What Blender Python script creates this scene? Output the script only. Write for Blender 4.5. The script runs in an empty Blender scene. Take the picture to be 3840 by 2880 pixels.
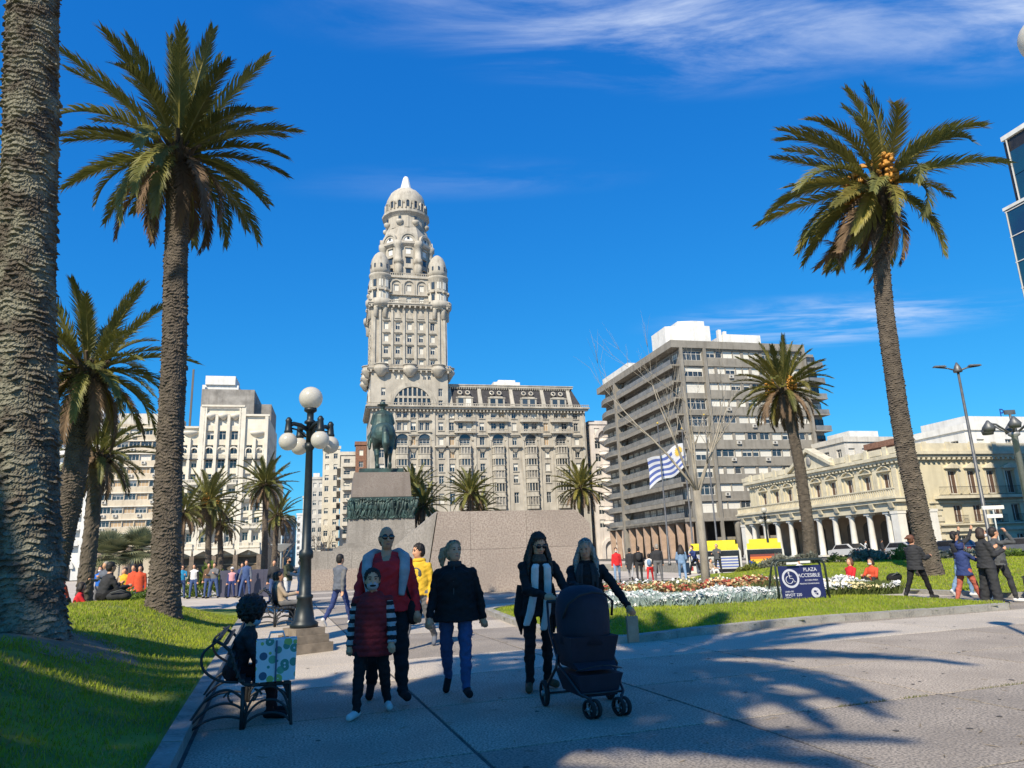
import bpy, math, random
import numpy as np
from math import sin, cos, pi, radians, sqrt, atan2, floor, ceil
from mathutils import Matrix, Vector, noise as mnoise

S = bpy.context.scene
C = S.collection
random.seed(7)

# ------------------------------------------------------------------ camera
CAM_H, CAM_F = 1.5, 710.0
cam = bpy.data.cameras.new('camera'); co = bpy.data.objects.new('camera', cam); C.objects.link(co)
cam.sensor_width = 36.0; cam.lens = 36.0 * CAM_F / 1024.0
cam.clip_start = 0.05; cam.clip_end = 6000.0
_p, _r = math.atan(172 / 710.0), 0.038
_f = Vector((0, cos(_p), sin(_p))); _x = Vector((1, 0, 0)); _u = _x.cross(_f)
_x2 = _x * cos(_r) - _u * sin(_r); _u2 = _u * cos(_r) + _x * sin(_r)
co.matrix_world = Matrix(((_x2.x, _u2.x, -_f.x, 0), (_x2.y, _u2.y, -_f.y, 0), (_x2.z, _u2.z, -_f.z, CAM_H), (0, 0, 0, 1)))
S.camera = co

# ------------------------------------------------------------------ light
SUN_EL, SUN_BEAR = radians(41), radians(22.5)        # shadows fall towards this bearing
L = Vector((sin(SUN_BEAR) * cos(SUN_EL), cos(SUN_BEAR) * cos(SUN_EL), -sin(SUN_EL)))
sl = bpy.data.lights.new('sun', 'SUN'); sl.energy = 5.0; sl.angle = radians(0.53); sl.color = (1.0, 0.885, 0.70)
so = bpy.data.objects.new('sun', sl); C.objects.link(so); so.location = (-40, -60, 60)
so.rotation_euler = L.to_track_quat('-Z', 'Y').to_euler()

W = bpy.data.worlds.new('World'); S.world = W; W.use_nodes = True
nt = W.node_tree; nt.nodes.clear()
def N(tree, typ, **kw):
    n = tree.nodes.new(typ)
    for k, v in kw.items(): setattr(n, k, v)
    return n
def build_sky():
    lk = nt.links.new
    out = N(nt, 'ShaderNodeOutputWorld'); bg = N(nt, 'ShaderNodeBackground'); bg.inputs['Strength'].default_value = 0.105
    sky = N(nt, 'ShaderNodeTexSky', sky_type='NISHITA', sun_disc=False, sun_elevation=SUN_EL, sun_rotation=SUN_BEAR + pi)
    sky.altitude = 30; sky.air_density = 1.0; sky.dust_density = 0.12; sky.ozone_density = 2.4
    # the deep, saturated blue of this clear spring sky: a curve for each colour channel
    sc_ = N(nt, 'ShaderNodeSeparateColor'); cc_ = N(nt, 'ShaderNodeCombineColor'); lk(sky.outputs[0], sc_.inputs[0])
    for i, (gain, gam) in enumerate(((0.20, 1.34), (0.57, 0.78), (0.83, 0.46))):
        a = N(nt, 'ShaderNodeMath', operation='MULTIPLY'); a.inputs[1].default_value = 0.105; lk(sc_.outputs[i], a.inputs[0])
        b = N(nt, 'ShaderNodeMath', operation='POWER'); b.inputs[1].default_value = gam; lk(a.outputs[0], b.inputs[0])
        c = N(nt, 'ShaderNodeMath', operation='MULTIPLY'); c.inputs[1].default_value = gain / 0.105; lk(b.outputs[0], c.inputs[0]); lk(c.outputs[0], cc_.inputs[i])
    hs = cc_
    # thin cirrus on a high plane: direction divided by its height
    tc = N(nt, 'ShaderNodeTexCoord'); sp = N(nt, 'ShaderNodeSeparateXYZ'); lk(tc.outputs['Generated'], sp.inputs[0])
    mx = N(nt, 'ShaderNodeMath', operation='MAXIMUM'); lk(sp.outputs[2], mx.inputs[0]); mx.inputs[1].default_value = 0.03
    dv = []
    for i in (0, 1):
        d = N(nt, 'ShaderNodeMath', operation='DIVIDE'); lk(sp.outputs[i], d.inputs[0]); lk(mx.outputs[0], d.inputs[1]); dv.append(d)
    cb = N(nt, 'ShaderNodeCombineXYZ'); lk(dv[0].outputs[0], cb.inputs[0]); lk(dv[1].outputs[0], cb.inputs[1])
    def streak(rot, scl, loc, nscale, lo, hi):
        mp = N(nt, 'ShaderNodeMapping'); mp.inputs['Rotation'].default_value = (0, 0, rot); mp.inputs['Scale'].default_value = scl
        mp.inputs['Location'].default_value = loc
        lk(cb.outputs[0], mp.inputs[0])
        no = N(nt, 'ShaderNodeTexNoise'); no.inputs['Scale'].default_value = nscale; no.inputs['Detail'].default_value = 9
        no.inputs['Roughness'].default_value = 0.62; no.inputs['Distortion'].default_value = 0.5; lk(mp.outputs[0], no.inputs['Vector'])
        r = N(nt, 'ShaderNodeMapRange', interpolation_type='SMOOTHSTEP'); r.inputs[1].default_value = lo; r.inputs[2].default_value = hi
        lk(no.outputs[0], r.inputs[0]); return r
    s1 = streak(radians(24), (0.8, 2.6, 1), (2.3, 0.4, 0), 1.7, 0.38, 0.78)
    # where the bank of cirrus lies on that plane: (x, y, radius x, radius y, weight)
    tot = None
    for (mxx, my, rx, ry, w) in CIRRUS:
        mp = N(nt, 'ShaderNodeMapping', vector_type='TEXTURE'); mp.inputs['Location'].default_value = (mxx, my, 0); mp.inputs['Scale'].default_value = (rx, ry, 1)
        lk(cb.outputs[0], mp.inputs[0])
        ln = N(nt, 'ShaderNodeVectorMath', operation='LENGTH'); lk(mp.outputs[0], ln.inputs[0])
        r = N(nt, 'ShaderNodeMapRange', interpolation_type='SMOOTHSTEP'); r.inputs[1].default_value = 1.0; r.inputs[2].default_value = 0.0
        r.inputs[3].default_value = 0.0; r.inputs[4].default_value = w
        lk(ln.outputs[1], r.inputs[0])
        if tot is None: tot = r.outputs[0]
        else:
            a = N(nt, 'ShaderNodeMath', operation='ADD'); lk(tot, a.inputs[0]); lk(r.outputs[0], a.inputs[1]); tot = a.outputs[0]
    ml = N(nt, 'ShaderNodeMath', operation='MULTIPLY', use_clamp=True); lk(s1.outputs[0], ml.inputs[0]); lk(tot, ml.inputs[1])
    mix = N(nt, 'ShaderNodeMixRGB'); lk(ml.outputs[0], mix.inputs[0]); lk(hs.outputs[0], mix.inputs[1]); mix.inputs[2].default_value = (5.4, 6.1, 7.4, 1)
    lk(mix.outputs[0], bg.inputs['Color']); lk(bg.outputs[0], out.inputs['Surface'])
CIRRUS = [(0.42, 1.22, 0.62, 0.24, 0.95), (1.05, 1.15, 0.45, 0.30, 1.0), (1.5, 3.15, 1.0, 0.50, 1.0), (0.05, 1.12, 0.55, 0.16, 0.6), (-0.1, 1.75, 0.6, 0.14, 0.15)]
build_sky()

vs = S.view_settings; vs.view_transform = 'Standard'; vs.look = 'None'; vs.exposure = 0.45; vs.gamma = 1.0; vs.use_curve_mapping = False
S.cycles.use_denoising = True; S.cycles.max_bounces = 6; S.cycles.transparent_max_bounces = 6
S.cycles.diffuse_bounces = 3; S.cycles.glossy_bounces = 3

# ------------------------------------------------------------------ frames of the place
ALPHA = radians(14.0)                    # the square and its buildings are turned by this much
PAVE = radians(18.7)                     # the paving joints by this much
def AB(a, b, z=0.0): return Vector((a * cos(ALPHA) - b * sin(ALPHA), a * sin(ALPHA) + b * cos(ALPHA), z))
def PQ(u, v, z=0.0): return Vector((u * cos(PAVE) - v * sin(PAVE), u * sin(PAVE) + v * cos(PAVE), z))
def sstep(e0, e1, x):
    t = max(0.0, min(1.0, (x - e0) / (e1 - e0))); return t * t * (3 - 2 * t)

# ------------------------------------------------------------------ materials
MATS = {}
def mat(name, col, rough=0.8, var=0.12, scale=3.0, col2=None, bump=0.0, bscale=40.0, metal=0.0, spec=0.5, stretch=(1, 1, 1),
        speck=None, sscale=120.0, streak=0.0, rand=0.0, coat=0.0, trans=0.0, emit=None, coords='Object', contrast=(0.35, 0.65)):
    if name in MATS: return MATS[name]
    m = bpy.data.materials.new(name); m.use_nodes = True; t = m.node_tree; t.nodes.clear(); lk = t.links.new
    out = N(t, 'ShaderNodeOutputMaterial'); p = N(t, 'ShaderNodeBsdfPrincipled')
    p.inputs['Roughness'].default_value = rough; p.inputs['Metallic'].default_value = metal
    p.inputs['Specular IOR Level'].default_value = spec; p.inputs['Coat Weight'].default_value = coat
    lk(p.outputs[0], out.inputs['Surface'])
    tc = N(t, 'ShaderNodeTexCoord'); mp = N(t, 'ShaderNodeMapping'); mp.inputs['Scale'].default_value = stretch
    lk(tc.outputs[coords], mp.inputs[0])
    c1 = (*col, 1); c2 = (*(col2 or tuple(min(1, c * (1 - 2.2 * var)) for c in col)), 1)
    cur = None
    if var > 0 or col2:
        no = N(t, 'ShaderNodeTexNoise'); no.inputs['Scale'].default_value = scale; no.inputs['Detail'].default_value = 6; no.inputs['Roughness'].default_value = 0.6
        lk(mp.outputs[0], no.inputs['Vector'])
        mr = N(t, 'ShaderNodeMapRange'); mr.inputs[1].default_value = contrast[0]; mr.inputs[2].default_value = contrast[1]; lk(no.outputs[0], mr.inputs[0])
        mix = N(t, 'ShaderNodeMixRGB'); mix.inputs[1].default_value = c1; mix.inputs[2].default_value = c2; lk(mr.outputs[0], mix.inputs[0]); cur = mix.outputs[0]
    if speck:
        vo = N(t, 'ShaderNodeTexNoise'); vo.inputs['Scale'].default_value = sscale; vo.inputs['Detail'].default_value = 2; lk(mp.outputs[0], vo.inputs['Vector'])
        mr = N(t, 'ShaderNodeMapRange'); mr.inputs[1].default_value = 0.42; mr.inputs[2].default_value = 0.60; lk(vo.outputs[0], mr.inputs[0])
        mix = N(t, 'ShaderNodeMixRGB'); lk(mr.outputs[0], mix.inputs[0])
        if cur: lk(cur, mix.inputs[1])
        else: mix.inputs[1].default_value = c1
        mix.inputs[2].default_value = (*speck, 1); cur = mix.outputs[0]
    if streak > 0:           # rain streaks running down a wall
        m2 = N(t, 'ShaderNodeMapping'); m2.inputs['Scale'].default_value = (1.1, 1.1, 0.07); lk(tc.outputs[coords], m2.inputs[0])
        n2 = N(t, 'ShaderNodeTexNoise'); n2.inputs['Scale'].default_value = 1.6; n2.inputs['Detail'].default_value = 7; lk(m2.outputs[0], n2.inputs['Vector'])
        mr = N(t, 'ShaderNodeMapRange'); mr.inputs[1].default_value = 0.5; mr.inputs[2].default_value = 0.72; mr.inputs[4].default_value = streak; lk(n2.outputs[0], mr.inputs[0])
        mix = N(t, 'ShaderNodeMixRGB', blend_type='MULTIPLY'); lk(mr.outputs[0], mix.inputs[0])
        if cur: lk(cur, mix.inputs[1])
        else: mix.inputs[1].default_value = c1
        mix.inputs[2].default_value = (0.45, 0.42, 0.38, 1); cur = mix.outputs[0]
    if rand > 0:             # each piece its own shade
        oi = N(t, 'ShaderNodeObjectInfo'); mr = N(t, 'ShaderNodeMapRange'); mr.inputs[3].default_value = 1 - rand; mr.inputs[4].default_value = 1 + rand
        lk(oi.outputs['Random'], mr.inputs[0])
        h = N(t, 'ShaderNodeHueSaturation')
        if cur: lk(cur, h.inputs['Color'])
        else: h.inputs['Color'].default_value = c1
        lk(mr.outputs[0], h.inputs['Value']); cur = h.outputs[0]
    if cur: lk(cur, p.inputs['Base Color'])
    else: p.inputs['Base Color'].default_value = c1
    if bump > 0:
        nb = N(t, 'ShaderNodeTexNoise'); nb.inputs['Scale'].default_value = bscale; nb.inputs['Detail'].default_value = 4; lk(mp.outputs[0], nb.inputs['Vector'])
        b = N(t, 'ShaderNodeBump'); b.inputs['Strength'].default_value = bump; b.inputs['Distance'].default_value = 0.02; lk(nb.outputs[0], b.inputs['Height']); lk(b.outputs[0], p.inputs['Normal'])
    if trans > 0:
        tr = N(t, 'ShaderNodeBsdfTranslucent'); ms = N(t, 'ShaderNodeMixShader'); ms.inputs[0].default_value = trans
        if cur: lk(cur, tr.inputs[0])
        else: tr.inputs[0].default_value = c1
        lk(p.outputs[0], ms.inputs[1]); lk(tr.outputs[0], ms.inputs[2]); lk(ms.outputs[0], out.inputs['Surface'])
    MATS[name] = m; return m

# ------------------------------------------------------------------ mesh builder
class MB:
    def __init__(s): s.v = []; s.f = []; s.m = []; s.M = Matrix(); s.k = 0; s.sm = []
    def add(s, vs, fs, mi=None, smooth=False):
        o = len(s.v); M = s.M
        s.v += [tuple(M @ Vector(v)) for v in vs]
        mi = s.k if mi is None else mi
        for f in fs: s.f.append(tuple(i + o for i in f)); s.m.append(mi); s.sm.append(smooth)
        return s
    def box(s, x0, y0, z0, x1, y1, z1, mi=None):
        if x0 > x1: x0, x1 = x1, x0
        if y0 > y1: y0, y1 = y1, y0
        if z0 > z1: z0, z1 = z1, z0
        return s.add([(x0, y0, z0), (x1, y0, z0), (x1, y1, z0), (x0, y1, z0), (x0, y0, z1), (x1, y0, z1), (x1, y1, z1), (x0, y1, z1)],
                     [(0, 3, 2, 1), (4, 5, 6, 7), (0, 1, 5, 4), (1, 2, 6, 5), (2, 3, 7, 6), (3, 0, 4, 7)], mi)
    def frus(s, x0, y0, x1, y1, z0, X0, Y0, X1, Y1, z1, mi=None):
        return s.add([(x0, y0, z0), (x1, y0, z0), (x1, y1, z0), (x0, y1, z0), (X0, Y0, z1), (X1, Y0, z1), (X1, Y1, z1), (X0, Y1, z1)],
                     [(0, 3, 2, 1), (4, 5, 6, 7), (0, 1, 5, 4), (1, 2, 6, 5), (2, 3, 7, 6), (3, 0, 4, 7)], mi)
    def prism(s, poly, z0, z1, mi=None, top=None):
        n = len(poly); top = top or poly
        return s.add([(x, y, z0) for x, y in poly] + [(x, y, z1) for x, y in top],
                     [tuple(range(n - 1, -1, -1)), tuple(range(n, 2 * n))] + [(i, (i + 1) % n, n + (i + 1) % n, n + i) for i in range(n)], mi)
    def slab(s, poly, y0, y1, mi=None):          # polygon in x,z pushed along y
        n = len(poly)
        return s.add([(x, y0, z) for x, z in poly] + [(x, y1, z) for x, z in poly],
                     [tuple(range(n)), tuple(range(2 * n - 1, n - 1, -1))] + [((i + 1) % n, i, n + i, n + (i + 1) % n) for i in range(n)], mi)
    def lathe(s, prof, n=16, cx=0, cy=0, a0=0.0, a1=2 * pi, mi=None, smooth=True, sx=1, sy=1, rib=0.0):
        full = abs(a1 - a0 - 2 * pi) < 1e-6; m = n if full else n + 1
        vs = []
        for r, z in prof:
            for i in range(m):
                a = a0 + (a1 - a0) * i / n; rr = r * (1 - (rib if i % 2 else 0)); vs.append((cx + rr * cos(a) * sx, cy + rr * sin(a) * sy, z))
        fs = []
        for j in range(len(prof) - 1):
            for i in range(n):
                k = (i + 1) % m; fs.append((j * m + i, j * m + k, (j + 1) * m + k, (j + 1) * m + i))
        fs.append(tuple(range(m - 1, -1, -1))); fs.append(tuple((len(prof) - 1) * m + i for i in range(m)))
        return s.add(vs, fs, mi, smooth)
    def tube(s, pts, rad, n=6, mi=None, smooth=True, caps=True):
        pts = [Vector(p) for p in pts]; k = len(pts)
        if not hasattr(rad, '__len__'): rad = [rad] * k
        vs = []; fs = []; ref = None
        for i, p in enumerate(pts):
            t = (pts[min(i + 1, k - 1)] - pts[max(i - 1, 0)]).normalized()
            if ref is None: ref = Vector((0, 0, 1)) if abs(t.z) < 0.9 else Vector((1, 0, 0))
            u = (ref - t * ref.dot(t)).normalized(); w = t.cross(u); ref = u
            for j in range(n):
                a = 2 * pi * j / n; q = p + (u * cos(a) + w * sin(a)) * rad[i]; vs.append(tuple(q))
        for i in range(k - 1):
            for j in range(n): fs.append((i * n + j, i * n + (j + 1) % n, (i + 1) * n + (j + 1) % n, (i + 1) * n + j))
        if caps: fs.append(tuple(range(n - 1, -1, -1))); fs.append(tuple((k - 1) * n + j for j in range(n)))
        return s.add(vs, fs, mi, smooth)
    def ball(s, c, r, n=10, m=7, mi=None, smooth=True):
        if not hasattr(r, '__len__'): r = (r, r, r)
        vs = []
        for i in range(1, m):
            a = pi * i / m
            for j in range(n):
                b = 2 * pi * j / n; vs.append((c[0] + r[0] * sin(a) * cos(b), c[1] + r[1] * sin(a) * sin(b), c[2] + r[2] * cos(a)))
        t = len(vs); vs += [(c[0], c[1], c[2] + r[2]), (c[0], c[1], c[2] - r[2])]
        fs = [(i * n + j, (i + 1) * n + j, (i + 1) * n + (j + 1) % n, i * n + (j + 1) % n) for i in range(m - 2) for j in range(n)]
        fs += [(t, j, (j + 1) % n) for j in range(n)] + [(t + 1, (m - 2) * n + (j + 1) % n, (m - 2) * n + j) for j in range(n)]
        return s.add(vs, fs, mi, smooth)
    def wall(s, W_, z0, z1, holes, depth, mi=None, rmi=None):
        """front wall in the plane y=0 (outward -y) from x=0..W_, with rectangular openings (x0,x1,za,zb) and reveals"""
        xs = sorted({0.0, W_} | {min(max(h[i], 0), W_) for h in holes for i in (0, 1)})
        zs = sorted({z0, z1} | {min(max(h[i], z0), z1) for h in holes for i in (2, 3)})
        def inh(x, z): return any(h[0] < x < h[1] and h[2] < z < h[3] for h in holes)
        for j in range(len(zs) - 1):
            run = None
            for i in range(len(xs)):
                solid = i < len(xs) - 1 and not inh((xs[i] + xs[i + 1]) / 2, (zs[j] + zs[j + 1]) / 2)
                if solid and run is None: run = xs[i]
                if not solid and run is not None:
                    s.add([(run, 0, zs[j]), (xs[i], 0, zs[j]), (xs[i], 0, zs[j + 1]), (run, 0, zs[j + 1])], [(0, 1, 2, 3)], mi); run = None
        for x0, x1, a, b in holes:
            s.add([(x0, 0, a), (x1, 0, a), (x1, 0, b), (x0, 0, b), (x0, depth, a), (x1, depth, a), (x1, depth, b), (x0, depth, b)],
                  [(0, 4, 5, 1), (1, 5, 6, 2), (2, 6, 7, 3), (3, 7, 4, 0)], mi if rmi is None else rmi)
        return s
    def mesh(s, name, mats):
        me = bpy.data.meshes.new(name); me.from_pydata(s.v, [], s.f)
        for m in (mats if isinstance(mats, (list, tuple)) else [mats]): me.materials.append(m)
        me.polygons.foreach_set('material_index', s.m); me.polygons.foreach_set('use_smooth', s.sm); me.update(); return me
    def build(s, name, mats, parent=None, loc=(0, 0, 0), rz=0.0):
        return obj(name, s.mesh(name, mats), parent, loc, rz)
def obj(name, me, parent=None, loc=(0, 0, 0), rz=0.0, rot=None, scale=None):
    o = bpy.data.objects.new(name, me); C.objects.link(o); o.parent = parent; o.location = loc
    if rot is not None: o.rotation_euler = rot
    elif rz: o.rotation_euler = (0, 0, rz)
    if scale is not None: o.scale = scale if hasattr(scale, '__len__') else (scale,) * 3
    return o
def npmesh(name, verts, faces, mats, mi=None, smooth=False):
    """fast mesh from numpy arrays (all faces with the same corner count)"""
    me = bpy.data.meshes.new(name); nv, (nf, k) = len(verts), faces.shape
    me.vertices.add(nv); me.vertices.foreach_set('co', np.asarray(verts, np.float32).ravel())
    me.loops.add(nf * k); me.loops.foreach_set('vertex_index', faces.astype(np.int32).ravel())
    me.polygons.add(nf); me.polygons.foreach_set('loop_start', np.arange(0, nf * k, k, dtype=np.int32))
    for m in (mats if isinstance(mats, (list, tuple)) else [mats]): me.materials.append(m)
    if mi is not None: me.polygons.foreach_set('material_index', np.asarray(mi, np.int32))
    me.polygons.foreach_set('use_smooth', np.full(nf, smooth)); me.update(calc_edges=True); me.validate(); return me
def thing(name, label, cat, loc=(0, 0, 0), rz=0.0, group=None):
    o = bpy.data.objects.new(name, None); C.objects.link(o); o.location = loc; o.rotation_euler = (0, 0, rz); o.empty_display_size = 0.3
    return tag(o, label, cat, group)
def tag(o, label, cat, group=None):
    o['label'] = label; o['category'] = cat
    if group: o['group'] = group
    return o
def struct(o, label=None):
    o['kind'] = 'structure'
    if label: o['label'] = label
    return o
def stuff(o, label=None, cat=None):
    o['kind'] = 'stuff'
    if label: o['label'] = label
    if cat: o['category'] = cat
    return o
def RZ(a): return Matrix.Rotation(a, 4, 'Z')
def TR(x, y, z=0): return Matrix.Translation((x, y, z))
# ------------------------------------------------------------------ ground and paving
m_ground = mat('asphalt_ground', (0.20, 0.195, 0.19), 0.9, 0.15, 0.6, bump=0.2)
m_joint = mat('paving_joint', (0.10, 0.095, 0.09), 0.95, 0.2, 4)
m_slab = mat('pebble_slab', (0.56, 0.475, 0.375), 0.85, 0.16, 0.9, speck=(0.21, 0.18, 0.15), sscale=52, bump=0.35, bscale=130, rand=0.07)
m_slab2 = mat('grey_pebble_slab', (0.44, 0.38, 0.31), 0.85, 0.16, 0.9, speck=(0.16, 0.14, 0.12), sscale=48, bump=0.35, bscale=130, rand=0.06)
m_band = mat('pale_pebble_slab', (0.64, 0.555, 0.445), 0.85, 0.10, 0.9, speck=(0.32, 0.285, 0.24), sscale=48, bump=0.3, bscale=130, rand=0.05)
m_far = mat('far_paving', (0.56, 0.49, 0.40), 0.9, 0.12, 0.25, bump=0.1)
m_road = mat('road_asphalt', (0.085, 0.085, 0.088), 0.9, 0.2, 0.6, bump=0.2)
m_kerb = mat('kerb_stone', (0.42, 0.40, 0.36), 0.9, 0.25, 3.0, speck=(0.30, 0.28, 0.24), sscale=30, bump=0.4, bscale=50, rand=0.1)

HA0, HA1, HB0, HB1, HZ = 22.5, 40.0, 42.6, 92.0, -1.42       # sunken lane where the buses wait
def holed(a0, a1, b0, b1, z):
    q = MB()
    for x0, x1, y0, y1 in ((a0, a1, b0, HB0), (a0, a1, HB1, b1), (a0, HA0, HB0, HB1), (HA1, a1, HB0, HB1)): q.add([AB(x0, y0, z), AB(x1, y0, z), AB(x1, y1, z), AB(x0, y1, z)], [(0, 1, 2, 3)])
    return q
struct(holed(-2500, 2500, -2500, 2500, -0.13).build('ground', m_ground))
sq = struct(holed(-75, 47, -60, 150, -0.012).build('plaza_paving', [m_far]))
q = MB(); q.add([AB(HA0, HB0, HZ), AB(HA1, HB0, HZ), AB(HA1, HB1, HZ), AB(HA0, HB1, HZ)], [(0, 1, 2, 3)]); struct(q.build('sunken_lane', m_road))
q = MB(); P_ = [AB(HA0, HB0), AB(HA1, HB0), AB(HA1, HB1), AB(HA0, HB1)]
for k in range(4): a_, b_ = P_[k], P_[(k + 1) % 4]; q.add([(*a_.xy, HZ), (*b_.xy, HZ), (*b_.xy, 0.0), (*a_.xy, 0.0)], [(3, 2, 1, 0)])
struct(q.build('lane_retaining_wall', m_kerb))
g = MB(); g.add([PQ(-1.0, -6, -0.008), PQ(21, -6, -0.008), PQ(21, 46, -0.008), PQ(-1.0, 46, -0.008)], [(0, 1, 2, 3)]); g.build('joint_bed', m_joint, sq)
# street round the square and the avenue running off beyond it
def strip(name, pts, z, m, label=None):
    q = MB(); q.add([(*p.xy, z) for p in pts], [tuple(range(len(pts)))]); return struct(q.build(name, m), label)
strip('road', [AB(-75, 151), AB(50, 151), AB(50, 163), AB(-75, 163)], -0.115, m_road)
strip('side_road', [AB(48.5, -20), AB(57, -20), AB(57, 150.5), AB(48.5, 150.5)], -0.117, m_road)
strip('avenue', [AB(-13.5, 163.2), AB(3, 163.2), AB(-28, 600), AB(-60, 600)], -0.113, m_road)
def slab_mesh(w, h, name):
    b = MB(); e = 0.012
    b.frus(-w / 2, -h / 2, w / 2, h / 2, -0.05, -w / 2 + e, -h / 2 + e, w / 2 - e, h / 2 - e, 0.0); return b.mesh(name, m_slab)
US = [-0.62, 1.6, 4.0, 6.4, 8.8, 11.2, 13.6, 16.0, 18.4, 20.8]; VS = [5.95 + 1.925 * i for i in range(-5, 21)]
SLABS = {}
for i in range(len(US) - 1):
    for j in range(len(VS) - 1):
        u0, u1, v0, v1 = US[i], US[i + 1], VS[j], VS[j + 1]
        key = round(u1 - u0, 2); g_ = 0.014
        if key not in SLABS: SLABS[key] = slab_mesh(u1 - u0 - g_, v1 - v0 - g_, 'paving_slab')
        o = obj('paving_slab', SLABS[key], sq, PQ((u0 + u1) / 2, (v0 + v1) / 2, random.uniform(-0.0015, 0.0015)), PAVE)
        m_ = m_slab
        if i == 0 and j > 6: m_ = m_band
        elif i > 0 and j < 5: m_ = m_slab2
        elif i > 0 and j > 6: m_ = m_band if j % 3 == 1 else m_slab2
        o.material_slots[0].link = 'OBJECT'; o.material_slots[0].material = m_

# ------------------------------------------------------------------ lawns
m_grass = mat('grass_soil', (0.23, 0.27, 0.025), 0.95, 0.2, 1.2, col2=(0.10, 0.14, 0.02), bump=0.6, bscale=60)
m_blade = mat('grass_blade', (0.38, 0.43, 0.035), 0.75, 0.2, 0.8, col2=(0.21, 0.29, 0.025), trans=0.3, spec=0.25)
m_soil = mat('bare_soil', (0.25, 0.19, 0.12), 0.95, 0.25, 3.0, col2=(0.14, 0.105, 0.07), bump=0.8, bscale=40)
def nz(x, y, s):              # smooth irregular field, roughly -1..1, for numbers and arrays alike
    x = x * s * 2.3; y = y * s * 2.3
    return (np.sin(x * 1.0 + 1.7 * np.sin(y * 0.71 + 0.3)) + np.sin(y * 1.13 + 1.3 * np.sin(x * 0.83 + 2.1)) + 0.6 * np.sin(2.1 * x - 1.9 * y + 1.1) + 0.5 * np.sin(2.7 * y + 1.6 * x)) / 2.6
def nss(e0, e1, x):
    t = np.clip((x - e0) / (e1 - e0), 0, 1); return t * t * (3 - 2 * t)
def lawn_h(u, v):            # left lawn, a bank that climbs away from the path; u, v in the paving frame
    s = -0.75 - u
    h = 0.10 + 0.74 * nss(0.0, 2.3, s) * (1 - 0.85 * nss(18.5, 27, v)) * (1 - 0.72 * nss(2.9, 6.0, s) * nss(7.0, 11.0, v))
    return h + 0.05 * nz(u, v, 0.35) * nss(0.2, 1.5, s)
def LZ(x, y):                # height of the left lawn at a world position
    u = x * cos(PAVE) + y * sin(PAVE); v = -x * sin(PAVE) + y * cos(PAVE); return lawn_h(u, v)
def grid_surface(name, us, vs, fn, m, inside=None):
    nu, nv = len(us), len(vs); U, V_ = np.meshgrid(us, vs, indexing='ij'); V = np.stack(fn(U.ravel(), V_.ravel()), 1)
    I, J = np.meshgrid(np.arange(nu - 1), np.arange(nv - 1), indexing='ij'); I = I.ravel(); J = J.ravel()
    F = np.stack([I * nv + J, (I + 1) * nv + J, (I + 1) * nv + J + 1, I * nv + J + 1], 1)
    if inside: c = V[F].mean(1); F = F[inside(c[:, 0], c[:, 1])]
    return obj(name, npmesh(name, V, F, m, smooth=True))
def PQn(u, v, z): return (u * cos(PAVE) - v * sin(PAVE), u * sin(PAVE) + v * cos(PAVE), z)
struct(grid_surface('lawn', np.linspace(-0.8, -34, 84), np.linspace(-4, 27, 84), lambda u, v: PQn(u, v, lawn_h(u, v)), m_grass), 'grassy bank left of the path')
m_dryb = mat('dry_blade', (0.40, 0.34, 0.13), 0.8, 0.2, 2.0, trans=0.2)
m_blade = [m_blade, m_dryb]
def blades(name, pts, hgt, wid, m, parent=None, label=None, cat=None):
    """one triangle per grass blade at each point of an n x 3 array"""
    n = len(pts); rng = np.random.default_rng(len(pts)); a = rng.uniform(0, 2 * pi, n); h = hgt * rng.uniform(0.5, 1.3, n); w = wid * rng.uniform(0.6, 1.2, n)
    la = rng.uniform(0, 2 * pi, n); ll = h * rng.uniform(0.2, 0.9, n)
    V = np.zeros((n, 3, 3)); V[:, 0] = pts; V[:, 1] = pts; V[:, 2] = pts
    V[:, 0, 0] -= np.cos(a) * w; V[:, 0, 1] -= np.sin(a) * w; V[:, 1, 0] += np.cos(a) * w; V[:, 1, 1] += np.sin(a) * w
    V[:, 2, 0] += np.cos(la) * ll; V[:, 2, 1] += np.sin(la) * ll; V[:, 2, 2] += h; V[:, :2, 2] -= 0.01
    ms = m if isinstance(m, list) else [m]; mi = np.zeros(n, int)
    if len(ms) > 1: mi = ((rng.random(n) < 0.10 + 0.16 * (nz(pts[:, 0], pts[:, 1], 0.55) > 0.35))).astype(int)
    o = obj(name, npmesh(name, V.reshape(-1, 3), np.arange(n * 3).reshape(n, 3), ms, mi), parent); return stuff(o, label, cat)
rng = np.random.default_rng(5)
P1, P2 = Vector((-6.2, 9.3, 0)), Vector((-7.78, 16.1, 0))
n = 215000; u = -0.85 - rng.random(n) ** 1.3 * 14; v = 2.0 + rng.random(n) ** 1.25 * 21
X = np.stack(PQn(u, v, lawn_h(u, v)), 1)
keep = ~((nz(u, v, 1.3) + 0.35 * nz(u, v, 4.0) < -0.55) & (rng.random(n) < 0.8))
keep &= ~((np.hypot(X[:, 0] - P1.x, X[:, 1] - P1.y) < 0.85 + 0.35 * nz(X[:, 0], X[:, 1], 0.9)) & (rng.random(n) < 0.92))
blades('grass', X[keep], 0.045, 0.009, m_blade, None, 'short bright green grass on the left bank', 'grass')
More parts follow.
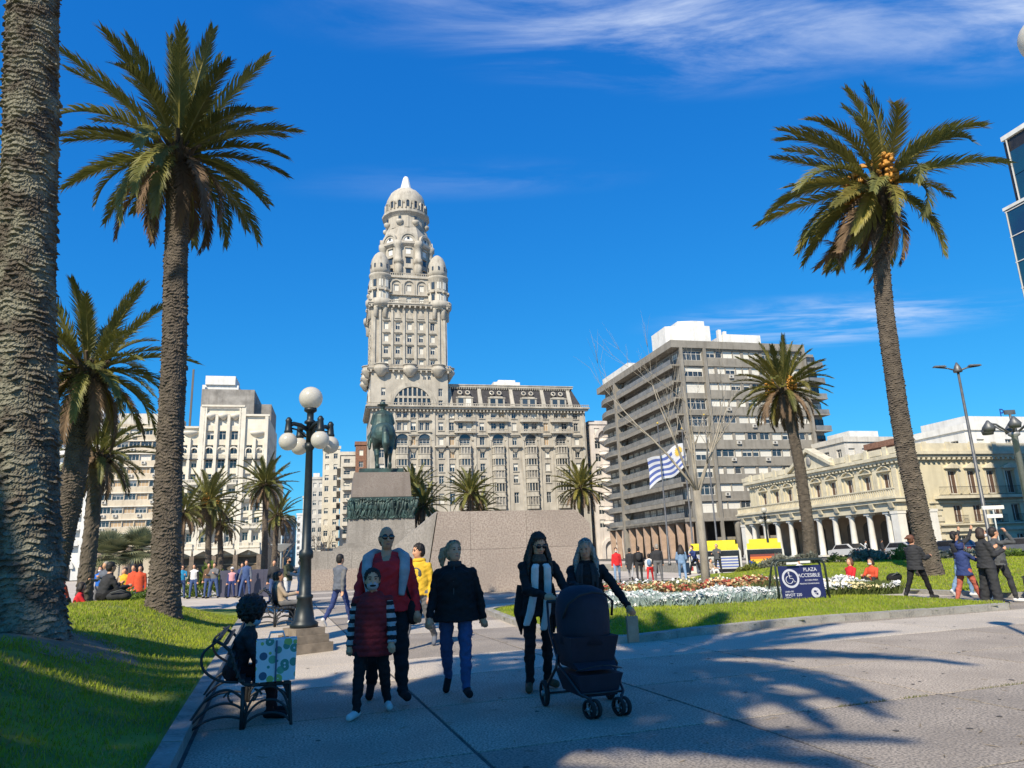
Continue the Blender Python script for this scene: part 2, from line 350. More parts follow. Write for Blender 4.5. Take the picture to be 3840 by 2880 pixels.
# bare earth at the foot of the near palm
b = MB(); ring = [(0.0, 0.035)] + [(0.32 * k, 0.03 - 0.007 * k) for k in (1, 2, 3, 4)]
vs_, fs_ = [], []
for k, (r, dz) in enumerate(ring):
    for j in range(28):
        a = 2 * pi * j / 28; rr = r * (1 + 0.22 * nz(cos(a) * 2, sin(a) * 2, 1.0)); x, y = P1.x + rr * cos(a), P1.y + rr * sin(a)
        vs_.append((x, y, LZ(x, y) + dz))
for k in range(4):
    for j in range(28): fs_.append((k * 28 + j, k * 28 + (j + 1) % 28, (k + 1) * 28 + (j + 1) % 28, (k + 1) * 28 + j))
b.add(vs_, fs_, smooth=True); struct(b.build('bare_earth', m_soil))

def pathlen(P): return [0] + list(np.cumsum([(Vector(P[i + 1]) - Vector(P[i])).length for i in range(len(P) - 1)]))
def smooth_path(P, step=0.25):
    P = [Vector((*p[:2], 0)) for p in P]; out = []
    for i in range(len(P) - 1):
        p0, p1, p2, p3 = P[max(i - 1, 0)], P[i], P[i + 1], P[min(i + 2, len(P) - 1)]
        n = max(2, int((p2 - p1).length / step))
        for k in range(n):
            t = k / n; out.append(0.5 * ((2 * p1) + (-p0 + p2) * t + (2 * p0 - 5 * p1 + 4 * p2 - p3) * t * t + (-p0 + 3 * p1 - 3 * p2 + p3) * t ** 3))
    out.append(P[-1]); return out
def kerb(path, w, h, parent, blk=1.0):
    """a row of kerb stones along a path, each its own piece"""
    path = smooth_path(path, 0.2); L_ = pathlen(path); n = max(1, int(L_[-1] / blk))
    def at(s):
        for i in range(len(L_) - 1):
            if L_[i + 1] >= s:
                t = (s - L_[i]) / max(1e-6, L_[i + 1] - L_[i]); return path[i].lerp(path[i + 1], t)
        return path[-1]
    for k in range(n):
        s0, s1 = L_[-1] * k / n + 0.005, L_[-1] * (k + 1) / n - 0.005; q = []
        for s in np.linspace(s0, s1, 4):
            p = at(s); t = (at(min(s + 0.05, L_[-1])) - at(max(s - 0.05, 0))).normalized(); nn = Vector((-t.y, t.x, 0)); q.append((p + nn * w / 2, p - nn * w / 2))
        e = random.uniform(-0.006, 0.006); vs_ = []
        for l_, r_ in q: vs_ += [(l_.x, l_.y, -0.06), (l_.x, l_.y, h + e), (r_.x, r_.y, h + e - 0.012), (r_.x, r_.y, -0.06)]
        fs_ = [(0, 1, 2, 3), (15, 14, 13, 12)] + [(4 * i + a, 4 * i + 4 + a, 4 * i + 4 + (a + 1) % 4, 4 * i + (a + 1) % 4) for i in range(3) for a in range(4)]
        b = MB(); b.add([Vector(v) - q[0][0] for v in vs_], [tuple(reversed(f)) for f in fs_]); b.build('kerb_stone', m_kerb, parent, q[0][0])
kb = bpy.data.objects.new('lawn_kerb', None); C.objects.link(kb); struct(kb, 'pale stone kerb between the path and the left bank')
kerb([PQ(-0.72, v) for v in (-2, 4, 8, 13, 18, 27)], 0.16, 0.13, kb, 1.1)

# the lawn island with the flower bed on the right, and the lawn behind it
def poly_lawn(name, poly, hfun, label, step=0.35):
    P = np.array([(p[0], p[1]) for p in poly])
    Q = np.roll(P, -1, 0)
    def inside(x, y):
        x = np.asarray(x); y = np.asarray(y); r = np.zeros(x.shape, bool)
        for a, b_ in zip(P, Q): r ^= ((a[1] > y) != (b_[1] > y)) & (x < (b_[0] - a[0]) * (y - a[1]) / (b_[1] - a[1] + 1e-12) + a[0])
        return r
    def dist(x, y):
        best = np.full(np.shape(x), 9e9)
        for a, b_ in zip(P, Q):
            d = b_ - a; t = np.clip(((x - a[0]) * d[0] + (y - a[1]) * d[1]) / (d @ d + 1e-9), 0, 1)
            best = np.minimum(best, (x - a[0] - t * d[0]) ** 2 + (y - a[1] - t * d[1]) ** 2)
        return np.sqrt(best)
    x0, y0 = P.min(0) - step; x1, y1 = P.max(0) + step
    hf = lambda x, y: hfun(dist(x, y), x, y)
    o = grid_surface(name, np.arange(x0, x1 + step, step), np.arange(y0, y1 + step, step), lambda x, y: (x, y, hf(x, y)), m_grass, inside)
    struct(o, label); return inside, hf, dist
FRONT = smooth_path([(-0.86, 20.3), (-0.06, 16.6), (0.7, 14.1), (1.6, 12.75), (3.1, 13.5), (4.64, 14.3), (6.23, 14.9), (7.9, 15.3), (10.4, 16.05)], 0.3)
BACK = smooth_path([(10.4, 16.05), (10.7, 16.7), (10.2, 18.2), (9.4, 20.3), (8.2, 22.3), (6.0, 23.2), (3.0, 22.9), (0.6, 22.3), (-0.5, 21.4), (-0.86, 20.3)], 0.3)
in_i, h_i, d_i = poly_lawn('island_lawn', FRONT[:-1] + BACK[:-1], lambda d, x, y: 0.09 + 0.20 * nss(0, 2.6, d) + 0.02 * nz(x, y, 0.9), 'grass island with the flower bed', 0.22)
kb2 = bpy.data.objects.new('island_kerb', None); C.objects.link(kb2); struct(kb2, 'pale kerb round the grass island on the right')
kerb(FRONT, 0.17, 0.13, kb2, 1.0); kerb(BACK, 0.17, 0.12, kb2, 1.0)
FAR = [(7.9, 34.0), (8.5, 31.0), (9.4, 28.3), (10.6, 25.0), (11.6, 21.7), (12.9, 18.6), (15.5, 14.5), (34, 20), (38, 36), (30, 45), (20, 48), (13, 44), (8.6, 37.5)]
in_f, h_f, d_f = poly_lawn('far_lawn', FAR, lambda d, x, y: 0.10 + 0.42 * nss(0, 5.5, d) + 0.05 * nz(x, y, 0.3), 'broad green lawn below the tall right palm', 0.5)
kb3 = bpy.data.objects.new('far_lawn_kerb', None); C.objects.link(kb3); struct(kb3, 'low kerb along the far right lawn')
kerb([(8.6, 37.5)] + FAR[:8], 0.18, 0.13, kb3, 1.6)
n = 110000; x, y = rng.uniform(-1, 11, n), 12.5 + 11 * rng.random(n) ** 1.5
k = in_i(x, y); x, y = x[k], y[k]
blades('grass', np.stack([x, y, h_i(x, y)], 1), 0.05, 0.011, m_blade, None, 'clipped green grass of the kerbed island', 'grass')
n = 110000; x, y = rng.uniform(7.5, 30, n), 16 + 24 * rng.random(n) ** 1.3
k = in_f(x, y); x, y = x[k], y[k]
blades('grass', np.stack([x, y, h_f(x, y)], 1), 0.06, 0.02, m_blade, None, 'bright green grass of the lawn behind the walkway', 'grass')

# old chewing gum spots and weeds in the joints
n = 330; u = rng.uniform(-0.5, 12, n); v = 2.5 + 16 * rng.random(n) ** 1.4; X = np.stack(PQn(u, v, np.full(n, 0.004)), 1); k = 7; r_ = rng.uniform(0.012, 0.032, n); V = np.zeros((n, k, 3))
for j in range(k): aa = 2 * pi * j / k; V[:, j] = X + np.stack([np.cos(aa) * r_ * rng.uniform(0.7, 1.2, n), np.sin(aa) * r_ * rng.uniform(0.7, 1.2, n), 0 * r_], 1)
stuff(obj('gum_spots', npmesh('gum_spots', V.reshape(-1, 3), np.arange(k * n).reshape(n, k), [mat('old_gum', (0.11, 0.10, 0.09), 0.9, 0.2, 8), mat('pale_gum', (0.42, 0.40, 0.36), 0.9, 0.2, 8)], (rng.random(n) < 0.3).astype(int))), 'small flattened spots of old gum on the paving', 'stains')
n = 900; u = 4.5 + 6 * rng.random(n) ** 1.4; v = 5.95 + rng.normal(size=n) * 0.012; k = nz(u, v, 1.7) > 0.25
blades('joint_weeds', np.stack(PQn(u[k], v[k], 0 * u[k]), 1), 0.02, 0.005, mat('weed', (0.15, 0.16, 0.05), 0.9, 0.2, 4), None, 'tiny weeds growing in the paving joints', 'weeds')
# dry leaflets and litter blown over the paving
n = 420; u = rng.uniform(-0.5, 9, n); v = 2.5 + 16 * rng.random(n) ** 1.6; X = np.stack(PQn(u, v, np.full(n, 0.006)), 1); a = rng.uniform(0, 2 * pi, n); l_ = rng.uniform(0.02, 0.09, n); w = rng.uniform(0.003, 0.008, n)
V = np.stack([X, X, X, X], 1); d = np.stack([np.cos(a), np.sin(a), 0 * a], 1); e = np.stack([-np.sin(a), np.cos(a), 0 * a], 1)
V[:, 0] -= d * l_[:, None]; V[:, 2] += d * l_[:, None] + np.array([0, 0, 0.006]); V[:, 1] += e * w[:, None]; V[:, 3] -= e * w[:, None]
stuff(obj('dry_leaflets', npmesh('dry_leaflets', V.reshape(-1, 3), np.arange(4 * n).reshape(n, 4), [mat('dry_leaflet', (0.24, 0.18, 0.10), 0.9, 0.2, 8), mat('pale_scrap', (0.5, 0.48, 0.42), 0.9, 0.2, 8)], (rng.random(n) < 0.15).astype(int))), 'dry palm leaflets and scraps scattered on the paving', 'litter')
# ------------------------------------------------------------------ windows shared by the buildings
m_glass = mat('window_glass', (0.035, 0.045, 0.055), 0.08, 0.0, spec=0.8, rand=0.3)
m_shut = mat('pale_shutter', (0.66, 0.64, 0.58), 0.7, 0.06, 2, stretch=(1, 1, 8), rand=0.12)
m_wood = mat('brown_shutter', (0.13, 0.075, 0.05), 0.6, 0.2, 4, stretch=(1, 1, 12))
m_tan = mat('tan_shutter', (0.46, 0.33, 0.20), 0.7, 0.1, 3, stretch=(1, 1, 8), rand=0.15)
m_wfr = mat('window_frame_white', (0.62, 0.60, 0.56), 0.6, 0.05)
m_bfr = mat('window_frame_dark', (0.10, 0.095, 0.09), 0.5, 0.05)
m_iron = mat('black_iron', (0.025, 0.027, 0.03), 0.5, 0.1, 8)
WM = {}
def win_mesh(w, h, var, cols=2, fr='w'):
    """frame, pane and shutter meshes of one window, shared by all alike"""
    key = (round(w, 2), round(h, 2), var, cols, fr)
    if key in WM: return WM[key]
    b = MB(); t = min(0.09, w * 0.09); d = 0.10
    b.box(0, 0, 0, t, d, h); b.box(w - t, 0, 0, w, d, h); b.box(t, 0, 0, w - t, d, t); b.box(t, 0, h - t, w - t, d, h)
    for i in range(1, cols): x = w * i / cols; b.box(x - t * 0.4, 0.01, t, x + t * 0.4, d, h - t)
    if h > 1.3 and var != 3: b.box(t, 0.012, h * 0.68, w - t, d, h * 0.68 + t * 0.7)
    if var == 3: b.box(w / 2 - 0.02, 0.02, t, w / 2 + 0.02, 0.05, h - t)
    g = MB(); g.add([(t, d * 0.8, t), (w - t, d * 0.8, t), (w - t, d * 0.8, h - t), (t, d * 0.8, h - t)], [(0, 1, 2, 3)])
    fill = {0: 0, 1: 0.45, 2: 1.0, 3: 1.0, 4: 0.7, 5: 1.0}[var]; sh = None
    if fill: q = MB(); q.box(t * 0.6, 0.03, t + (h - 2 * t) * (1 - fill), w - t * 0.6, 0.06, h - t); sh = q.mesh('shutter', {3: m_wood, 5: m_tan}.get(var, m_shut))
    WM[key] = (b.mesh('window', m_wfr if fr == 'w' else m_bfr), g.mesh('pane', m_glass), sh); return WM[key]
def put(name, me, parent, F, x, y, z):
    if isinstance(me, tuple):
        o = put(name, me[0], parent, F, x, y, z); obj('pane', me[1], o)
        if me[2]: obj('shutter', me[2], o)
        return o
    o = bpy.data.objects.new(name, me); C.objects.link(o); o.parent = parent; o.matrix_local = F @ Matrix.Translation((x, y, z)); return o
rw = random.Random(11)
def wvar(p): # pick a window state from weights {state: weight}
    return rw.choices(list(p), list(p.values()))[0]
ID = Matrix()
def facade(T, mbw, F, W_, z0, z1, wins, depth=0.35, mi=0, states={0: 5, 1: 3, 2: 2}, fr='w', rmi=None):
    """wall sheet with openings plus one window object per opening; wins: (x0, x1, za, zb[, state[, cols]])"""
    mbw.M = F; mbw.wall(W_, z0, z1, [w[:4] for w in wins], depth, mi, rmi); mbw.M = ID
    for w in wins:
        st = w[4] if len(w) > 4 and w[4] is not None else wvar(states); cols = w[5] if len(w) > 5 else 2
        put('window', win_mesh(w[1] - w[0] - 0.01, w[3] - w[2] - 0.01, st, cols, fr), T, F, w[0] + 0.005, depth - 0.1, w[2] + 0.005)
def arc(cx, cz, r, n=12, a0=0.0, a1=pi): return [(cx + r * cos(a0 + (a1 - a0) * i / n), cz + r * sin(a0 + (a1 - a0) * i / n)) for i in range(n + 1)]
def arch_ring(b, cx, cz, r0, r1, y0, y1, n=14, mi=None):
    for i in range(n):
        a, c = pi * i / n, pi * (i + 1) / n
        P = [(cx + r1 * cos(a), cz + r1 * sin(a)), (cx + r1 * cos(c), cz + r1 * sin(c)), (cx + r0 * cos(c), cz + r0 * sin(c)), (cx + r0 * cos(a), cz + r0 * sin(a))]
        b.slab(list(reversed(P)), y0, y1, mi)
def railing(b, x0, x1, y, z, h=1.0, step=0.14, r=0.012, along='x'):
    pt = (lambda t, zz: (t, y, zz)) if along == 'x' else (lambda t, zz: (y, t, zz))
    n = max(2, int((x1 - x0) / step))
    for i in range(n + 1):
        t = x0 + (x1 - x0) * i / n; b.tube([pt(t, z), pt(t, z + h)], r, 3, smooth=False, caps=False)
    for zz in (z + 0.06, z + h): b.tube([pt(x0, zz), pt(x1, zz)], r * 1.6, 4, smooth=False)
def balustrade(b, x0, x1, y, z, h=0.9, step=0.32, mi=None):
    b.box(x0, y - 0.12, z + h - 0.14, x1, y + 0.12, z + h, mi); b.box(x0, y - 0.1, z, x1, y + 0.1, z + 0.14, mi)
    n = int((x1 - x0) / step)
    for i in range(n):
        x = x0 + (x1 - x0) * (i + 0.5) / n; b.box(x - 0.07, y - 0.07, z + 0.14, x + 0.07, y + 0.07, z + h - 0.14, mi)

# ------------------------------------------------------------------ the palace with the tower
m_salvo = mat('palace_stucco', (0.47, 0.43, 0.365), 0.9, 0.12, 0.35, streak=0.55, bump=0.15, bscale=4)
m_salvo2 = mat('palace_trim', (0.50, 0.46, 0.39), 0.9, 0.15, 0.5, streak=0.5, bump=0.15, bscale=4)
m_slate = mat('slate_roof', (0.05, 0.047, 0.05), 0.7, 0.25, 1.5, bump=0.4, bscale=6)
m_spire = mat('white_spire', (0.74, 0.72, 0.68), 0.7, 0.08, 1)
m_white = mat('white_plaster', (0.74, 0.73, 0.70), 0.85, 0.08, 0.6, streak=0.25)
def build_palace():
    T = thing('palace', 'ornate beige palace with a tall domed tower and dark mansard roof', 'building', AB(7, 165), ALPHA)
    wall = MB(); WN, WW = 52.6, 18.2
    # --- front of the body
    wins = []
    narrow = [9.9, 16.4, 19.0, 26.3, 34.3, 42.3, 50.1]
    rows_n = [(34.0, 35.5), (31.0, 33.0), (27.5, 29.7), (24.4, 26.2), (21.2, 23.1), (18.4, 20.3), (13.6, 16.2)]
    for x in narrow:
        for za, zb in rows_n: wins.append((x - 0.6, x + 0.6, za, zb))
    wide = [22.1, 30.2, 38.3, 46.0]; bows = [7.3, 12.5] + wide
    for x in wide:
        for za, zb in ((34.0, 35.5), (31.0, 33.0)):
            wins += [(x - 1.75, x - 0.35, za, zb), (x + 0.35, x + 1.75, za, zb)]
    for x in (7.3, 12.5):
        for za, zb in ((34.0, 35.5), (31.0, 33.0)): wins += [(x - 1.2, x - 0.2, za, zb), (x + 0.2, x + 1.2, za, zb)]
    for x in bows: wins.append((x - 1.25, x + 1.25, 27.4, 29.0, 0, 3))
    for z in (28.0, 24.6, 21.3, 18.0): wins.append((2.0, 3.2, z, z + 1.9))
    facade(T, wall, ID, WN, 11.0, 36.0, wins, 0.4, states={0: 6, 1: 3, 2: 3, 5: 1})
    # ground floors behind the trees: tall openings
    gw = [(x - 1.4, x + 1.4, 0.3, 8.5, 0, 4) for x in (4, 9.9, 15.5, 22.1, 26.3, 30.2, 34.3, 38.3, 42.3, 46.0, 50.1)]
    facade(T, wall, ID, WN, 0.0, 11.0, gw, 0.8)
    # sides and back of the body
    FL = TR(0, 18.2) @ RZ(-pi / 2)          # left side wall, outward -x
    lw = [(x - 0.6, x + 0.6, za, zb) for x in (3, 6.2, 9.1, 12, 15.2) for za, zb in rows_n[:6]]
    facade(T, wall, FL, 18.2, 0.0, 36.0, lw, 0.4)
    FR = TR(WN, 0) @ RZ(pi / 2); facade(T, wall, FR, 24, 0.0, 36.0, [(x - 0.6, x + 0.6, za, zb) for x in (4, 9, 14, 19) for za, zb in rows_n], 0.4)
    wall.add([(0, 24, 0), (WN, 24, 0), (WN, 24, 36), (0, 24, 36), (0, 18.2, 0), (0, 18.2, 36)], [(1, 0, 3, 2), (0, 4, 5, 3)], 0)
    wall.add([(0, 0, 36), (WN, 0, 36), (WN, 24, 36), (0, 24, 36)], [(0, 1, 2, 3)], 0)
    wall.build('wall', [m_salvo], T)
    # --- trim: pilasters, hoods, balconies
    for xs in ((4.9, 0.35), (5.5, 0.25), (9.0, 0.2), (10.8, 0.2), (14.6, 0.4), (17.9, 0.35), (20.2, 0.3), (24.5, 0.3), (28.2, 0.3), (32.3, 0.3), (36.3, 0.3), (40.4, 0.3), (44.1, 0.3), (48.2, 0.3), (51.9, 0.3)):
        b = MB(); b.box(xs[0] - xs[1], -0.22, 11.0, xs[0] + xs[1], 0.0, 35.9); b.build('pilaster', m_salvo2, T)
    hood = MB(); hood.box(-1.25, -0.55, 0, 1.25, -0.002, 0.22); hood.box(-1.0, -0.35, -0.3, 1.0, -0.002, -0.002); hm = hood.mesh('hood', m_salvo2)
    ledge = MB(); ledge.box(-1.6, -0.8, 0, 1.6, -0.002, 0.3); ledge.frus(-0.3, -0.15, 0.3, -0.002, -1.1, -0.9, -0.6, 0.9, -0.002, -0.002); lm = ledge.mesh('ledge', m_salvo2)
    sill = MB(); sill.box(-0.8, -0.2, -0.18, 0.8, -0.002, 0); sm = sill.mesh('sill', m_salvo2)
    for x in narrow:
        put('hood', hm, T, ID, x, 0, 29.85); put('ledge', lm, T, ID, x, 0, 26.9)
        for za, _ in rows_n[:2] + rows_n[3:6]: put('sill', sm, T, ID, x, 0, za)
    bal = MB(); bal.box(-2.6, -1.0, 0, 2.6, -0.002, 0.22); balustrade(bal, -2.6, 2.6, -0.9, 0.225, 0.75, 0.45); bal.box(-2.2, -0.7, -0.3, -1.9, -0.002, -0.002); bal.box(1.9, -0.7, -0.3, 2.2, -0.002, -0.002)
    bm_ = bal.mesh('balcony', m_salvo2)
    for x in wide:
        for z in (33.1, 30.3): put('balcony', bm_, T, ID, x, 0, z)
    bl2 = MB(); bl2.box(-1.6, -0.6, 0, 1.6, -0.002, 0.2); b2m = bl2.mesh('balcony', m_salvo2)
    for x in (7.3, 12.5):
        for z in (33.3, 30.5): put('balcony', b2m, T, ID, x, 0, z)
    for x in bows:
        b = MB(); arch_ring(b, x, 28.6, 1.55, 2.05, -0.30, 0.0); arch_ring(b, x, 28.6, 2.05, 2.25, -0.16, 0.0)
        b.slab(list(reversed(arc(x, 29.01, 1.25, 10))), -0.02, 0.0, 1); b.build('arch', [m_salvo2, m_glass], T)
    # projecting bay windows, one shared mesh
    b = MB(); pl = lambda k: [(-1.6 - k, 0.0), (-1.1 - k, -1.1 - k), (1.1 + k, -1.1 - k), (1.6 + k, 0.0)]
    levels = [12.2, 15.4, 18.6, 21.6, 24.4]
    for i, z in enumerate(levels):
        top = levels[i + 1] if i + 1 < len(levels) else 27.2
        b.prism(pl(0.0), z, z + 1.0, 0); b.prism(pl(0.12), z + 0.86, z + 1.02, 0); b.prism(pl(-0.18), z + 1.02, top - 0.32, 1 if i % 2 else 2)
        for px_, py in ((-1.35, -0.55), (-1.05, -1.05), (-0.36, -1.05), (0.36, -1.05), (1.05, -1.05), (1.35, -0.55)): b.box(px_ - 0.09, py - 0.05, z + 1.02, px_ + 0.09, py + 0.13, top - 0.32, 0)
        b.prism(pl(0.1), top - 0.32, top - 0.003, 0)
    balustrade(b, -1.25, 1.25, -1.0, 27.2, 0.55, 0.3, 0)
    bw = b.mesh('bay_window', [m_salvo2, m_glass, mat('curtain_glass', (0.34, 0.31, 0.27), 0.25, 0.3, 1.2, col2=(0.10, 0.10, 0.10), rand=0.3)])
    for x in bows: put('bay_window', bw, T, ID, x, 0, 0)
    # --- main cornice with balcony
    b = MB(); b.box(-0.9, -1.0, 36.0, WN + 0.6, -0.003, 36.45); b.box(-1.2, -1.4, 36.45, WN + 0.9, 0.5, 36.7)
    n = 62
    for i in range(n): x = WN * (i + 0.5) / n; b.box(x - 0.16, -0.8, 35.45, x + 0.16, -0.003, 35.997)
    balustrade(b, -1.1, WN + 0.8, -1.15, 36.703, 0.7, 0.5)
    b.box(-1.0, -0.2, 36.0, -0.003, 18.4, 36.45); b.box(-1.2, 0.51, 36.451, -0.003, 18.4, 36.7); b.build('cornice', m_salvo2, T)
    # --- mansard
    b = MB(); b.frus(18.2, 0.6, WN - 0.2, 23.4, 36.72, 18.2, 2.9, WN - 2.4, 21.2, 42.3, 0); rf = b.build('roof', m_slate, T)
    b = MB(); b.box(18.0, 2.35, 42.3, WN - 2.0, 21.6, 42.75); b.box(18.0, 2.2, 42.75, WN - 1.9, 21.8, 42.95)
    for i in range(56): x = 18.6 + 31 * i / 55; b.frus(x - 0.12, 2.45, x + 0.12, 2.6, 41.75, x - 0.22, 2.2, x + 0.22, 2.6, 42.298)
    b.build('roof_cornice', m_salvo2, rf)
    for x in (18.9, 26.3, 34.3, 42.3, 49.2):
        b = MB(); b.slab([(x - 0.55, 36.73), (x + 0.55, 36.73), (x + 0.4, 42.29), (x - 0.4, 42.29)], 0.0, 0.35)
        me = b.mesh('roof_rib', m_salvo2)
        for v in me.vertices: v.co.y += 0.3 + (v.co.z - 36.7) / 5.6 * 2.3
        obj('roof_rib', me, rf)
    for x in (22.3, 30.2, 38.3, 46.0):
        b = MB(); b.slab([(x - 2.0, 36.75), (x + 2.0, 36.75), (x + 2.0, 38.9), (x + 1.5, 39.6), (x - 1.5, 39.6), (x - 2.0, 38.9)], 0.35, 2.4, 0)
        for dx in (-0.95, 0.95): b.box(x + dx - 0.62, 0.31, 37.0, x + dx + 0.62, 0.349, 38.9, 1 if rw.random() < 0.5 else 2)
        b.box(x - 2.15, 0.2, 39.05, x + 2.15, 0.348, 39.3, 0)
        b.build('dormer', [m_salvo2, m_glass, m_shut], rf)
        for dx in (-0.95, 0.95):
            b = MB(); b.M = TR(x + dx, 1.6, 40.6) @ Matrix.Rotation(pi / 2 - 0.38, 4, 'X'); b.lathe([(0.62, -0.1), (0.62, 0.3), (0.36, 0.3), (0.36, 0.22)], 14, mi=0); b.lathe([(0.36, 0.1), (0.36, 0.23)], 12, mi=1)
            b.build('round_window', [m_salvo2, m_glass], rf)
    b = MB(); b.box(31.5, 9, 42.96, 38.5, 14, 45.4); b.box(33, 10, 45.4, 37.5, 13, 46.2); b.build('rooftop_hut', m_white, rf)
    # --- tower body between the cornice and the first gallery
    tw = MB(); tx0, tx1 = 0.0, WW
    tw_w = [(2.4, 3.4, 36.9, 38.3), (2.4, 3.4, 39.3, 41.2), (15.9, 16.9, 36.9, 38.3), (15.9, 16.9, 39.3, 41.2), (5.7, 6.5, 43.3, 44.7), (6.8, 7.6, 43.3, 44.7), (12.3, 13.1, 43.3, 44.7), (13.4, 14.2, 43.3, 44.7)]
    for F in (ID, TR(WW, 0) @ RZ(pi / 2), TR(0, WW) @ RZ(-pi / 2), TR(WW, WW) @ RZ(pi)):
        facade(T, tw, F, WW, 36.02, 46.9, tw_w, 0.4)
        b = MB(); b.M = F
        arch_ring(b, 9.7, 37.0, 4.45, 5.0, -0.45, -0.002, 20); arch_ring(b, 9.7, 37.0, 5.0, 5.6, -0.25, -0.002, 20)
        b.slab(list(reversed(arc(9.7, 36.9, 4.4, 18))), -0.06, -0.003, 1)
        for dx in (-3.3, -2.2, -1.1, 0, 1.1, 2.2, 3.3): b.box(9.7 + dx - 0.17, -0.3, 36.9, 9.7 + dx + 0.17, -0.062, 36.9 + sqrt(4.4 ** 2 - dx * dx), 0)
        b.box(5.4, -0.34, 38.7, 14.0, -0.063, 39.2, 0); b.build('arched_window', [m_salvo2, m_glass], T)
    tw.build('tower_wall', m_salvo, T)
    # gallery ring, bulging at corners and centre
    def gallery(z, out, name, x0, x1, bulge):
        b = MB()
        b.box(x0 - out, x0 - out, z, x1 + out, x1 + out, z + 0.35); b.box(x0 - out - 0.2, x0 - out - 0.2, z + 0.35, x1 + out + 0.2, x1 + out + 0.2, z + 0.5)
        for k in range(4):
            b.M = TR((x0 + x1) / 2, (x0 + x1) / 2) @ RZ(k * pi / 2); r = (x1 - x0) / 2 + out
            balustrade(b, -r, r, -r + 0.05, z + 0.5, 0.75, 0.55)
            for dx in bulge:
                b.lathe([(0.4, z - 1.6), (0.9, z - 1.3), (1.3, z - 0.6), (1.75, z - 0.02), (1.75, z + 0.45), (1.55, z + 0.46), (1.55, z + 1.2), (1.75, z + 1.21), (1.75, z + 1.36)], 14, dx, -r + 0.35, pi, 2 * pi)
            for i in range(15): x = -r + 2 * r * (i + 0.5) / 15; b.box(x - 0.2, -r, z - 0.55, x + 0.2, -r + 1.0, z - 0.003)
        b.M = ID; return b.build(name, m_salvo2, T)
    gallery(45.4, 0.7, 'gallery', 0.0, WW, (-6.8, 0.0, 6.8))
    # shaft with five columns of windows
    sh = MB(); s0, s1 = 0.3, 17.9; sw = s1 - s0
    for F in (TR(s0, s0), TR(s1, s0) @ RZ(pi / 2), TR(s0, s1) @ RZ(-pi / 2), TR(s1, s1) @ RZ(pi)):
        ww = [(x - 0.55, x + 0.55, za, zb) for x in (3.2, 6.0, 8.8, 11.6, 14.4) for za, zb in ((47.1, 48.4), (49.7, 51.7), (52.7, 54.7), (55.8, 57.8))]
        facade(T, sh, F, sw, 46.9, 62.0, ww, 0.4, states={0: 3, 1: 3, 2: 3})
        for x in (0.35, 1.7, 4.6, 7.4, 10.2, 13.0, 15.9, 17.25):
            b = MB(); b.M = F; b.box(x - 0.28, -0.35, 46.95, x + 0.28, -0.002, 60.6); b.lathe([(0.34, 60.6), (0.34, 61.2), (0.05, 61.9)], 6, x, -0.1); b.build('pilaster', m_salvo2, T)
        for x in (3.2, 6.0, 8.8, 11.6, 14.4):
            for z in (48.6, 51.9, 54.9, 58.0): put('hood', hm, T, F @ Matrix.Scale(0.72, 4), x / 0.72, 0, z / 0.72)
            b = MB(); b.M = F; b.slab([(x - 0.8, 58.6), (x + 0.8, 58.6), (x, 61.0)], -0.2, -0.002); b.build('gable', m_salvo2, T)
    sh.build('shaft_wall', m_salvo, T)
    gallery(61.7, 1.0, 'upper_gallery', 0.3, 17.9, ())
    # crown stage: arcaded walls and four corner turrets
    cr = MB(); c0, c1 = 1.5, 16.7; cw = c1 - c0
    for F in (TR(c0, c0), TR(c1, c0) @ RZ(pi / 2), TR(c0, c1) @ RZ(-pi / 2), TR(c1, c1) @ RZ(pi)):
        ww = [(x - 0.6, x + 0.6, za, zb, 2) for x in (4.5, 7.6, 10.7) for za, zb in ((63.3, 64.9), (66.2, 67.9))]
        facade(T, cr, F, cw, 62.2, 70.0, ww, 0.35)
        for x in (4.5, 7.6, 10.7):
            b = MB(); b.M = F; arch_ring(b, x, 67.7, 1.15, 1.5, -0.35, -0.002, 12); b.box(x - 1.5, -0.35, 65.2, x - 1.15, -0.002, 67.7); b.box(x + 1.15, -0.35, 65.2, x + 1.5, -0.002, 67.7); b.box(x - 1.5, -0.5, 65.0, x + 1.5, -0.002, 65.19); b.build('arch', m_salvo2, T)
        b = MB(); b.M = F; b.box(2.2, -0.4, 69.6, cw - 2.2, -0.002, 70.1); balustrade(b, 2.4, cw - 2.4, -0.2, 70.103, 0.8, 0.45); b.build('parapet', m_salvo2, T)
    cr.add([(c0, c0, 70), (c1, c0, 70), (c1, c1, 70), (c0, c1, 70)], [(0, 1, 2, 3)], 0); cr.build('crown_wall', m_salvo, T)
    t = MB()
    t.lathe([(0.3, 57.9), (0.9, 58.4), (1.1, 59.6), (1.4, 60.0), (1.6, 61.0), (3.3, 61.7), (3.5, 62.3), (3.5, 63.2), (3.3, 63.25), (3.3, 62.5), (2.45, 62.5), (2.45, 69.3), (2.75, 69.6), (2.75, 70.1), (2.5, 70.2)], 20, mi=0)
    t.lathe([(2.45, 70.2), (2.5, 71.3), (2.42, 72.7), (2.1, 74.2), (1.5, 75.4), (0.7, 76.2), (0.1, 76.5)], 24, mi=0, rib=0.07)
    for k in range(6): # corbel drums below
        a = k * pi / 3; t.lathe([(0.15, 58.6), (0.6, 58.8), (0.62, 60.6), (0.75, 61.0), (0.75, 61.4)], 8, 2.2 * cos(a), 2.2 * sin(a), mi=0)
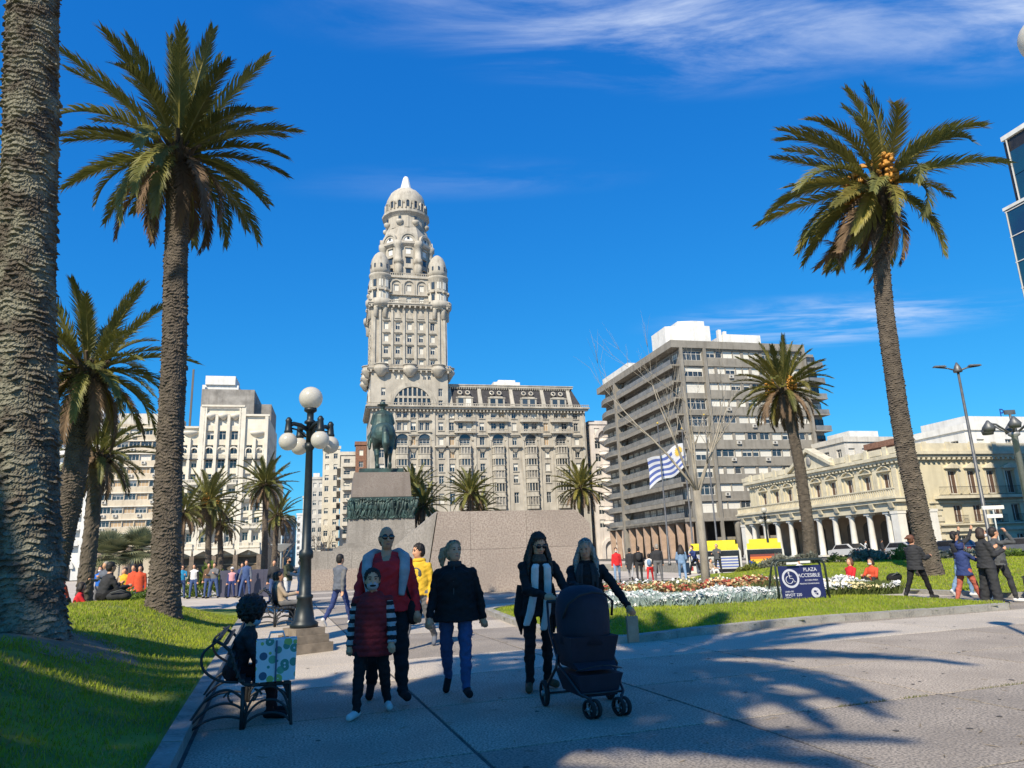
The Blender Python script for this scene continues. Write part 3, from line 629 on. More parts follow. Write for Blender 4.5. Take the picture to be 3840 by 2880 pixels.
    for k in range(10):
        a = 2 * pi * (k + 0.5) / 10; t.M = RZ(a)
        for z, h, st in ((63.4, 1.7, 2), (66.6, 1.8, 2)): t.box(2.40, -0.42, z, 2.50, 0.42, z + h, 1 if k % 3 else 2)
        t.box(2.45, -0.6, 65.6, 2.95, 0.6, 66.0, 0); t.box(2.44, -0.2, 71.6, 2.52, 0.2, 72.6, 2); t.box(2.45, -0.12, 62.6, 2.62, 0.12, 69.2, 0) if k % 2 else None
    t.M = ID; tm = t.mesh('turret', [m_salvo2, m_shut, m_glass])
    for (x, y) in ((2.1, 2.1), (16.3, 2.1), (2.1, 16.1), (16.3, 16.1)): obj('turret', tm, T, (x, y, 0), rw.random() * 0.1)
    # octagonal lantern
    cx = cy = 9.1; oc = pi / 8
    b = MB(); b.lathe([(6.5, 69.5), (6.5, 79.0), (7.0, 79.3), (7.35, 79.6), (7.35, 80.2), (7.0, 80.3)], 8, cx, cy, oc, 2 * pi + oc, smooth=False)
    b.lathe([(6.7, 80.3), (6.4, 82.2), (5.5, 84.8)], 8, cx, cy, oc, 2 * pi + oc, smooth=False)
    b.lathe([(5.3, 84.8), (5.3, 88.0), (5.75, 88.5), (6.25, 88.9), (6.25, 89.5), (5.9, 89.6)], 16, cx, cy, smooth=False)
    b.lathe([(5.35, 89.6), (5.35, 91.4), (5.5, 91.5)], 16, cx, cy, smooth=False); b.build('lantern', m_salvo, T)
    for k in range(8):
        a = k * pi / 4 - pi / 2 + 0.0; b = MB(); b.M = TR(cx, cy) @ RZ(a + pi / 2)
        r = 6.5 * cos(pi / 8)
        arch_ring(b, 0, 80.4, 1.75, 2.3, -r - 0.75, -r + 0.9, 14); arch_ring(b, 0, 80.4, 1.15, 1.75, -r - 0.5, -r + 0.9, 12)
        b.slab(list(reversed(arc(0, 80.4, 1.15, 10))), -r - 0.35, -r + 0.9, 1); b.box(-0.3, -r - 0.37, 80.8, 0.3, -r - 0.351, 81.5, 2)
        for z in (71.4, 74.4, 76.9): b.box(-0.6, -r - 0.06, z, 0.6, -r + 0.02, z + 1.5, 1 if z > 76 else 2); b.box(-0.85, -r - 0.4, z + 1.6, 0.85, -r, z + 1.85, 0)
        b.build('arched_gable', [m_salvo2, m_spire, m_glass], T)
        b = MB(); aa = a + pi / 8; x, y = cx + 6.45 * cos(aa), cy + 6.45 * sin(aa)
        b.lathe([(0.2, 70.6), (1.0, 71.6), (1.05, 73.4), (0.95, 73.5), (0.95, 74.2), (1.15, 74.3), (1.15, 75.4), (0.85, 75.5), (0.85, 78.6), (1.2, 79.0), (1.2, 80.25)], 10, x, y); b.build('engaged_column', m_salvo2, T)
        b = MB(); b.M = TR(cx, cy) @ RZ(aa + pi / 2); b.lathe([(0.3, 85.3), (0.95, 86.0), (0.95, 86.6), (0.8, 86.61)], 10, 0, -5.3, pi, 2 * pi); b.box(-0.35, -5.4, 86.7, 0.35, -5.2, 87.9, 1); b.build('small_balcony', [m_salvo2, m_glass], T)
    for k in range(16):
        a = 2 * pi * k / 16; b = MB(); b.M = TR(cx, cy) @ RZ(a); b.M = b.M @ RZ(pi / 2); arch_ring(b, 0, 91.9, 0.42, 0.72, -5.6, -4.6, 8); b.box(-0.36, -5.42, 90.6, 0.36, -5.2, 92.2, 1); b.box(-0.72, -5.6, 90.2, -0.42, -5.0, 91.9, 0); b.box(0.42, -5.6, 90.2, 0.72, -5.0, 91.9, 0); b.build('dome_arch', [m_salvo2, m_glass], T)
    b = MB(); b.lathe([(5.3, 91.4), (5.25, 92.8), (4.95, 94.4), (4.3, 95.8), (3.2, 97.0), (2.1, 97.6), (1.9, 97.8)], 32, cx, cy, rib=0.06); b.build('dome', m_salvo2, T)
    b = MB(); b.lathe([(2.0, 97.4), (2.0, 97.9), (1.5, 98.1), (1.4, 98.6), (0.75, 101.4), (0.5, 101.8)], 12, cx, cy, smooth=False); b.build('spire', m_spire, T)
build_palace()
# ------------------------------------------------------------------ grey apartment slab
m_conc = mat('grey_concrete', (0.275, 0.255, 0.222), 0.9, 0.12, 0.5, streak=0.45, bump=0.15, bscale=5)
m_conc2 = mat('grey_panel', (0.30, 0.29, 0.275), 0.85, 0.12, 0.5, streak=0.3)
m_rail = mat('grey_rail_panel', (0.22, 0.225, 0.225), 0.4, 0.15, 0.8, rand=0.1)
m_arc = mat('pink_column', (0.50, 0.36, 0.27), 0.85, 0.12, 1.0)
m_dark = mat('shop_dark', (0.035, 0.032, 0.03), 0.4, 0.3, 0.8)
m_brick = mat('brick_red', (0.25, 0.13, 0.09), 0.9, 0.2, 3)
m_acunit = mat('air_conditioner', (0.62, 0.60, 0.55), 0.6, 0.1)
ac = MB(); ac.box(-0.4, -0.35, 0, 0.4, -0.01, 0.55, 0); ac.M = Matrix(); ac.lathe([(0.2, 0), (0.2, 0.0)], 6) if False else None; ac.box(-0.28, -0.355, 0.08, 0.12, -0.351, 0.46, 1); acm = ac.mesh('air_conditioner', [m_acunit, m_bfr])
def build_grey():
    T = thing('apartment_block', 'grey concrete apartment block with balconies and ribbon windows behind bare tree', 'building', AB(60, 113.5), ALPHA)
    H0, FH, NF = 6.6, 3.05, 10; top = H0 + FH * NF
    x_end, depth = 25.5, 38.0
    w = MB()
    # right-hand front: ribbon windows over concrete spandrels
    for k in range(NF):
        z = H0 + FH * k; wins = []; x = 5.1
        while x < x_end - 1.0:
            ww = rw.choice((1.6, 2.0, 2.4, 1.3)); ww = min(ww, x_end - 0.3 - x); wins.append((x, x + ww, z + 1.55, z + 2.95, None, 2 if ww > 1.5 else 1)); x += ww + rw.choice((0.12, 0.12, 0.5))
        facade(T, w, TR(0, 0), x_end, z, z + FH, wins + [(0.35, 4.3, z + 0.95, z + 2.75, None, 4)], 0.3, 0, states={0: 3, 1: 2, 2: 7})
        for x in ([6, 9.5, 13, 17, 21] if k % 3 else [8, 15]):
            if rw.random() < 0.45: put('air_conditioner', acm, T, ID, x + rw.random(), 0, z + 0.75)
    w.box(0, 0.31, H0, x_end, depth, top, 1)
    w.build('wall', [m_conc, m_conc2], T)
    b = MB()
    for k in range(NF + 1): z = H0 + FH * k; b.box(-0.02, -0.18, z - 0.12, x_end + 0.02, -0.002, z + 0.12)
    b.box(-1.9, -0.5, top + 0.13, x_end + 0.3, depth + 0.3, top + 1.5); b.build('parapet', m_conc, T)
    for x in (0.0, 4.7, x_end): b = MB(); b.box(x - 0.28, -0.55, 0.0, x + 0.28, -0.185, top + 0.1); b.build('pier', m_conc, T)
    # left side: recessed long balconies and a bay of rounded balconies at the far end
    for k in range(NF):
        z = H0 + FH * k
        b = MB(); b.box(-1.8, 0.5, z - 0.02, -0.003, 27.2, z + 0.26); b.slab([(0.5, 0)] * 0 or [(-1.8, z - 0.5), (-1.5, z - 0.5), (-1.5, z - 0.021), (-1.8, z - 0.021)], 0.5, 27.2)
        b.build('balcony', m_conc, T)
        for i in range(9):
            y0 = 0.6 + i * 2.95; b = MB(); b.box(-1.78, y0 + 0.03, z + 0.3, -1.74, y0 + 2.9, z + 1.15); b.build('rail_panel', m_rail, T)
            st = wvar({0: 4, 1: 3, 2: 2, 4: 2}); put('window', win_mesh(2.3, 2.3, st, 3, 'b'), T, TR(-0.06, 0) @ RZ(-pi / 2), -(y0 + 2.6), 0, z + 0.3)
        b = MB(); b.slab([(-1.8, z + 0.27), (-1.5, z + 0.27), (-0.1, z + 2.7), (-0.1, z + FH - 0.1), (-0.4, z + FH - 0.1)], 26.6, 27.1); b.build('bracket', m_conc, T)
        b = MB(); b.M = TR(0, 28.2); P = [(0, 0), (-1.2, 0.2)] + [(-1.2 - 0.9 * sin(pi * i / 8), 0.2 + 9.4 * i / 8) for i in range(1, 8)] + [(-1.2, 9.6), (0, 9.8)]
        b.prism(list(reversed(P)), z, z + 0.28, 0); P2 = [(x * 0.98 if x < 0 else -0.003, y) for x, y in P]; b.prism(list(reversed(P2)), z + 0.29, z + 1.15, 1); b.build('rounded_balcony', [m_conc, m_rail], T)
        for i in range(3): put('window', win_mesh(2.2, 1.9, wvar({0: 6, 1: 2, 2: 1}), 2, 'b'), T, TR(-0.06, 0) @ RZ(-pi / 2), -(31.2 + i * 2.9), 0, z + 1.1)
    b = MB(); b.box(-2.0, 27.25, 0, -0.004, 28.1, top + 0.1); b.build('fin', m_conc, T)
    # right end balconies
    for k in range(NF):
        z = H0 + FH * k; b = MB(); b.box(x_end + 0.03, -0.9, z, x_end + 3.6, 9, z + 0.25, 0); b.box(x_end + 0.3, -0.85, z + 0.27, x_end + 3.55, -0.8, z + 1.1, 1); b.box(x_end + 3.5, -0.79, z + 0.27, x_end + 3.55, 9, z + 1.1, 1); b.build('corner_balcony', [m_conc, m_rail], T)
        put('window', win_mesh(2.6, 2.2, wvar({0: 3, 1: 1, 2: 1}), 3, 'b'), T, TR(x_end + 0.45, 0.6), 0, 0, z + 0.3)
    b = MB(); b.box(x_end + 0.02, 0.75, 0, x_end + 3.0, depth - 2, top); b.build('end_wall', m_conc2, T)
    # arcade on the ground floor
    b = MB(); b.box(3.6, 3.2, 0, x_end, 12, H0 - 0.02, 0); b.box(3.6, 12, 0, 9, depth, H0 - 0.02, 0); b.build('shopfront', m_dark, T)
    b = MB(); b.box(-1.8, -0.5, H0 - 0.5, x_end, depth, H0 - 0.03); b.build('soffit', m_conc, T)
    c = MB(); c.frus(-0.40, -0.26, 0.40, 0.26, 0, -0.6, -0.3, 0.6, 0.3, H0 - 0.52); cm = c.mesh('arcade_column', m_arc)
    for i in range(11): obj('arcade_column', cm, T, (-1.0, 0.6 + i * 3.6, 0))
    c2 = MB(); c2.lathe([(0.5, 0), (0.5, 5.2), (0.62, 5.6), (0.62, 6.08)], 14); c2m = c2.mesh('arcade_column', m_conc)
    for x in (8.0, 13.5, 19, 24.5): obj('arcade_column', c2m, T, (x, 0.3, 0))
    b = MB(); b.box(4.5, 1.6, 2.9, 24, 1.9, 3.4, 0); b.box(4.8, 1.7, 0.1, 5.2, 1.85, 2.9, 0); b.box(11.5, 1.7, 0.1, 11.9, 1.85, 2.9, 0); b.box(17.5, 1.7, 0.1, 17.9, 1.85, 2.9, 0); b.box(12.6, 1.72, 0.8, 15.4, 1.82, 2.8, 1); b.box(19.2, 1.72, 0.8, 22.4, 1.82, 2.8, 1); b.build('shop_glazing', [m_conc, mat('blue_shop_glass', (0.05, 0.20, 0.36), 0.2, 0.2, 1)], T)
    # roof structures
    b = MB(); b.prism([(-1.0, 3), (3.2, 1.6), (7.5, 1.6), (7.5, 9), (-1.0, 9)], top + 1.51, top + 5.2); b.prism([(1.5, 2.6), (4.2, 1.9), (6.6, 1.9), (6.6, 8), (1.5, 8)], top + 5.2, top + 6.2); b.build('penthouse', m_white, T)
    b = MB(); b.box(11, 3, top + 1.51, 19, 9, top + 4.2); b.box(10.3, 3.4, top + 1.51, 10.9, 4.2, top + 5.2); b.box(11.4, 3.4, top + 4.2, 12, 4, top + 4.9); b.build('tank_room', m_white, T)
    b = MB(); b.box(-0.8, 22, top + 1.51, 3, 37, top + 3.4); b.build('roof_hut', m_white, T)
build_grey()

# ------------------------------------------------------------------ cream palace with the colonnade
m_cream = mat('cream_stucco', (0.63, 0.565, 0.40), 0.88, 0.08, 0.5, streak=0.25, bump=0.1, bscale=5)
m_cream2 = mat('cream_trim', (0.66, 0.60, 0.45), 0.88, 0.12, 0.8, streak=0.3, bump=0.1, bscale=5)
m_colw = mat('white_column', (0.74, 0.72, 0.66), 0.85, 0.06, 1.0, streak=0.15)
m_blind = mat('grey_brown_blind', (0.20, 0.165, 0.125), 0.6, 0.1, 3, stretch=(1, 1, 10))
def build_colonnade():
    T = thing('colonnaded_palace', 'two storey cream palace with white colonnade and central pediment', 'building', AB(60, 64), ALPHA)
    DY, DX = 32.0, 30.0
    FP = TR(0, DY) @ RZ(-pi / 2)      # portico side: local x runs from the far end (0) to the near corner (32), outward -x
    FW = ID                            # wing facing the camera
    w = MB()
    yw = [DY - (4.2 + 3.01 * i) for i in range(9)]
    pw = [(x - 0.62, x + 0.62, 6.95, 9.0, 3) for x in yw]
    facade(T, w, FP, DY, 6.0, 10.2, pw, 0.35)
    xw = [3.2 + 1.65 + 2.57 * i for i in range(10)]
    w2 = [(x - 0.62, x + 0.62, 6.25, 8.8, 3) for x in xw] + [(x - 0.6, x + 0.6, 3.2, 5.1, 3) for x in xw] + [(x - 0.6, x + 0.6, 0.7, 1.9, 0) for x in xw]
    facade(T, w, FW, DX, 0.0, 10.2, w2, 0.35)
    w.add([(0.36, 0, 10.2), (DX, 0, 10.2), (DX, DY, 10.2), (0.36, DY, 10.2)], [(0, 1, 2, 3)], 0); w.box(0.4, 0.4, 6.0, DX - 0.1, DY - 0.01, 10.1, 0)
    w.add([(0, 0, 6.0), (0.36, 0, 6.0), (0.36, 0, 10.2), (0, 0, 10.2)], [(0, 1, 2, 3)], 0)
    w.build('wall', m_cream, T)
    # inner wall of the portico with dark arches
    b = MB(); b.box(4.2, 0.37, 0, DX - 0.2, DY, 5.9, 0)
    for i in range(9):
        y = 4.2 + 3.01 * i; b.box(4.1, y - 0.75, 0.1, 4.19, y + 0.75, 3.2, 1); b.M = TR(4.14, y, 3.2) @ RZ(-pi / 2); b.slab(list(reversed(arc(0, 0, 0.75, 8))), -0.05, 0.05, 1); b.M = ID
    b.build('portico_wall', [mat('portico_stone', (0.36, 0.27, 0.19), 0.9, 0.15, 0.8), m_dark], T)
    # columns
    c = MB(); c.box(-0.46, -0.46, 0, 0.46, 0.46, 0.18); c.lathe([(0.42, 0.18), (0.42, 0.3), (0.36, 0.36), (0.36, 1.6), (0.30, 4.2), (0.36, 4.3), (0.36, 4.45)], 16); c.box(-0.42, -0.42, 4.45, 0.42, 0.42, 4.7); cm = c.mesh('column', m_colw)
    for i in range(10): obj('column', cm, T, (-1.55, 2.9 + 2.95 * i, 0))
    obj('column', cm, T, (0.2, DY - 0.6, 0))
    c = MB(); c.box(-0.5, -0.5, 0, 0.5, 0.5, 4.7); c.box(-0.56, -0.56, 0, 0.56, 0.56, 0.4); c.box(-0.56, -0.56, 4.4, 0.56, 0.56, 4.69); cm = c.mesh('corner_pillar', m_colw)
    for y in (1.5, DY - 0.5): obj('corner_pillar', cm, T, (-1.55, y, 0))
    obj('corner_pillar', cm, T, (0.55, 0.0 - 0.55, 0))
    # architrave and balcony above
    b = MB(); b.box(-2.1, 0.9, 4.71, -1.0, DY, 5.6); b.box(-0.995, 0.9, 4.9, 0.35, DY, 5.55); b.box(-0.98, 0.38, 4.72, 4.19, DY, 4.88); b.build('architrave', m_cream2, T)
    b = MB(); b.box(-2.4, 0.5, 5.61, -0.002, DY + 0.2, 5.98); b.box(-2.6, 0.4, 5.99, -0.002, DY + 0.3, 6.2)
    for i in range(11): y = 2.9 + 2.95 * i - 1.47; b.frus(-2.3, y - 0.25, -1.5, y + 0.25, 5.05, -2.5, y - 0.3, -1.5, y + 0.3, 5.6) if 0.8 < y < DY else None
    b.M = FP @ TR(0, -2.3, 0); balustrade(b, -0.1, DY - 0.6, 0, 6.21, 0.95, 0.34); b.M = ID
    b.build('balcony', m_cream2, T)
    # pilasters and arched pediments over the windows
    for i in range(10):
        x = DY - (2.7 + 3.01 * i); b = MB(); b.M = FP; b.box(x - 0.34, -0.16, 6.2, x + 0.34, -0.002, 9.8); b.box(x - 0.42, -0.2, 9.5, x + 0.42, -0.162, 9.8); b.build('pilaster', m_cream2, T)
    pd = MB(); pd.box(-0.95, -0.35, 0, 0.95, -0.002, 0.14)
    for i in range(8):
        a0_, a1_ = -0.95 + 1.9 * i / 8, -0.95 + 1.9 * (i + 1) / 8; f = lambda t: 0.14 + 0.42 * (1 - (t / 0.95) ** 2); pd.slab([(a0_, f(a0_)), (a1_, f(a1_)), (a1_, f(a1_) + 0.13), (a0_, f(a0_) + 0.13)], -0.35, -0.002)
    pd.slab([(-0.8, 0.14), (0.8, 0.14), (0, 0.5)], -0.1, -0.003); pdm = pd.mesh('window_pediment', m_cream2)
    sur = MB(); sur.box(-0.82, -0.1, 0, -0.64, -0.002, 2.1); sur.box(0.64, -0.1, 0, 0.82, -0.002, 2.1); surm = sur.mesh('window_surround', m_cream2)
    for x in yw: put('window_pediment', pdm, T, FP, x, 0, 9.2); put('window_surround', surm, T, FP, x, 0, 6.95)
    pt = MB(); pt.box(-1.0, -0.35, 0, 1.0, -0.002, 0.14); pt.slab([(-1.0, 0.141), (1.0, 0.141), (0, 0.6)], -0.32, -0.003); ptm = pt.mesh('window_pediment', m_cream2)
    sur = MB(); sur.box(-0.82, -0.1, 0, -0.64, -0.002, 2.6); sur.box(0.64, -0.1, 0, 0.82, -0.002, 2.6); surm2 = sur.mesh('window_surround', m_cream2)
    for x in xw: put('window_pediment', ptm, T, FW, x, 0, 9.0); put('window_surround', surm2, T, FW, x, 0, 6.3)
    # cornice, parapet with relief panels, central pediment
    b = MB(); b.box(-0.5, -0.5, 10.2, DX, -0.003, 10.5); b.box(-0.5, -0.002, 10.2, -0.003, DY + 0.2, 10.5); b.box(-0.75, -0.75, 10.505, DX, DY + 0.4, 10.85)
    for i in range(48): x = 0.3 + 0.66 * i; b.box(-0.48, x, 9.95, -0.004, x + 0.3, 10.195); b.box(x, -0.48, 9.95, x + 0.3, -0.004, 10.195) if x < DX - 1 else None
    b.build('cornice', m_cream2, T)
    b = MB(); b.box(-0.3, -0.3, 10.86, DX, 0.1, 11.75); b.box(-0.3, 0.11, 10.86, 0.1, DY + 0.2, 11.75)
    for i in range(11): y = 0.3 + 3.05 * i; b.box(-0.42, y - 0.3, 10.86, -0.301, y + 0.3, 11.9); b.box(-0.36, y + 0.6, 11.05, -0.302, y + 2.4, 11.6)
    for i in range(9): x = 1.5 + 3.1 * i; b.box(x - 0.3, -0.42, 10.86, x + 0.3, -0.301, 11.9)
    b.build('parapet', m_cream2, T)
    b = MB(); b.M = FP; c0 = DY - 16.6
    b.slab([(c0 - 4.1, 11.0), (c0 + 4.1, 11.0), (c0, 13.1)], -0.45, 0.5)
    for sgn in (-1, 1): b.slab([(c0 + sgn * 4.5, 10.95), (c0 + sgn * 4.5, 11.35), (c0, 13.75), (c0, 13.3)] if sgn < 0 else [(c0, 13.3), (c0, 13.75), (c0 + 4.5, 11.35), (c0 + 4.5, 10.95)], -0.85, 0.6)
    b.M = FP @ TR(c0, -0.47, 12.05) @ Matrix.Rotation(pi / 2, 4, 'X'); b.lathe([(0.62, -0.02), (0.62, 0.12), (0.4, 0.18)], 12, sx=0.7, mi=1); b.M = ID
    b.build('pediment', [m_cream2, m_conc2], T)
    # wing: string courses, quoins, iron balconies
    b = MB(); b.box(2.0, -0.85, 5.75, DX, -0.003, 6.05); b.box(2.0, -0.25, 2.3, DX, -0.003, 2.65); b.box(1.2, -0.2, 5.3, DX, -0.004, 5.5); b.box(2.0, -0.35, 2.95, DX, -0.003, 3.1)
    for k in range(8): b.box(1.9, -0.14, 0.3 + k * 0.62, 2.5 + 0.25 * (k % 2), -0.003, 0.3 + k * 0.62 + 0.5)
    b.build('string_course', m_cream2, T)
    b = MB(); railing(b, 2.1, DX - 0.2, -0.78, 6.06, 0.9, 0.16, 0.014)
    for x in xw: railing(b, x - 0.85, x + 0.85, -0.32, 3.11, 0.85, 0.14, 0.014)
    b.build('iron_railing', m_iron, T)
build_colonnade()

# roofs seen over the cream palace
def simple_block(name, label, a0, a1, b0, b1, z1, m, rows, cols, z0=3.5, wsz=(1.3, 1.5), states={0: 4, 1: 3, 2: 2}, sidel=True, roof=None, balcony=False, fr='w', shopz=0.0):
    T = thing(name, label, 'building', AB(a0, b0), ALPHA); W_, D_ = a1 - a0, b1 - b0; w = MB()
    def faces(F, Wd, n):
        ww = []
        for r in range(rows):
            z = z0 + (z1 - z0 - 0.6) * r / rows
            for c in range(n):
                x = Wd * (c + 0.5) / n; ww.append((x - wsz[0] / 2, x + wsz[0] / 2, z + 0.9, z + 0.9 + wsz[1]))
        facade(T, w, F, Wd, 0, z1, ww, 0.3, states=states, fr=fr)
        if balcony:
            for r in range(rows):
                z = z0 + (z1 - z0 - 0.6) * r / rows; b = MB(); b.M = F; b.box(Wd * 0.08, -1.0, z + 0.5, Wd * 0.92, -0.003, z + 0.7, 0); b.box(Wd * 0.08, -1.0, z + 0.71, Wd * 0.92, -0.92, z + 1.5, 0); b.build('balcony', m, T)
    faces(ID, W_, cols)
    if sidel: faces(TR(0, D_) @ RZ(-pi / 2), D_, max(2, int(D_ / 3.2)))
    else: w.add([(0, D_, 0), (0, 0, 0), (0, 0, z1), (0, D_, z1)], [(0, 1, 2, 3)])
    w.add([(W_, 0, 0), (W_, D_, 0), (W_, D_, z1), (W_, 0, z1)], [(0, 1, 2, 3)]); w.add([(0, 0, z1), (W_, 0, z1), (W_, D_, z1), (0, D_, z1)], [(0, 1, 2, 3)])
    w.add([(W_, D_, 0), (0, D_, 0), (0, D_, z1), (W_, D_, z1)], [(0, 1, 2, 3)])
    w.build('wall', m, T)
    b = MB(); b.box(-0.25, -0.25, z1 + 0.002, W_ + 0.25, 0.3, z1 + 0.9); b.box(-0.25, 0.301, z1 + 0.002, 0.3, D_, z1 + 0.9); b.build('parapet', m, T)
    if shopz: b = MB(); b.box(0.3, -0.05, 0.1, W_ - 0.3, -0.004, shopz); b.build('shopfront', m_dark, T)
    if roof:
        for (x0, x1, y0, y1, h) in roof: b = MB(); b.box(x0, y0, z1 + 0.004, x1, y1, z1 + h); b.build('rooftop_hut', m_white, T)
    return T
m_pale = mat('pale_render', (0.62, 0.59, 0.53), 0.9, 0.12, 0.4, streak=0.4)
m_beige = mat('beige_render', (0.60, 0.52, 0.40), 0.9, 0.1, 0.4, streak=0.4)
m_pinkw = mat('rosy_white_render', (0.66, 0.60, 0.55), 0.9, 0.1, 0.4, streak=0.35)
simple_block('office_block', 'white stepped building behind the cream palace roof', 85, 96, 105, 118, 18.6, m_pale, 5, 4, roof=[(3, 9, 2, 8, 2.3)])
simple_block('brick_house', 'red brick rear wall showing between the grey block and colonnade roof', 84, 100, 92, 99, 16.2, m_brick, 3, 3)
simple_block('white_tower_block', 'white block with rounded top at right edge behind palace wing', 84.5, 104, 80, 92, 16.2, m_white, 4, 4, roof=[(1.5, 14, 1, 9, 2.2)])
m_bglass = mat('blue_curtain_glass', (0.015, 0.10, 0.15), 0.06, 0.25, 0.25, col2=(0.02, 0.05, 0.12), spec=1.0, rand=0.35)
def build_glass():
    T = thing('glass_tower', 'blue glass office tower cropped by the right edge', 'building', AB(54.4, 20.4), ALPHA); z0, z1 = 0, 34.2
    b = MB(); b.box(0.05, 0.05, 0, 18, 22, z1 - 0.1); b.build('core', m_dark, T)
    pm = MB(); pm.box(0.03, -0.04, 0.03, 1.77, 0.0, 2.17); pme = pm.mesh('pane', m_bglass)
    for F, n in ((ID, 10), (TR(0, 21.6) @ RZ(-pi / 2), 12)):
        for i in range(n):
            for k in range(7, 15): put('pane', pme, T, F, i * 1.8, 0, k * 2.2)
    b = MB(); b.box(0.0, -0.03, 0, 18, 0.04, 15.3); b.box(-0.03, 0.0, 0, 0.04, 21.6, 15.3); b.build('lower_glazing', m_bglass, T)
    for i in range(11): b = MB(); b.box(i * 1.8 - 0.04, -0.12, 15.3, i * 1.8 + 0.04, -0.045, z1); b.build('mullion', m_wfr, T)
    for i in range(13): b = MB(); b.box(-0.12, i * 1.8 - 0.04, 15.3, -0.045, i * 1.8 + 0.04, z1); b.build('mullion', m_wfr, T)
    b = MB(); b.box(-0.15, -0.15, z1, 18, 22, z1 + 0.4); b.build('roof_edge', m_white, T)
    b = MB(); b.box(-1.5, 8, 0, -0.13, 21.9, 27.6); b.build('lower_wing', m_bglass, T)
    b = MB(); b.box(-1.6, 7.9, 27.6, -0.13, 22.0, 27.85); b.build('ledge', m_white, T)
    for k in range(8): b = MB(); b.box(-1.56, 8.0, 12 + 2.2 * k, -1.505, 21.9, 12.07 + 2.2 * k); b.build('mullion', m_wfr, T)
    for k in range(8): b = MB(); b.box(-1.57, 8.1 + 1.95 * k, 10, -1.508, 8.17 + 1.95 * k, 27.5); b.build('mullion', m_wfr, T)
    b = MB(); b.box(3.5, 3, z1 + 0.71, 12, 10, z1 + 3.2); b.build('plant_room', m_bfr, T)
build_glass()
# rosy white ornate block between the palace and the grey block
def build_rosy():
    T = simple_block('rosy_apartment_house', 'rosy white narrow building between the beige palace and grey block', 61.2, 76, 166.5, 180, 33.0, m_pinkw, 8, 4, 6.5, (1.5, 2.0))
    for k in range(7):
        b = MB(); z = 8.2 + 3.4 * k; b.lathe([(0.3, z - 0.6), (1.5, z), (1.5, z + 0.3), (1.4, z + 0.31), (1.4, z + 0.9), (1.5, z + 0.95)], 12, 3.6, -0.05, pi, 2 * pi); b.build('round_balcony', m_pinkw, T)
    b = MB(); arch_ring(b, 3.6, 29.5, 1.9, 2.6, -1.0, -0.003, 12); b.build('arch', m_pinkw, T)
    b = MB(); arch_ring(b, 3.6, 2.6, 1.7, 2.5, -0.7, -0.003, 12); b.box(1.1, -0.7, 0, 1.9, -0.003, 2.6); b.box(5.3, -0.7, 0, 6.1, -0.003, 2.6); b.build('porch', m_pinkw, T)
build_rosy()
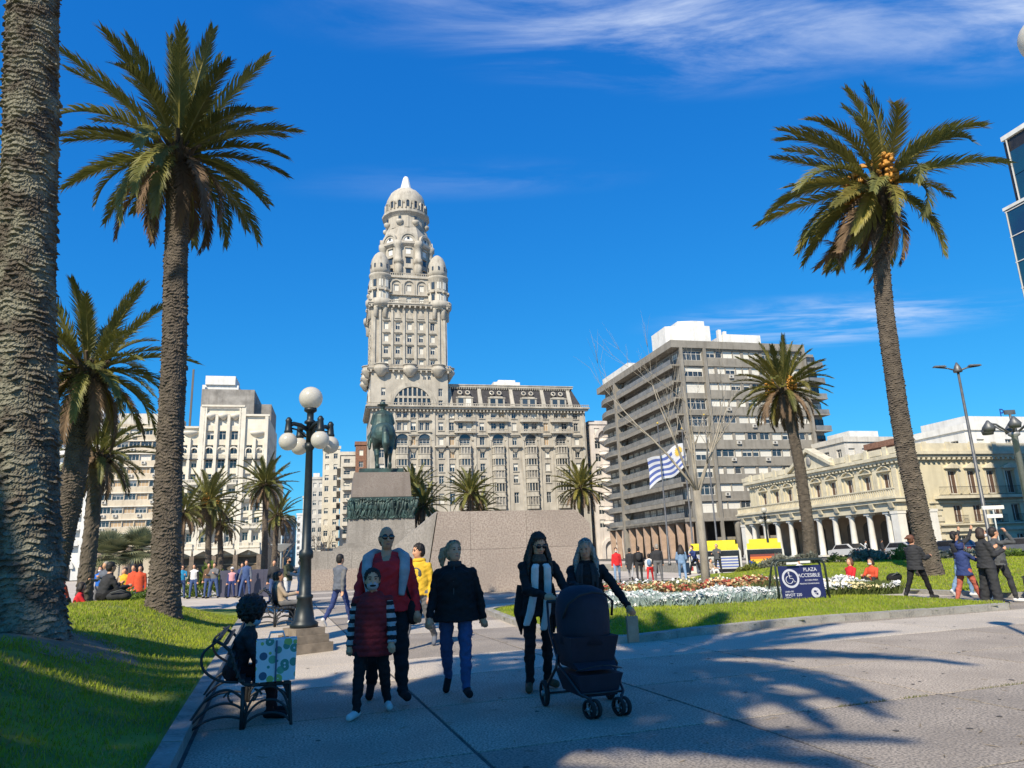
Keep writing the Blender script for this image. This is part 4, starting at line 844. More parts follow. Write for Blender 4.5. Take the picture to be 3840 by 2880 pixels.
# ------------------------------------------------------------------ buildings on the left of the avenue
m_hotel = mat('cream_hotel', (0.68, 0.63, 0.52), 0.88, 0.08, 0.5, streak=0.22, bump=0.1, bscale=5)
m_hotel2 = mat('cream_hotel_trim', (0.71, 0.66, 0.56), 0.88, 0.08, 0.5, streak=0.2)
m_rtop = mat('grey_roof_wall', (0.33, 0.31, 0.285), 0.9, 0.2, 0.5, streak=0.4)
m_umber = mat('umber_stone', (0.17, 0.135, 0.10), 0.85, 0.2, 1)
def build_hotel():
    T = thing('cream_hotel', 'cream art deco hotel with tall pilasters at the avenue corner', 'building', AB(-33.9, 165), ALPHA)
    W_ = 18.4; w = MB(); floors = [5.9 + 3.15 * k for k in range(8)]
    cols_l, cols_c, cols_r = [1.3, 3.4], [6.4, 8.9, 11.4], [14.6, 16.8]
    ww = []
    for z in floors[:7]:
        for x in cols_l + cols_r: ww.append((x - 0.6, x + 0.6, z + 0.95, z + 2.75))
    for z in floors:
        for x in cols_c: ww.append((x - 0.75, x + 0.75, z + 0.8, z + 2.75))
    facade(T, w, ID, W_, 3.5, 31.2, ww, 0.6, states={0: 3, 1: 3, 2: 3})
    facade(T, w, TR(4.9, 0), 8.1, 31.2, 35.6, [(x - 4.9 - 0.75, x - 4.9 + 0.75, 31.9, 33.6) for x in cols_c], 0.5, states={1: 2, 2: 3})
    facade(T, w, TR(W_, 0) @ RZ(pi / 2), 24, 0, 34.0, [(x - 0.6, x + 0.6, z + 0.9, z + 2.5) for x in (3, 6.5, 10, 14, 18, 21) for z in floors], 0.3)
    w.box(5.0, 0.61, 31.21, 12.9, 12, 35.5, 0); w.box(0.05, 0.7, 3.5, W_ - 0.4, 24, 31.19, 0)
    w.build('wall', m_hotel, T)
    for x, z1, hw in ((0.1, 31.4, 0.3), (4.7, 36.0, 0.55), (5.3, 36.0, 0.25), (7.65, 34.2, 0.3), (10.15, 34.2, 0.3), (12.5, 36.0, 0.25), (13.1, 36.0, 0.55), (2.35, 29.0, 0.28), (15.7, 29.0, 0.28), (18.1, 34.2, 0.35)):
        b = MB(); b.box(x - hw, -0.55, 3.9, x + hw, -0.003, z1); b.build('pilaster', m_hotel2, T)
    b = MB(); b.box(4.4, -0.75, 36.0, 13.4, 0.2, 36.4); b.box(4.9, -0.3, 34.3, 13.0, -0.003, 34.75); b.box(-0.2, -0.6, 31.2, 4.1, 0.2, 31.6); b.box(13.7, -0.6, 34.0, W_ + 0.3, 0.2, 34.4); b.box(13.66, -0.004, 31.2, W_ - 0.002, 0.6, 33.99); b.build('cornice', m_hotel2, T)
    can = MB(); can.lathe([(0.2, -0.9), (0.95, -0.25), (1.05, 0), (1.05, 0.35)], 12, 0, 0, pi, 2 * pi); cnm = can.mesh('canopy', m_hotel2)
    for x in cols_c: put('canopy', cnm, T, ID, x, -0.01, 34.0)
    for x in (2.35, 16.2): put('canopy', cnm, T, TR(x, -0.01, 30.2) @ Matrix.Diagonal((1.5, 1, 1, 1)), 0, 0, 0)
    # arched loggia storey, balconies with balusters below it
    for x in cols_l + cols_c + cols_r:
        b = MB(); r = 0.78 if x in cols_c else 0.62; arch_ring(b, x, 26.15, r, r + 0.28, -0.3, -0.003, 10); b.box(x - r - 0.28, -0.3, 24.9, x - r, -0.003, 26.15); b.box(x + r, -0.3, 24.9, x + r + 0.28, -0.003, 26.15); b.build('arch', m_hotel2, T)
        b = MB(); b.box(x - 0.95, -0.6, 24.2, x + 0.95, -0.004, 24.4); railing(b, x - 0.9, x + 0.9, -0.55, 24.4, 0.85, 0.15, 0.013); b.build('iron_balcony', m_iron, T)
    bl = MB(); bl.box(-1.05, -0.95, 0, 1.05, -0.003, 0.25); balustrade(bl, -1.05, 1.05, -0.85, 0.26, 0.85, 0.3); bl.frus(-0.4, -0.2, 0.4, -0.003, -0.7, -1.0, -0.9, 1.0, -0.003, -0.003); blm = bl.mesh('balcony', m_hotel2)
    for x in cols_l + cols_c + cols_r:
        for k in (1, 3, 4): put('balcony', blm, T, ID, x, 0, floors[k] + 0.35)
        put('balcony', blm, T, ID, x, 0, 5.4)
    # scalloped canopy and arcade
    for i, (x0, x1) in enumerate(((0.2, 4.5), (4.9, 8.9), (8.9, 12.9), (13.3, 18.0))):
        b = MB(); b.slab([(x0, 5.1), (x0, 3.9), ((x0 + x1) / 2, 4.9), (x1, 3.9), (x1, 5.1)], -2.0, -0.003); b.build('canopy_fold', m_hotel2, T)
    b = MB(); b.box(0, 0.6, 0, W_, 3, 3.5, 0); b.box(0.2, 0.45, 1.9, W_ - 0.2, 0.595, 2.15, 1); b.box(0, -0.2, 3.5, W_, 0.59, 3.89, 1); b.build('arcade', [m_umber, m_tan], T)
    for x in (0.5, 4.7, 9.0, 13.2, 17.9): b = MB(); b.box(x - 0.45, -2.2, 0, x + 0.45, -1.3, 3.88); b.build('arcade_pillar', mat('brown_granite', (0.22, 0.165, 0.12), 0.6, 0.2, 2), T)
    # set back roof storeys
    b = MB(); b.box(3.0, 6, 31.2, 14.5, 22, 41.5); b.box(14.5, 8, 31.2, 18.2, 22, 38.5); b.build('set_back_storey', m_rtop, T)
    b = MB(); b.box(2.5, 9, 41.51, 10.5, 18, 43.2); b.box(3.2, 8.5, 43.21, 9.8, 16, 45.3); b.build('rooftop_sign_box', m_white, T)
    b = MB(); b.box(0.8, 5.5, 31.2, 1.2, 5.9, 46.0); b.build('chimney_pipe', m_bfr, T)
build_hotel()
def build_bands():
    T = thing('banded_office_block', 'beige office block with window bands behind the leaning palm', 'building', AB(-48.6, 165.5), ALPHA); W_ = 14.4; w = MB()
    for k in range(9):
        z = 6.3 + 2.78 * k; ww = []
        for i in range(6): x = 0.35 + i * 2.3; ww.append((x, x + 2.15, z + 1.3, z + 2.72, (None if k > 5 else wvar({0: 4, 5: 4, 1: 1})), 3))
        facade(T, w, ID, W_, z, z + 2.78, ww, 0.35, states={0: 3, 1: 1, 2: 2, 4: 1})
        for i in range(6):
            if rw.random() < 0.5: put('air_conditioner', acm, T, ID, 1.2 + i * 2.3, 0, z + 0.55)
    w.box(0, 0.36, 0.0, W_, 20, 31.3, 0); w.box(0, 0.0, 31.3, W_, 20, 32.2, 0); w.build('wall', m_beige, T)
    b = MB()
    for k in range(10): z = 6.3 + 2.78 * k; b.box(-0.1, -0.25, z - 0.1, W_, -0.003, z + 0.12)
    b.build('floor_band', m_hotel2, T)
    b = MB(); b.box(0, 1.5, 0, W_, 1.8, 6.2, 0); b.build('shopfront', m_dark, T)
    c = MB(); c.lathe([(0.75, 0), (0.7, 6.2)], 14); cm = c.mesh('round_column', m_arc)
    for x in (1.2, 6.6, 12): obj('round_column', cm, T, (x, -0.6, 0))
    b = MB(); b.box(1, 5, 32.21, 13, 15, 35.5); b.build('rooftop_hut', m_pale, T)
build_bands()
def build_white():
    T = thing('white_apartment_house', 'white apartment house with balconies and a tall blank fin, far left', 'building', AB(-66, 165.5), ALPHA); w = MB()
    facade(T, w, ID, 15.0, 0, 33.0, [(x - 0.6, x + 0.6, 7.5 + 3.1 * k, 9.3 + 3.1 * k) for x in (2, 9, 12.2) for k in range(8)], 0.3)
    w.box(0, 0.31, 0, 15.0, 18, 33.0, 0); w.build('wall', m_white, T)
    b = MB(); b.box(15.05, -1.2, 2.5, 17.2, 18, 36.0); b.build('fin', m_white, T)
    for k in range(9):
        b = MB(); z = 7.0 + 3.1 * k; b.box(7.6, -1.3, z - 0.2, 14.9, -0.003, z, 0); b.box(7.6, -1.3, z + 0.01, 14.9, -1.2, z + 0.9, 0); b.build('balcony', m_white, T)
        b = MB(); b.lathe([(1.2, z), (1.2, z + 1.6)], 12, 5.0, -0.1, pi, 2 * pi); b.build('round_bay', m_white, T)
    for i in range(3): b = MB(); x = 1.5 + 4.6 * i; arch_ring(b, x + 1.6, 2.3, 1.3, 1.9, -0.5, -0.003, 10); b.slab(list(reversed(arc(x + 1.6, 2.3, 1.3, 8))), -0.1, -0.004, 1); b.box(x + 0.3, -0.1, 0, x + 2.9, -0.005, 2.29, 1); b.build('archway', [m_white, m_dark], T)
build_white()
simple_block('corner_office_block', 'pale office block at far left edge behind the thick trunk', -95, -67.5, 166, 184, 30, m_pale, 8, 9, 5)
# the avenue beyond, right hand side
simple_block('balconied_apartment_house', 'white apartment house with stacked balconies beside the statue', 0.6, 6.8, 188, 214, 28.5, m_pale, 8, 2, 4, (1.6, 1.7), balcony=True, states={0: 5, 1: 2})
simple_block('tall_cream_block', 'tall cream block with a blank grey side panel along the avenue', -4.6, 0.4, 220, 246, 35.0, m_hotel, 9, 2, 5, (1.2, 1.6), roof=[(0.5, 3.2, 1, 8, 2.2)])
simple_block('stepped_pale_block', 'pale stepped block farther along the avenue', -9.0, -5.0, 262, 290, 30.5, m_pale, 8, 2, 5, (1.2, 1.6), roof=[(0.3, 2.5, 2, 9, 2.5)])
simple_block('far_cream_block', 'small cream block near the end of the avenue', -14.5, -9.8, 320, 350, 29, m_hotel, 7, 2, 5, (1.3, 1.7))
simple_block('end_white_block', 'last white block at the end of the avenue', -21, -16, 400, 430, 27, m_white, 7, 2, 5, (1.3, 1.7))
simple_block('brick_tower_house', 'brown brick block peeping out beside the statue shoulder', 4.2, 6.9, 184.5, 187.5, 30.6, m_brick, 8, 1, 6, (1.1, 1.5))
simple_block('distant_white_tower', 'distant white tower block in the gap of the avenue', -64, -44, 520, 545, 50, m_pale, 13, 6, 6, (1.6, 2.0))
simple_block('distant_grey_tower', 'distant grey block low in the avenue gap beside the white tower', -40, -31, 560, 585, 36, m_conc, 9, 3, 6, (1.6, 2.0))
simple_block('side_street_house', 'shaded cream house behind the hotel along the avenue', -38, -17.0, 192, 240, 26, m_hotel, 7, 5, 5, (1.2, 1.6))
# ------------------------------------------------------------------ palms
m_frond = mat('palm_frond', (0.215, 0.20, 0.052), 0.55, 0.2, 1.5, col2=(0.085, 0.10, 0.028), trans=0.22, rand=0.35, spec=0.4)
m_frond2 = mat('palm_frond_olive', (0.33, 0.27, 0.06), 0.55, 0.2, 1.5, col2=(0.09, 0.10, 0.022), trans=0.22, rand=0.35, spec=0.4)
m_dry = mat('palm_frond_dry', (0.22, 0.145, 0.085), 0.8, 0.25, 1.5, col2=(0.10, 0.065, 0.04), trans=0.15, rand=0.3)
m_trunk = mat('palm_trunk', (0.125, 0.10, 0.075), 0.95, 0.25, 5, col2=(0.065, 0.052, 0.04), bump=0.6, bscale=30)
m_trunk1 = mat('palm_trunk_mossy', (0.125, 0.103, 0.077), 0.95, 0.25, 6, col2=(0.055, 0.045, 0.033), speck=(0.20, 0.19, 0.14), sscale=3.2, bump=0.7, bscale=40)
m_boot = mat('palm_leaf_base', (0.12, 0.085, 0.05), 0.95, 0.3, 4, col2=(0.04, 0.03, 0.02))
m_fruit = mat('palm_fruit', (0.55, 0.25, 0.03), 0.7, 0.25, 14, col2=(0.40, 0.20, 0.04), bump=1.0, bscale=30)
def frond_mesh(seed, kappa, nl=64, wide=1.0):
    r = random.Random(seed); V = []; F = []; M_ = []
    n = 14; P = [Vector((0, 0, 0))]; T_ = []
    for i in range(n):
        t = (i + 0.5) / n; th = -kappa * t ** 1.4; d = Vector((cos(th), 0.04 * sin(3 * t + seed), sin(th))); T_.append(d); P.append(P[-1] + d / n)
    T_.append(T_[-1])
    # rachis: flat three-sided rod
    for i in range(n + 1):
        w = 0.012 * (1 - i / (n + 0.6)) + 0.0015; p = P[i]; V += [p + Vector((0, -w, 0)), p + Vector((0, w, 0)), p + Vector((0, 0, -w * 1.2))]
    for i in range(n):
        a = 3 * i
        for j in range(3): F.append((a + j, a + (j + 1) % 3, a + 3 + (j + 1) % 3, a + 3 + j)); M_.append(1)
    def at(t):
        x = t * n; i = min(int(x), n - 1); return P[i].lerp(P[i + 1], x - i), T_[i]
    for k in range(nl):
        t = 0.10 + 0.90 * (k + 0.5) / nl
        ll = 0.185 * wide * min(1, (t - 0.05) / 0.22) * (1 - 0.55 * max(0, (t - 0.55) / 0.45) ** 1.6)
        for sgn in (-1, 1):
            tt = t + r.uniform(-0.006, 0.006); p, d = at(min(0.999, tt)); side = Vector((0, sgn, 0)); up = side.cross(d) * (1 if sgn > 0 else 1); up = d.cross(side) * sgn * -1
            up = Vector((-d.z, 0, d.x))
            f = 0.75 + 0.9 * t; v = (d * f + side * (0.95 - 0.25 * t) + up * r.uniform(0.12, 0.55)).normalized(); l_ = ll * r.uniform(0.82, 1.12)
            wv = d.cross(v).normalized().cross(v) * (0.0068 * wide); q = p + v * l_ * 0.55; e = p + v * l_ + Vector((0, 0, -1)) * l_ * r.uniform(0.05, 0.28)
            o = len(V); V += [p - wv, p + wv, q + wv * 0.85, q - wv * 0.85, e]
            F += [(o, o + 1, o + 2, o + 3), (o + 3, o + 2, o + 4)]; M_ += [0, 0]
    me = bpy.data.meshes.new('frond'); me.from_pydata([tuple(v) for v in V], [], F); me.materials.append(m_frond); me.materials.append(m_frond2); me.polygons.foreach_set('material_index', M_); me.update(); return me
FR = {k: [frond_mesh(3 + i + int(k * 10), k) for i in range(3)] for k in (0.35, 0.7, 1.15, 1.7)}
def orient(p, d, bend, L_):
    x = d.normalized(); z = -(bend - x * bend.dot(x)); z = z.normalized() if z.length > 1e-3 else Vector((0, 0, 1)); y = z.cross(x)
    return Matrix(((x.x * L_, y.x * L_, z.x * L_, p.x), (x.y * L_, y.y * L_, z.y * L_, p.y), (x.z * L_, y.z * L_, z.z * L_, p.z), (0, 0, 0, 1)))
def trunk_mesh(pts, rad, na, dz, scar_h, nsc, amp, mats, seed=0, moss=None):
    """trunk with staggered rows of leaf scars standing out from it"""
    pts = [Vector(p) for p in pts]; Lc = pathlen(pts); tot = Lc[-1]; nr = int(tot / dz) + 1
    S_ = np.linspace(0, tot, nr); A_ = np.arange(na) * 2 * pi / na
    cx = np.interp(S_, Lc, [p.x for p in pts]); cy = np.interp(S_, Lc, [p.y for p in pts]); cz = np.interp(S_, Lc, [p.z for p in pts])
    rr = np.interp(S_ / tot, [k[0] for k in rad], [k[1] for k in rad])
    SS, AA = np.meshgrid(S_, A_, indexing='ij')
    wob = 0.9 * np.sin(AA * 2 + SS * 1.1 + seed) + 0.6 * np.sin(AA * 5 - SS * 2.7) + 0.5 * np.sin(AA * 9 + SS * 4.1 + 1)
    row = SS / scar_h + wob * 0.35; ri = np.floor(row); fv = row - ri
    col = AA / (2 * pi) * nsc + 0.5 * (ri % 2); ci = np.floor(col); fu = np.abs(col - ci - 0.5) * 2
    h = np.sin(ri * 12.9898 + ci % nsc * 78.233 + seed) * 43758.5453; h = h - np.floor(h)
    lip = np.clip(1 - np.abs(fv - 0.30) / 0.34, 0, 1) * np.clip(1.25 - fu * 0.9, 0, 1)
    rg = np.random.default_rng(seed + 50); jit = rg.normal(size=AA.shape) * amp * 0.16
    R_ = rr[:, None] + jit + amp * (lip * (0.1 + 1.5 * h * h) - 0.25) + 0.012 * np.sin(AA * 3 + SS * 1.3 + seed)
    V = np.stack([cx[:, None] + R_ * np.cos(AA), cy[:, None] + R_ * np.sin(AA), np.broadcast_to(cz[:, None], AA.shape) - lip * amp * 0.6], 2).reshape(-1, 3)
    I, J = np.meshgrid(np.arange(nr - 1), np.arange(na), indexing='ij'); I = I.ravel(); J = J.ravel(); J2 = (J + 1) % na
    F = np.stack([I * na + J, I * na + J2, (I + 1) * na + J2, (I + 1) * na + J], 1)
    return npmesh('trunk', V, F, mats, smooth=False)
fruit = MB()
rf_ = random.Random(4)
for i in range(120):
    a, z, r = rf_.uniform(0, 2 * pi), rf_.uniform(-0.5, 0.15), 0.24 * sqrt(rf_.random()); fruit.ball((r * cos(a), r * sin(a), z), rf_.uniform(0.032, 0.055), 5, 4)
fruit.tube([(0, 0, 0.1), (-0.2, 0, 0.35), (-0.55, 0, 0.3)], [0.05, 0.04, 0.03], 5)
fruit_me = fruit.mesh('fruit_cluster', m_fruit)
def palm(label, base, top, r, L_, n=60, bend=0.0, wind=None, dry=0.2, fruits=0, seed=1, olive=False, detail=0, el=(82, -48), name='date_palm', moss=None, group='tall palms of the square'):
    T = thing(name, label, 'palm', base, 0, group); rr = random.Random(seed); top = Vector(top) - Vector(base); H_ = top.length
    side = Vector((bend, 0, 0)); pts = [Vector((0, 0, -0.25))] + [top * t + side * sin(pi * t) for t in np.linspace(0.05, 0.985, 9)]
    rad = [(0, r * 1.5), (0.05, r * 1.22), (0.12, r * 1.06), (0.3, r), (0.86, r * 0.92), (0.92, r * 1.0), (0.96, r * 1.5), (1.0, r * 1.35)]
    na, dz, nsc, amp = ((150, 0.013, 17, 0.045), (84, 0.022, 15, 0.038), (28, 0.07, 10, 0.04))[detail]
    obj('trunk', trunk_mesh(pts, rad, na, dz, 0.078 if detail < 2 else 0.16, nsc, amp, [moss or m_trunk], seed), T)
    b = MB()     # the boss of cut leaf bases under the crown
    for i in range(46):
        a = i * 2.39996; t = i / 46; z = -0.95 * L_ * 0.28 + t * L_ * 0.34; q = r * (1.15 + 0.5 * sin(pi * min(1, t * 1.2))); d = Vector((cos(a), sin(a), 0.9))
        p = top + Vector((q * cos(a) * 0.8, q * sin(a) * 0.8, z)); b.tube([p, p + d * 0.11 * L_ * 0.9], [0.085 * r / 0.35, 0.05 * r / 0.35], 4, smooth=False)
    b.lathe([(r * 1.1, -L_ * 0.27), (r * 1.5, -L_ * 0.12), (r * 1.35, 0.0), (r * 0.5, L_ * 0.09)], 12, top.x, top.y); bm = b.mesh('leaf_boss', m_boot)
    for v in bm.vertices:
        if abs(v.co.z) < L_ * 0.3 + 0.01 and v.index >= 46 * 8: v.co.z += top.z
    obj('leaf_boss', bm, T)
    down = Vector((0, 0, -1)); wv = Vector(wind) if wind else Vector((0, 0, 0))
    nd = int(n * dry)
    for i in range(n):
        t = (i / n) ** 0.85; e = radians(el[0] + (el[1] - el[0]) * t + rr.uniform(-7, 7)); a = i * 2.39996 + rr.uniform(-0.2, 0.2)
        d = Vector((cos(a) * cos(e), sin(a) * cos(e), sin(e))) + wv * 0.32
        k = rr.choice((0.35, 0.7)) if t < 0.3 else rr.choice((0.35, 0.7, 0.7, 1.15)) if t < 0.7 else rr.choice((0.7, 1.15))
        if wind: k = rr.choice((0.7, 1.15, 1.7)) if d.normalized().dot(wv.normalized()) < 0.4 else rr.choice((0.35, 0.7, 1.15))
        st = top + Vector((cos(a), sin(a), 0)) * r * 0.8 + Vector((0, 0, L_ * 0.05 * (1 - 2 * t)))
        o = bpy.data.objects.new('frond', rr.choice(FR[k])); C.objects.link(o); o.parent = T
        o.matrix_local = orient(st, d, down + wv * 1.1, L_ * (0.84 + 0.2 * sin(pi * min(1, 0.25 + t))) * rr.uniform(0.9, 1.1))
        m_ = m_dry if (i >= n - nd and rr.random() < 0.8) else (m_frond2 if olive and rr.random() < 0.6 else m_frond)
        o.material_slots[0].link = 'OBJECT'; o.material_slots[0].material = m_
    for i in range(fruits):
        a = i * 2.1 + seed + pi; o = obj('fruit_cluster', fruit_me, T, top + Vector((cos(a) * r * 2.3, sin(a) * r * 2.3, 0.10 * L_ + 0.04 * L_ * sin(i * 2.0))), a, scale=0.42 * L_)
    return T
palm('massive rough palm trunk at the left edge, its crown out of the picture', (P1.x, P1.y, LZ(P1.x, P1.y)), (-7.65, 9.3, 15.7), 0.36, 3.6, 46, -0.12, seed=3, detail=0, moss=m_trunk1)
palm('tall palm with full radiating crown left of the lamp post', (P2.x, P2.y, LZ(P2.x, P2.y)), (-8.25, 16.1, 11.75), 0.285, 2.75, 68, 0.05, dry=0.24, seed=5, detail=1, el=(84, -62))
palm('leaning palm with drooping crown between the two big left trunks', (-12.25, 19, LZ(-12.25, 19)), (-11.75, 19, 7.0), 0.31, 2.5, 62, 0.12, dry=0.22, seed=8, detail=1, el=(84, -66))
palm('slender palm with a small low crown behind the leaning palm', (-14.2, 24, LZ(-14.2, 24)), (-14.2, 24, 5.4), 0.24, 1.9, 44, 0, dry=0.2, seed=9, detail=2)
palm('palm with orange fruit in front of the cream hotel', (-30.5, 72, 0), (-31.0, 72, 7.9), 0.3, 3.3, 62, 0, fruits=5, seed=12, detail=2)
palm('lower palm half hidden behind the fruiting palm by the hotel', (-31.7, 78, 0), (-32.2, 78, 6.2), 0.3, 2.9, 46, 0, seed=14, detail=2)
palm('palm standing at the right corner of the cream hotel', (-27.8, 80, 0), (-28.1, 80, 10.3), 0.33, 3.3, 66, 0, seed=15, detail=2)
palm('shorter palm behind the corner palm beside the avenue', (-29.6, 88, 0), (-29.3, 88, 7.4), 0.33, 3.2, 46, 0, seed=16, detail=2)
palm('palm partly hidden by the second trunk, left of the hotel', (-30.6, 66, 0), (-30.7, 66, 6.5), 0.3, 2.7, 46, 0, seed=17, detail=2)
palm('palm directly right of the bronze rider\'s pedestal', (-10.3, 75, 0), (-9.75, 75, 6.9), 0.3, 2.9, 60, 0, seed=18, detail=2)
palm('palm behind the pedestal showing over its right shoulder', (-11.3, 79, 0), (-11.2, 79, 9.2), 0.3, 2.8, 48, 0, seed=19, detail=2)
palm('palm above the middle of the granite wall', (-5.2, 80, 0), (-5.15, 80, 8.5), 0.3, 3.0, 62, 0, seed=20, detail=2)
palm('second palm crowded behind the middle one over the wall', (-4.2, 84, 0), (-4.3, 84, 6.9), 0.3, 2.7, 46, 0, seed=21, detail=2)
palm('palm above the right end of the granite wall', (7.0, 80, 0), (7.25, 80, 8.6), 0.3, 3.2, 64, 0, seed=22, olive=True, detail=2)
palm('palm with a round crown in front of the grey apartment block', (18.3, 46, 0.3), (17.95, 46, 11.6), 0.36, 3.05, 72, 0.25, fruits=2, seed=25, olive=True, dry=0.28, detail=1, el=(84, -55))
palm('tall windblown palm with orange fruit right of the square', (13.95, 25, h_f(13.95, 25)), (14.35, 25, 14.9), 0.31, 3.95, 54, -0.35, wind=(-0.55, 0.1, -0.05), fruits=9, seed=31, olive=True, dry=0.27, detail=1, el=(86, -80))
# palms beside and behind the viewer, whose crowns shade the path
SHADE = [(-2.7, -0.5, 10.6, 3.4, 41), (-5.3, -4.5, 10.2, 3.5, 42), (-10.6, -3.9, 9.6, 3.5, 43), (-8.1, -6.7, 11.5, 3.4, 44)]
for i, (x, y, h, l_, sd) in enumerate(SHADE):
    palm(('palm just left of the viewer shading the walkers', 'palm behind the viewer shading the lower edge of the path', 'palm left of the viewer shading the near lawn', 'palm farther behind the viewer on the left')[i], (x, y, LZ(x, y)), (x, y, h), 0.33, l_, 64, 0, seed=sd, detail=2)
# short spiky palm clump far left
m_spiky = mat('fan_palm_leaf', (0.30, 0.31, 0.17), 0.6, 0.2, 2, col2=(0.18, 0.19, 0.10), trans=0.2, rand=0.3)
def spiky(label, base, h, L_, n, seed):
    T = thing('fan_palm', label, 'palm', base, 0, 'short fan palms'); r = random.Random(seed); b = MB(); b.tube([(0, 0, -0.2), (0.1, 0, h * 0.5), (0, 0, h)], [0.28, 0.22, 0.24], 9, smooth=False); b.build('trunk', m_trunk, T)
    b = MB()
    for i in range(9):
        s = Vector((cos(i), sin(i), 0.55 + 0.3 * sin(i * 2.1)))
        b.tube([(0, 0, -0.02), tuple(s * 0.05)], 0.012, 3)
    f = MB()
    for i in range(17):
        a = (i / 16 - 0.5) * 2.5; d = Vector((cos(a), sin(a), 0.05)); w = Vector((-d.y, d.x, 0)) * 0.028; p = Vector((0.38, 0, 0)); e = p + d * 0.62; f.add([tuple(p - w * 0.4), tuple(p + d * 0.3 + w), tuple(e + Vector((0, 0, -0.08))), tuple(p + d * 0.3 - w)], [(0, 1, 2, 3)])
    f.tube([(0, 0, 0), (0.38, 0, 0)], 0.012, 4, smooth=False); fm = f.mesh('leaf_fan', m_spiky)
    for i in range(n):
        a = i * 2.39996; e = radians(80 - 115 * i / n); o = bpy.data.objects.new('leaf_fan', fm); C.objects.link(o); o.parent = T
        o.matrix_local = orient(Vector((0, 0, h)), Vector((cos(a) * cos(e), sin(a) * cos(e), sin(e))), Vector((0, 0, -1)), L_ * r.uniform(0.8, 1.1))
spiky('short fan palm with a grey green head left of the second trunk', (-21.4, 38, 0), 2.3, 1.5, 52, 1)
spiky('second short fan palm with pale trunk close to the column base', (-20.4, 39, 0), 2.6, 1.35, 46, 2)

# ------------------------------------------------------------------ bare trees
m_bark = mat('pale_bark', (0.36, 0.32, 0.255), 0.9, 0.2, 6, stretch=(1, 1, 0.3), bump=0.4, bscale=60)
m_twig = mat('twig', (0.20, 0.155, 0.115), 0.9, 0.2, 6)
def bare_tree(label, base, H_, r0, seed, limbs=None, twig=2, spread=0.6, m=None, nm='bare_tree'):
    T = thing(nm, label, 'tree', base, 0, 'leafless trees'); r = random.Random(seed); m = m or m_bark
    def limb(b, p, d, L_, rad, lev):
        n = 6; pts = [p]; rs = [rad]; q = p.copy(); v = d.copy()
        for i in range(n):
            v = (v + Vector((r.uniform(-1, 1), r.uniform(-1, 1), r.uniform(-0.3, 0.8))) * 0.10).normalized(); q = q + v * L_ / n; pts.append(q.copy()); rs.append(rad * (1 - 0.75 * (i + 1) / n))
        b.tube(pts, rs, 6 if rad > 0.02 else 4)
        if lev > 0:
            for k in range(4 if lev > 1 else 5):
                i = r.randint(2, n); w = (v + Vector((r.uniform(-1, 1), r.uniform(-1, 1), r.uniform(-0.1, 0.7))) * spread * 1.4).normalized(); limb(b, pts[i], w, L_ * r.uniform(0.35, 0.6), max(0.004, rs[i] * 0.65), lev - 1)
    fork = H_ * 0.34
    if limbs:
        b = MB(); b.tube([(0, 0, -0.2), (0.02, 0, fork * 0.5), (0.0, 0, fork)], [r0 * 1.25, r0, r0 * 0.95], 10); b.build('trunk', m, T)
        for (dx, dy, dz, z0, rr) in limbs:
            b = MB(); p = Vector((0, 0, fork * z0)); e = Vector((dx, dy, dz)); L_ = (e - p).length; d = (e - p).normalized()
            mid = p.lerp(e, 0.5) + Vector((0, 0, 0.08 * L_)) * 0.0; d0 = (Vector((d.x * 0.75, d.y * 0.75, d.z + 0.12))).normalized(); limb(b, p, d0, L_, rr, twig); b.build('limb', m, T)
    else:
        b = MB(); b.tube([(0, 0, -0.2), (0.05, 0, fork)], [r0 * 1.2, r0 * 0.9], 8); b.build('trunk', m, T)
        b = MB()
        for k in range(6): a = k * 1.05 + r.random(); limb(b, Vector((0, 0, fork * (0.8 + 0.03 * k))), Vector((cos(a) * spread, sin(a) * spread, 1)).normalized(), H_ * 0.62, r0 * 0.55, twig)
        b.build('crown', m_twig, T)
bare_tree('slim pale leafless tree rising from the flower bed', (5.17, 20.5, 0.2), 8.6, 0.115, 3,
          [(-2.7, 0.3, 5.7, 1.0, 0.042), (-1.6, -0.3, 5.6, 1.0, 0.038), (-0.95, 0.5, 6.2, 0.93, 0.048), (-0.25, 0, 6.0, 1.0, 0.05), (0.35, 0.4, 5.6, 0.97, 0.042), (1.2, -0.2, 5.7, 0.9, 0.046), (2.1, 0.3, 5.9, 1.0, 0.038)], 2, 0.55)
for i, (a, b_, h, lb) in enumerate(((-10.2, 150, 9, 'brown leafless street tree left of the lamp post'), (-4.5, 160, 9.5, 'brown leafless street tree right of the lamp post'), (-12.8, 176, 10, 'far leafless tree in the avenue behind the olive jacket man'), (-2.2, 178, 10, 'far leafless tree under the tall cream block'), (-15.5, 196, 9, 'hazy leafless tree at the foot of the distant white tower'))):
    bare_tree(lb, AB(a, b_), h, 0.16, 20 + i, None, 2, 0.85, m_twig, 'street_tree')

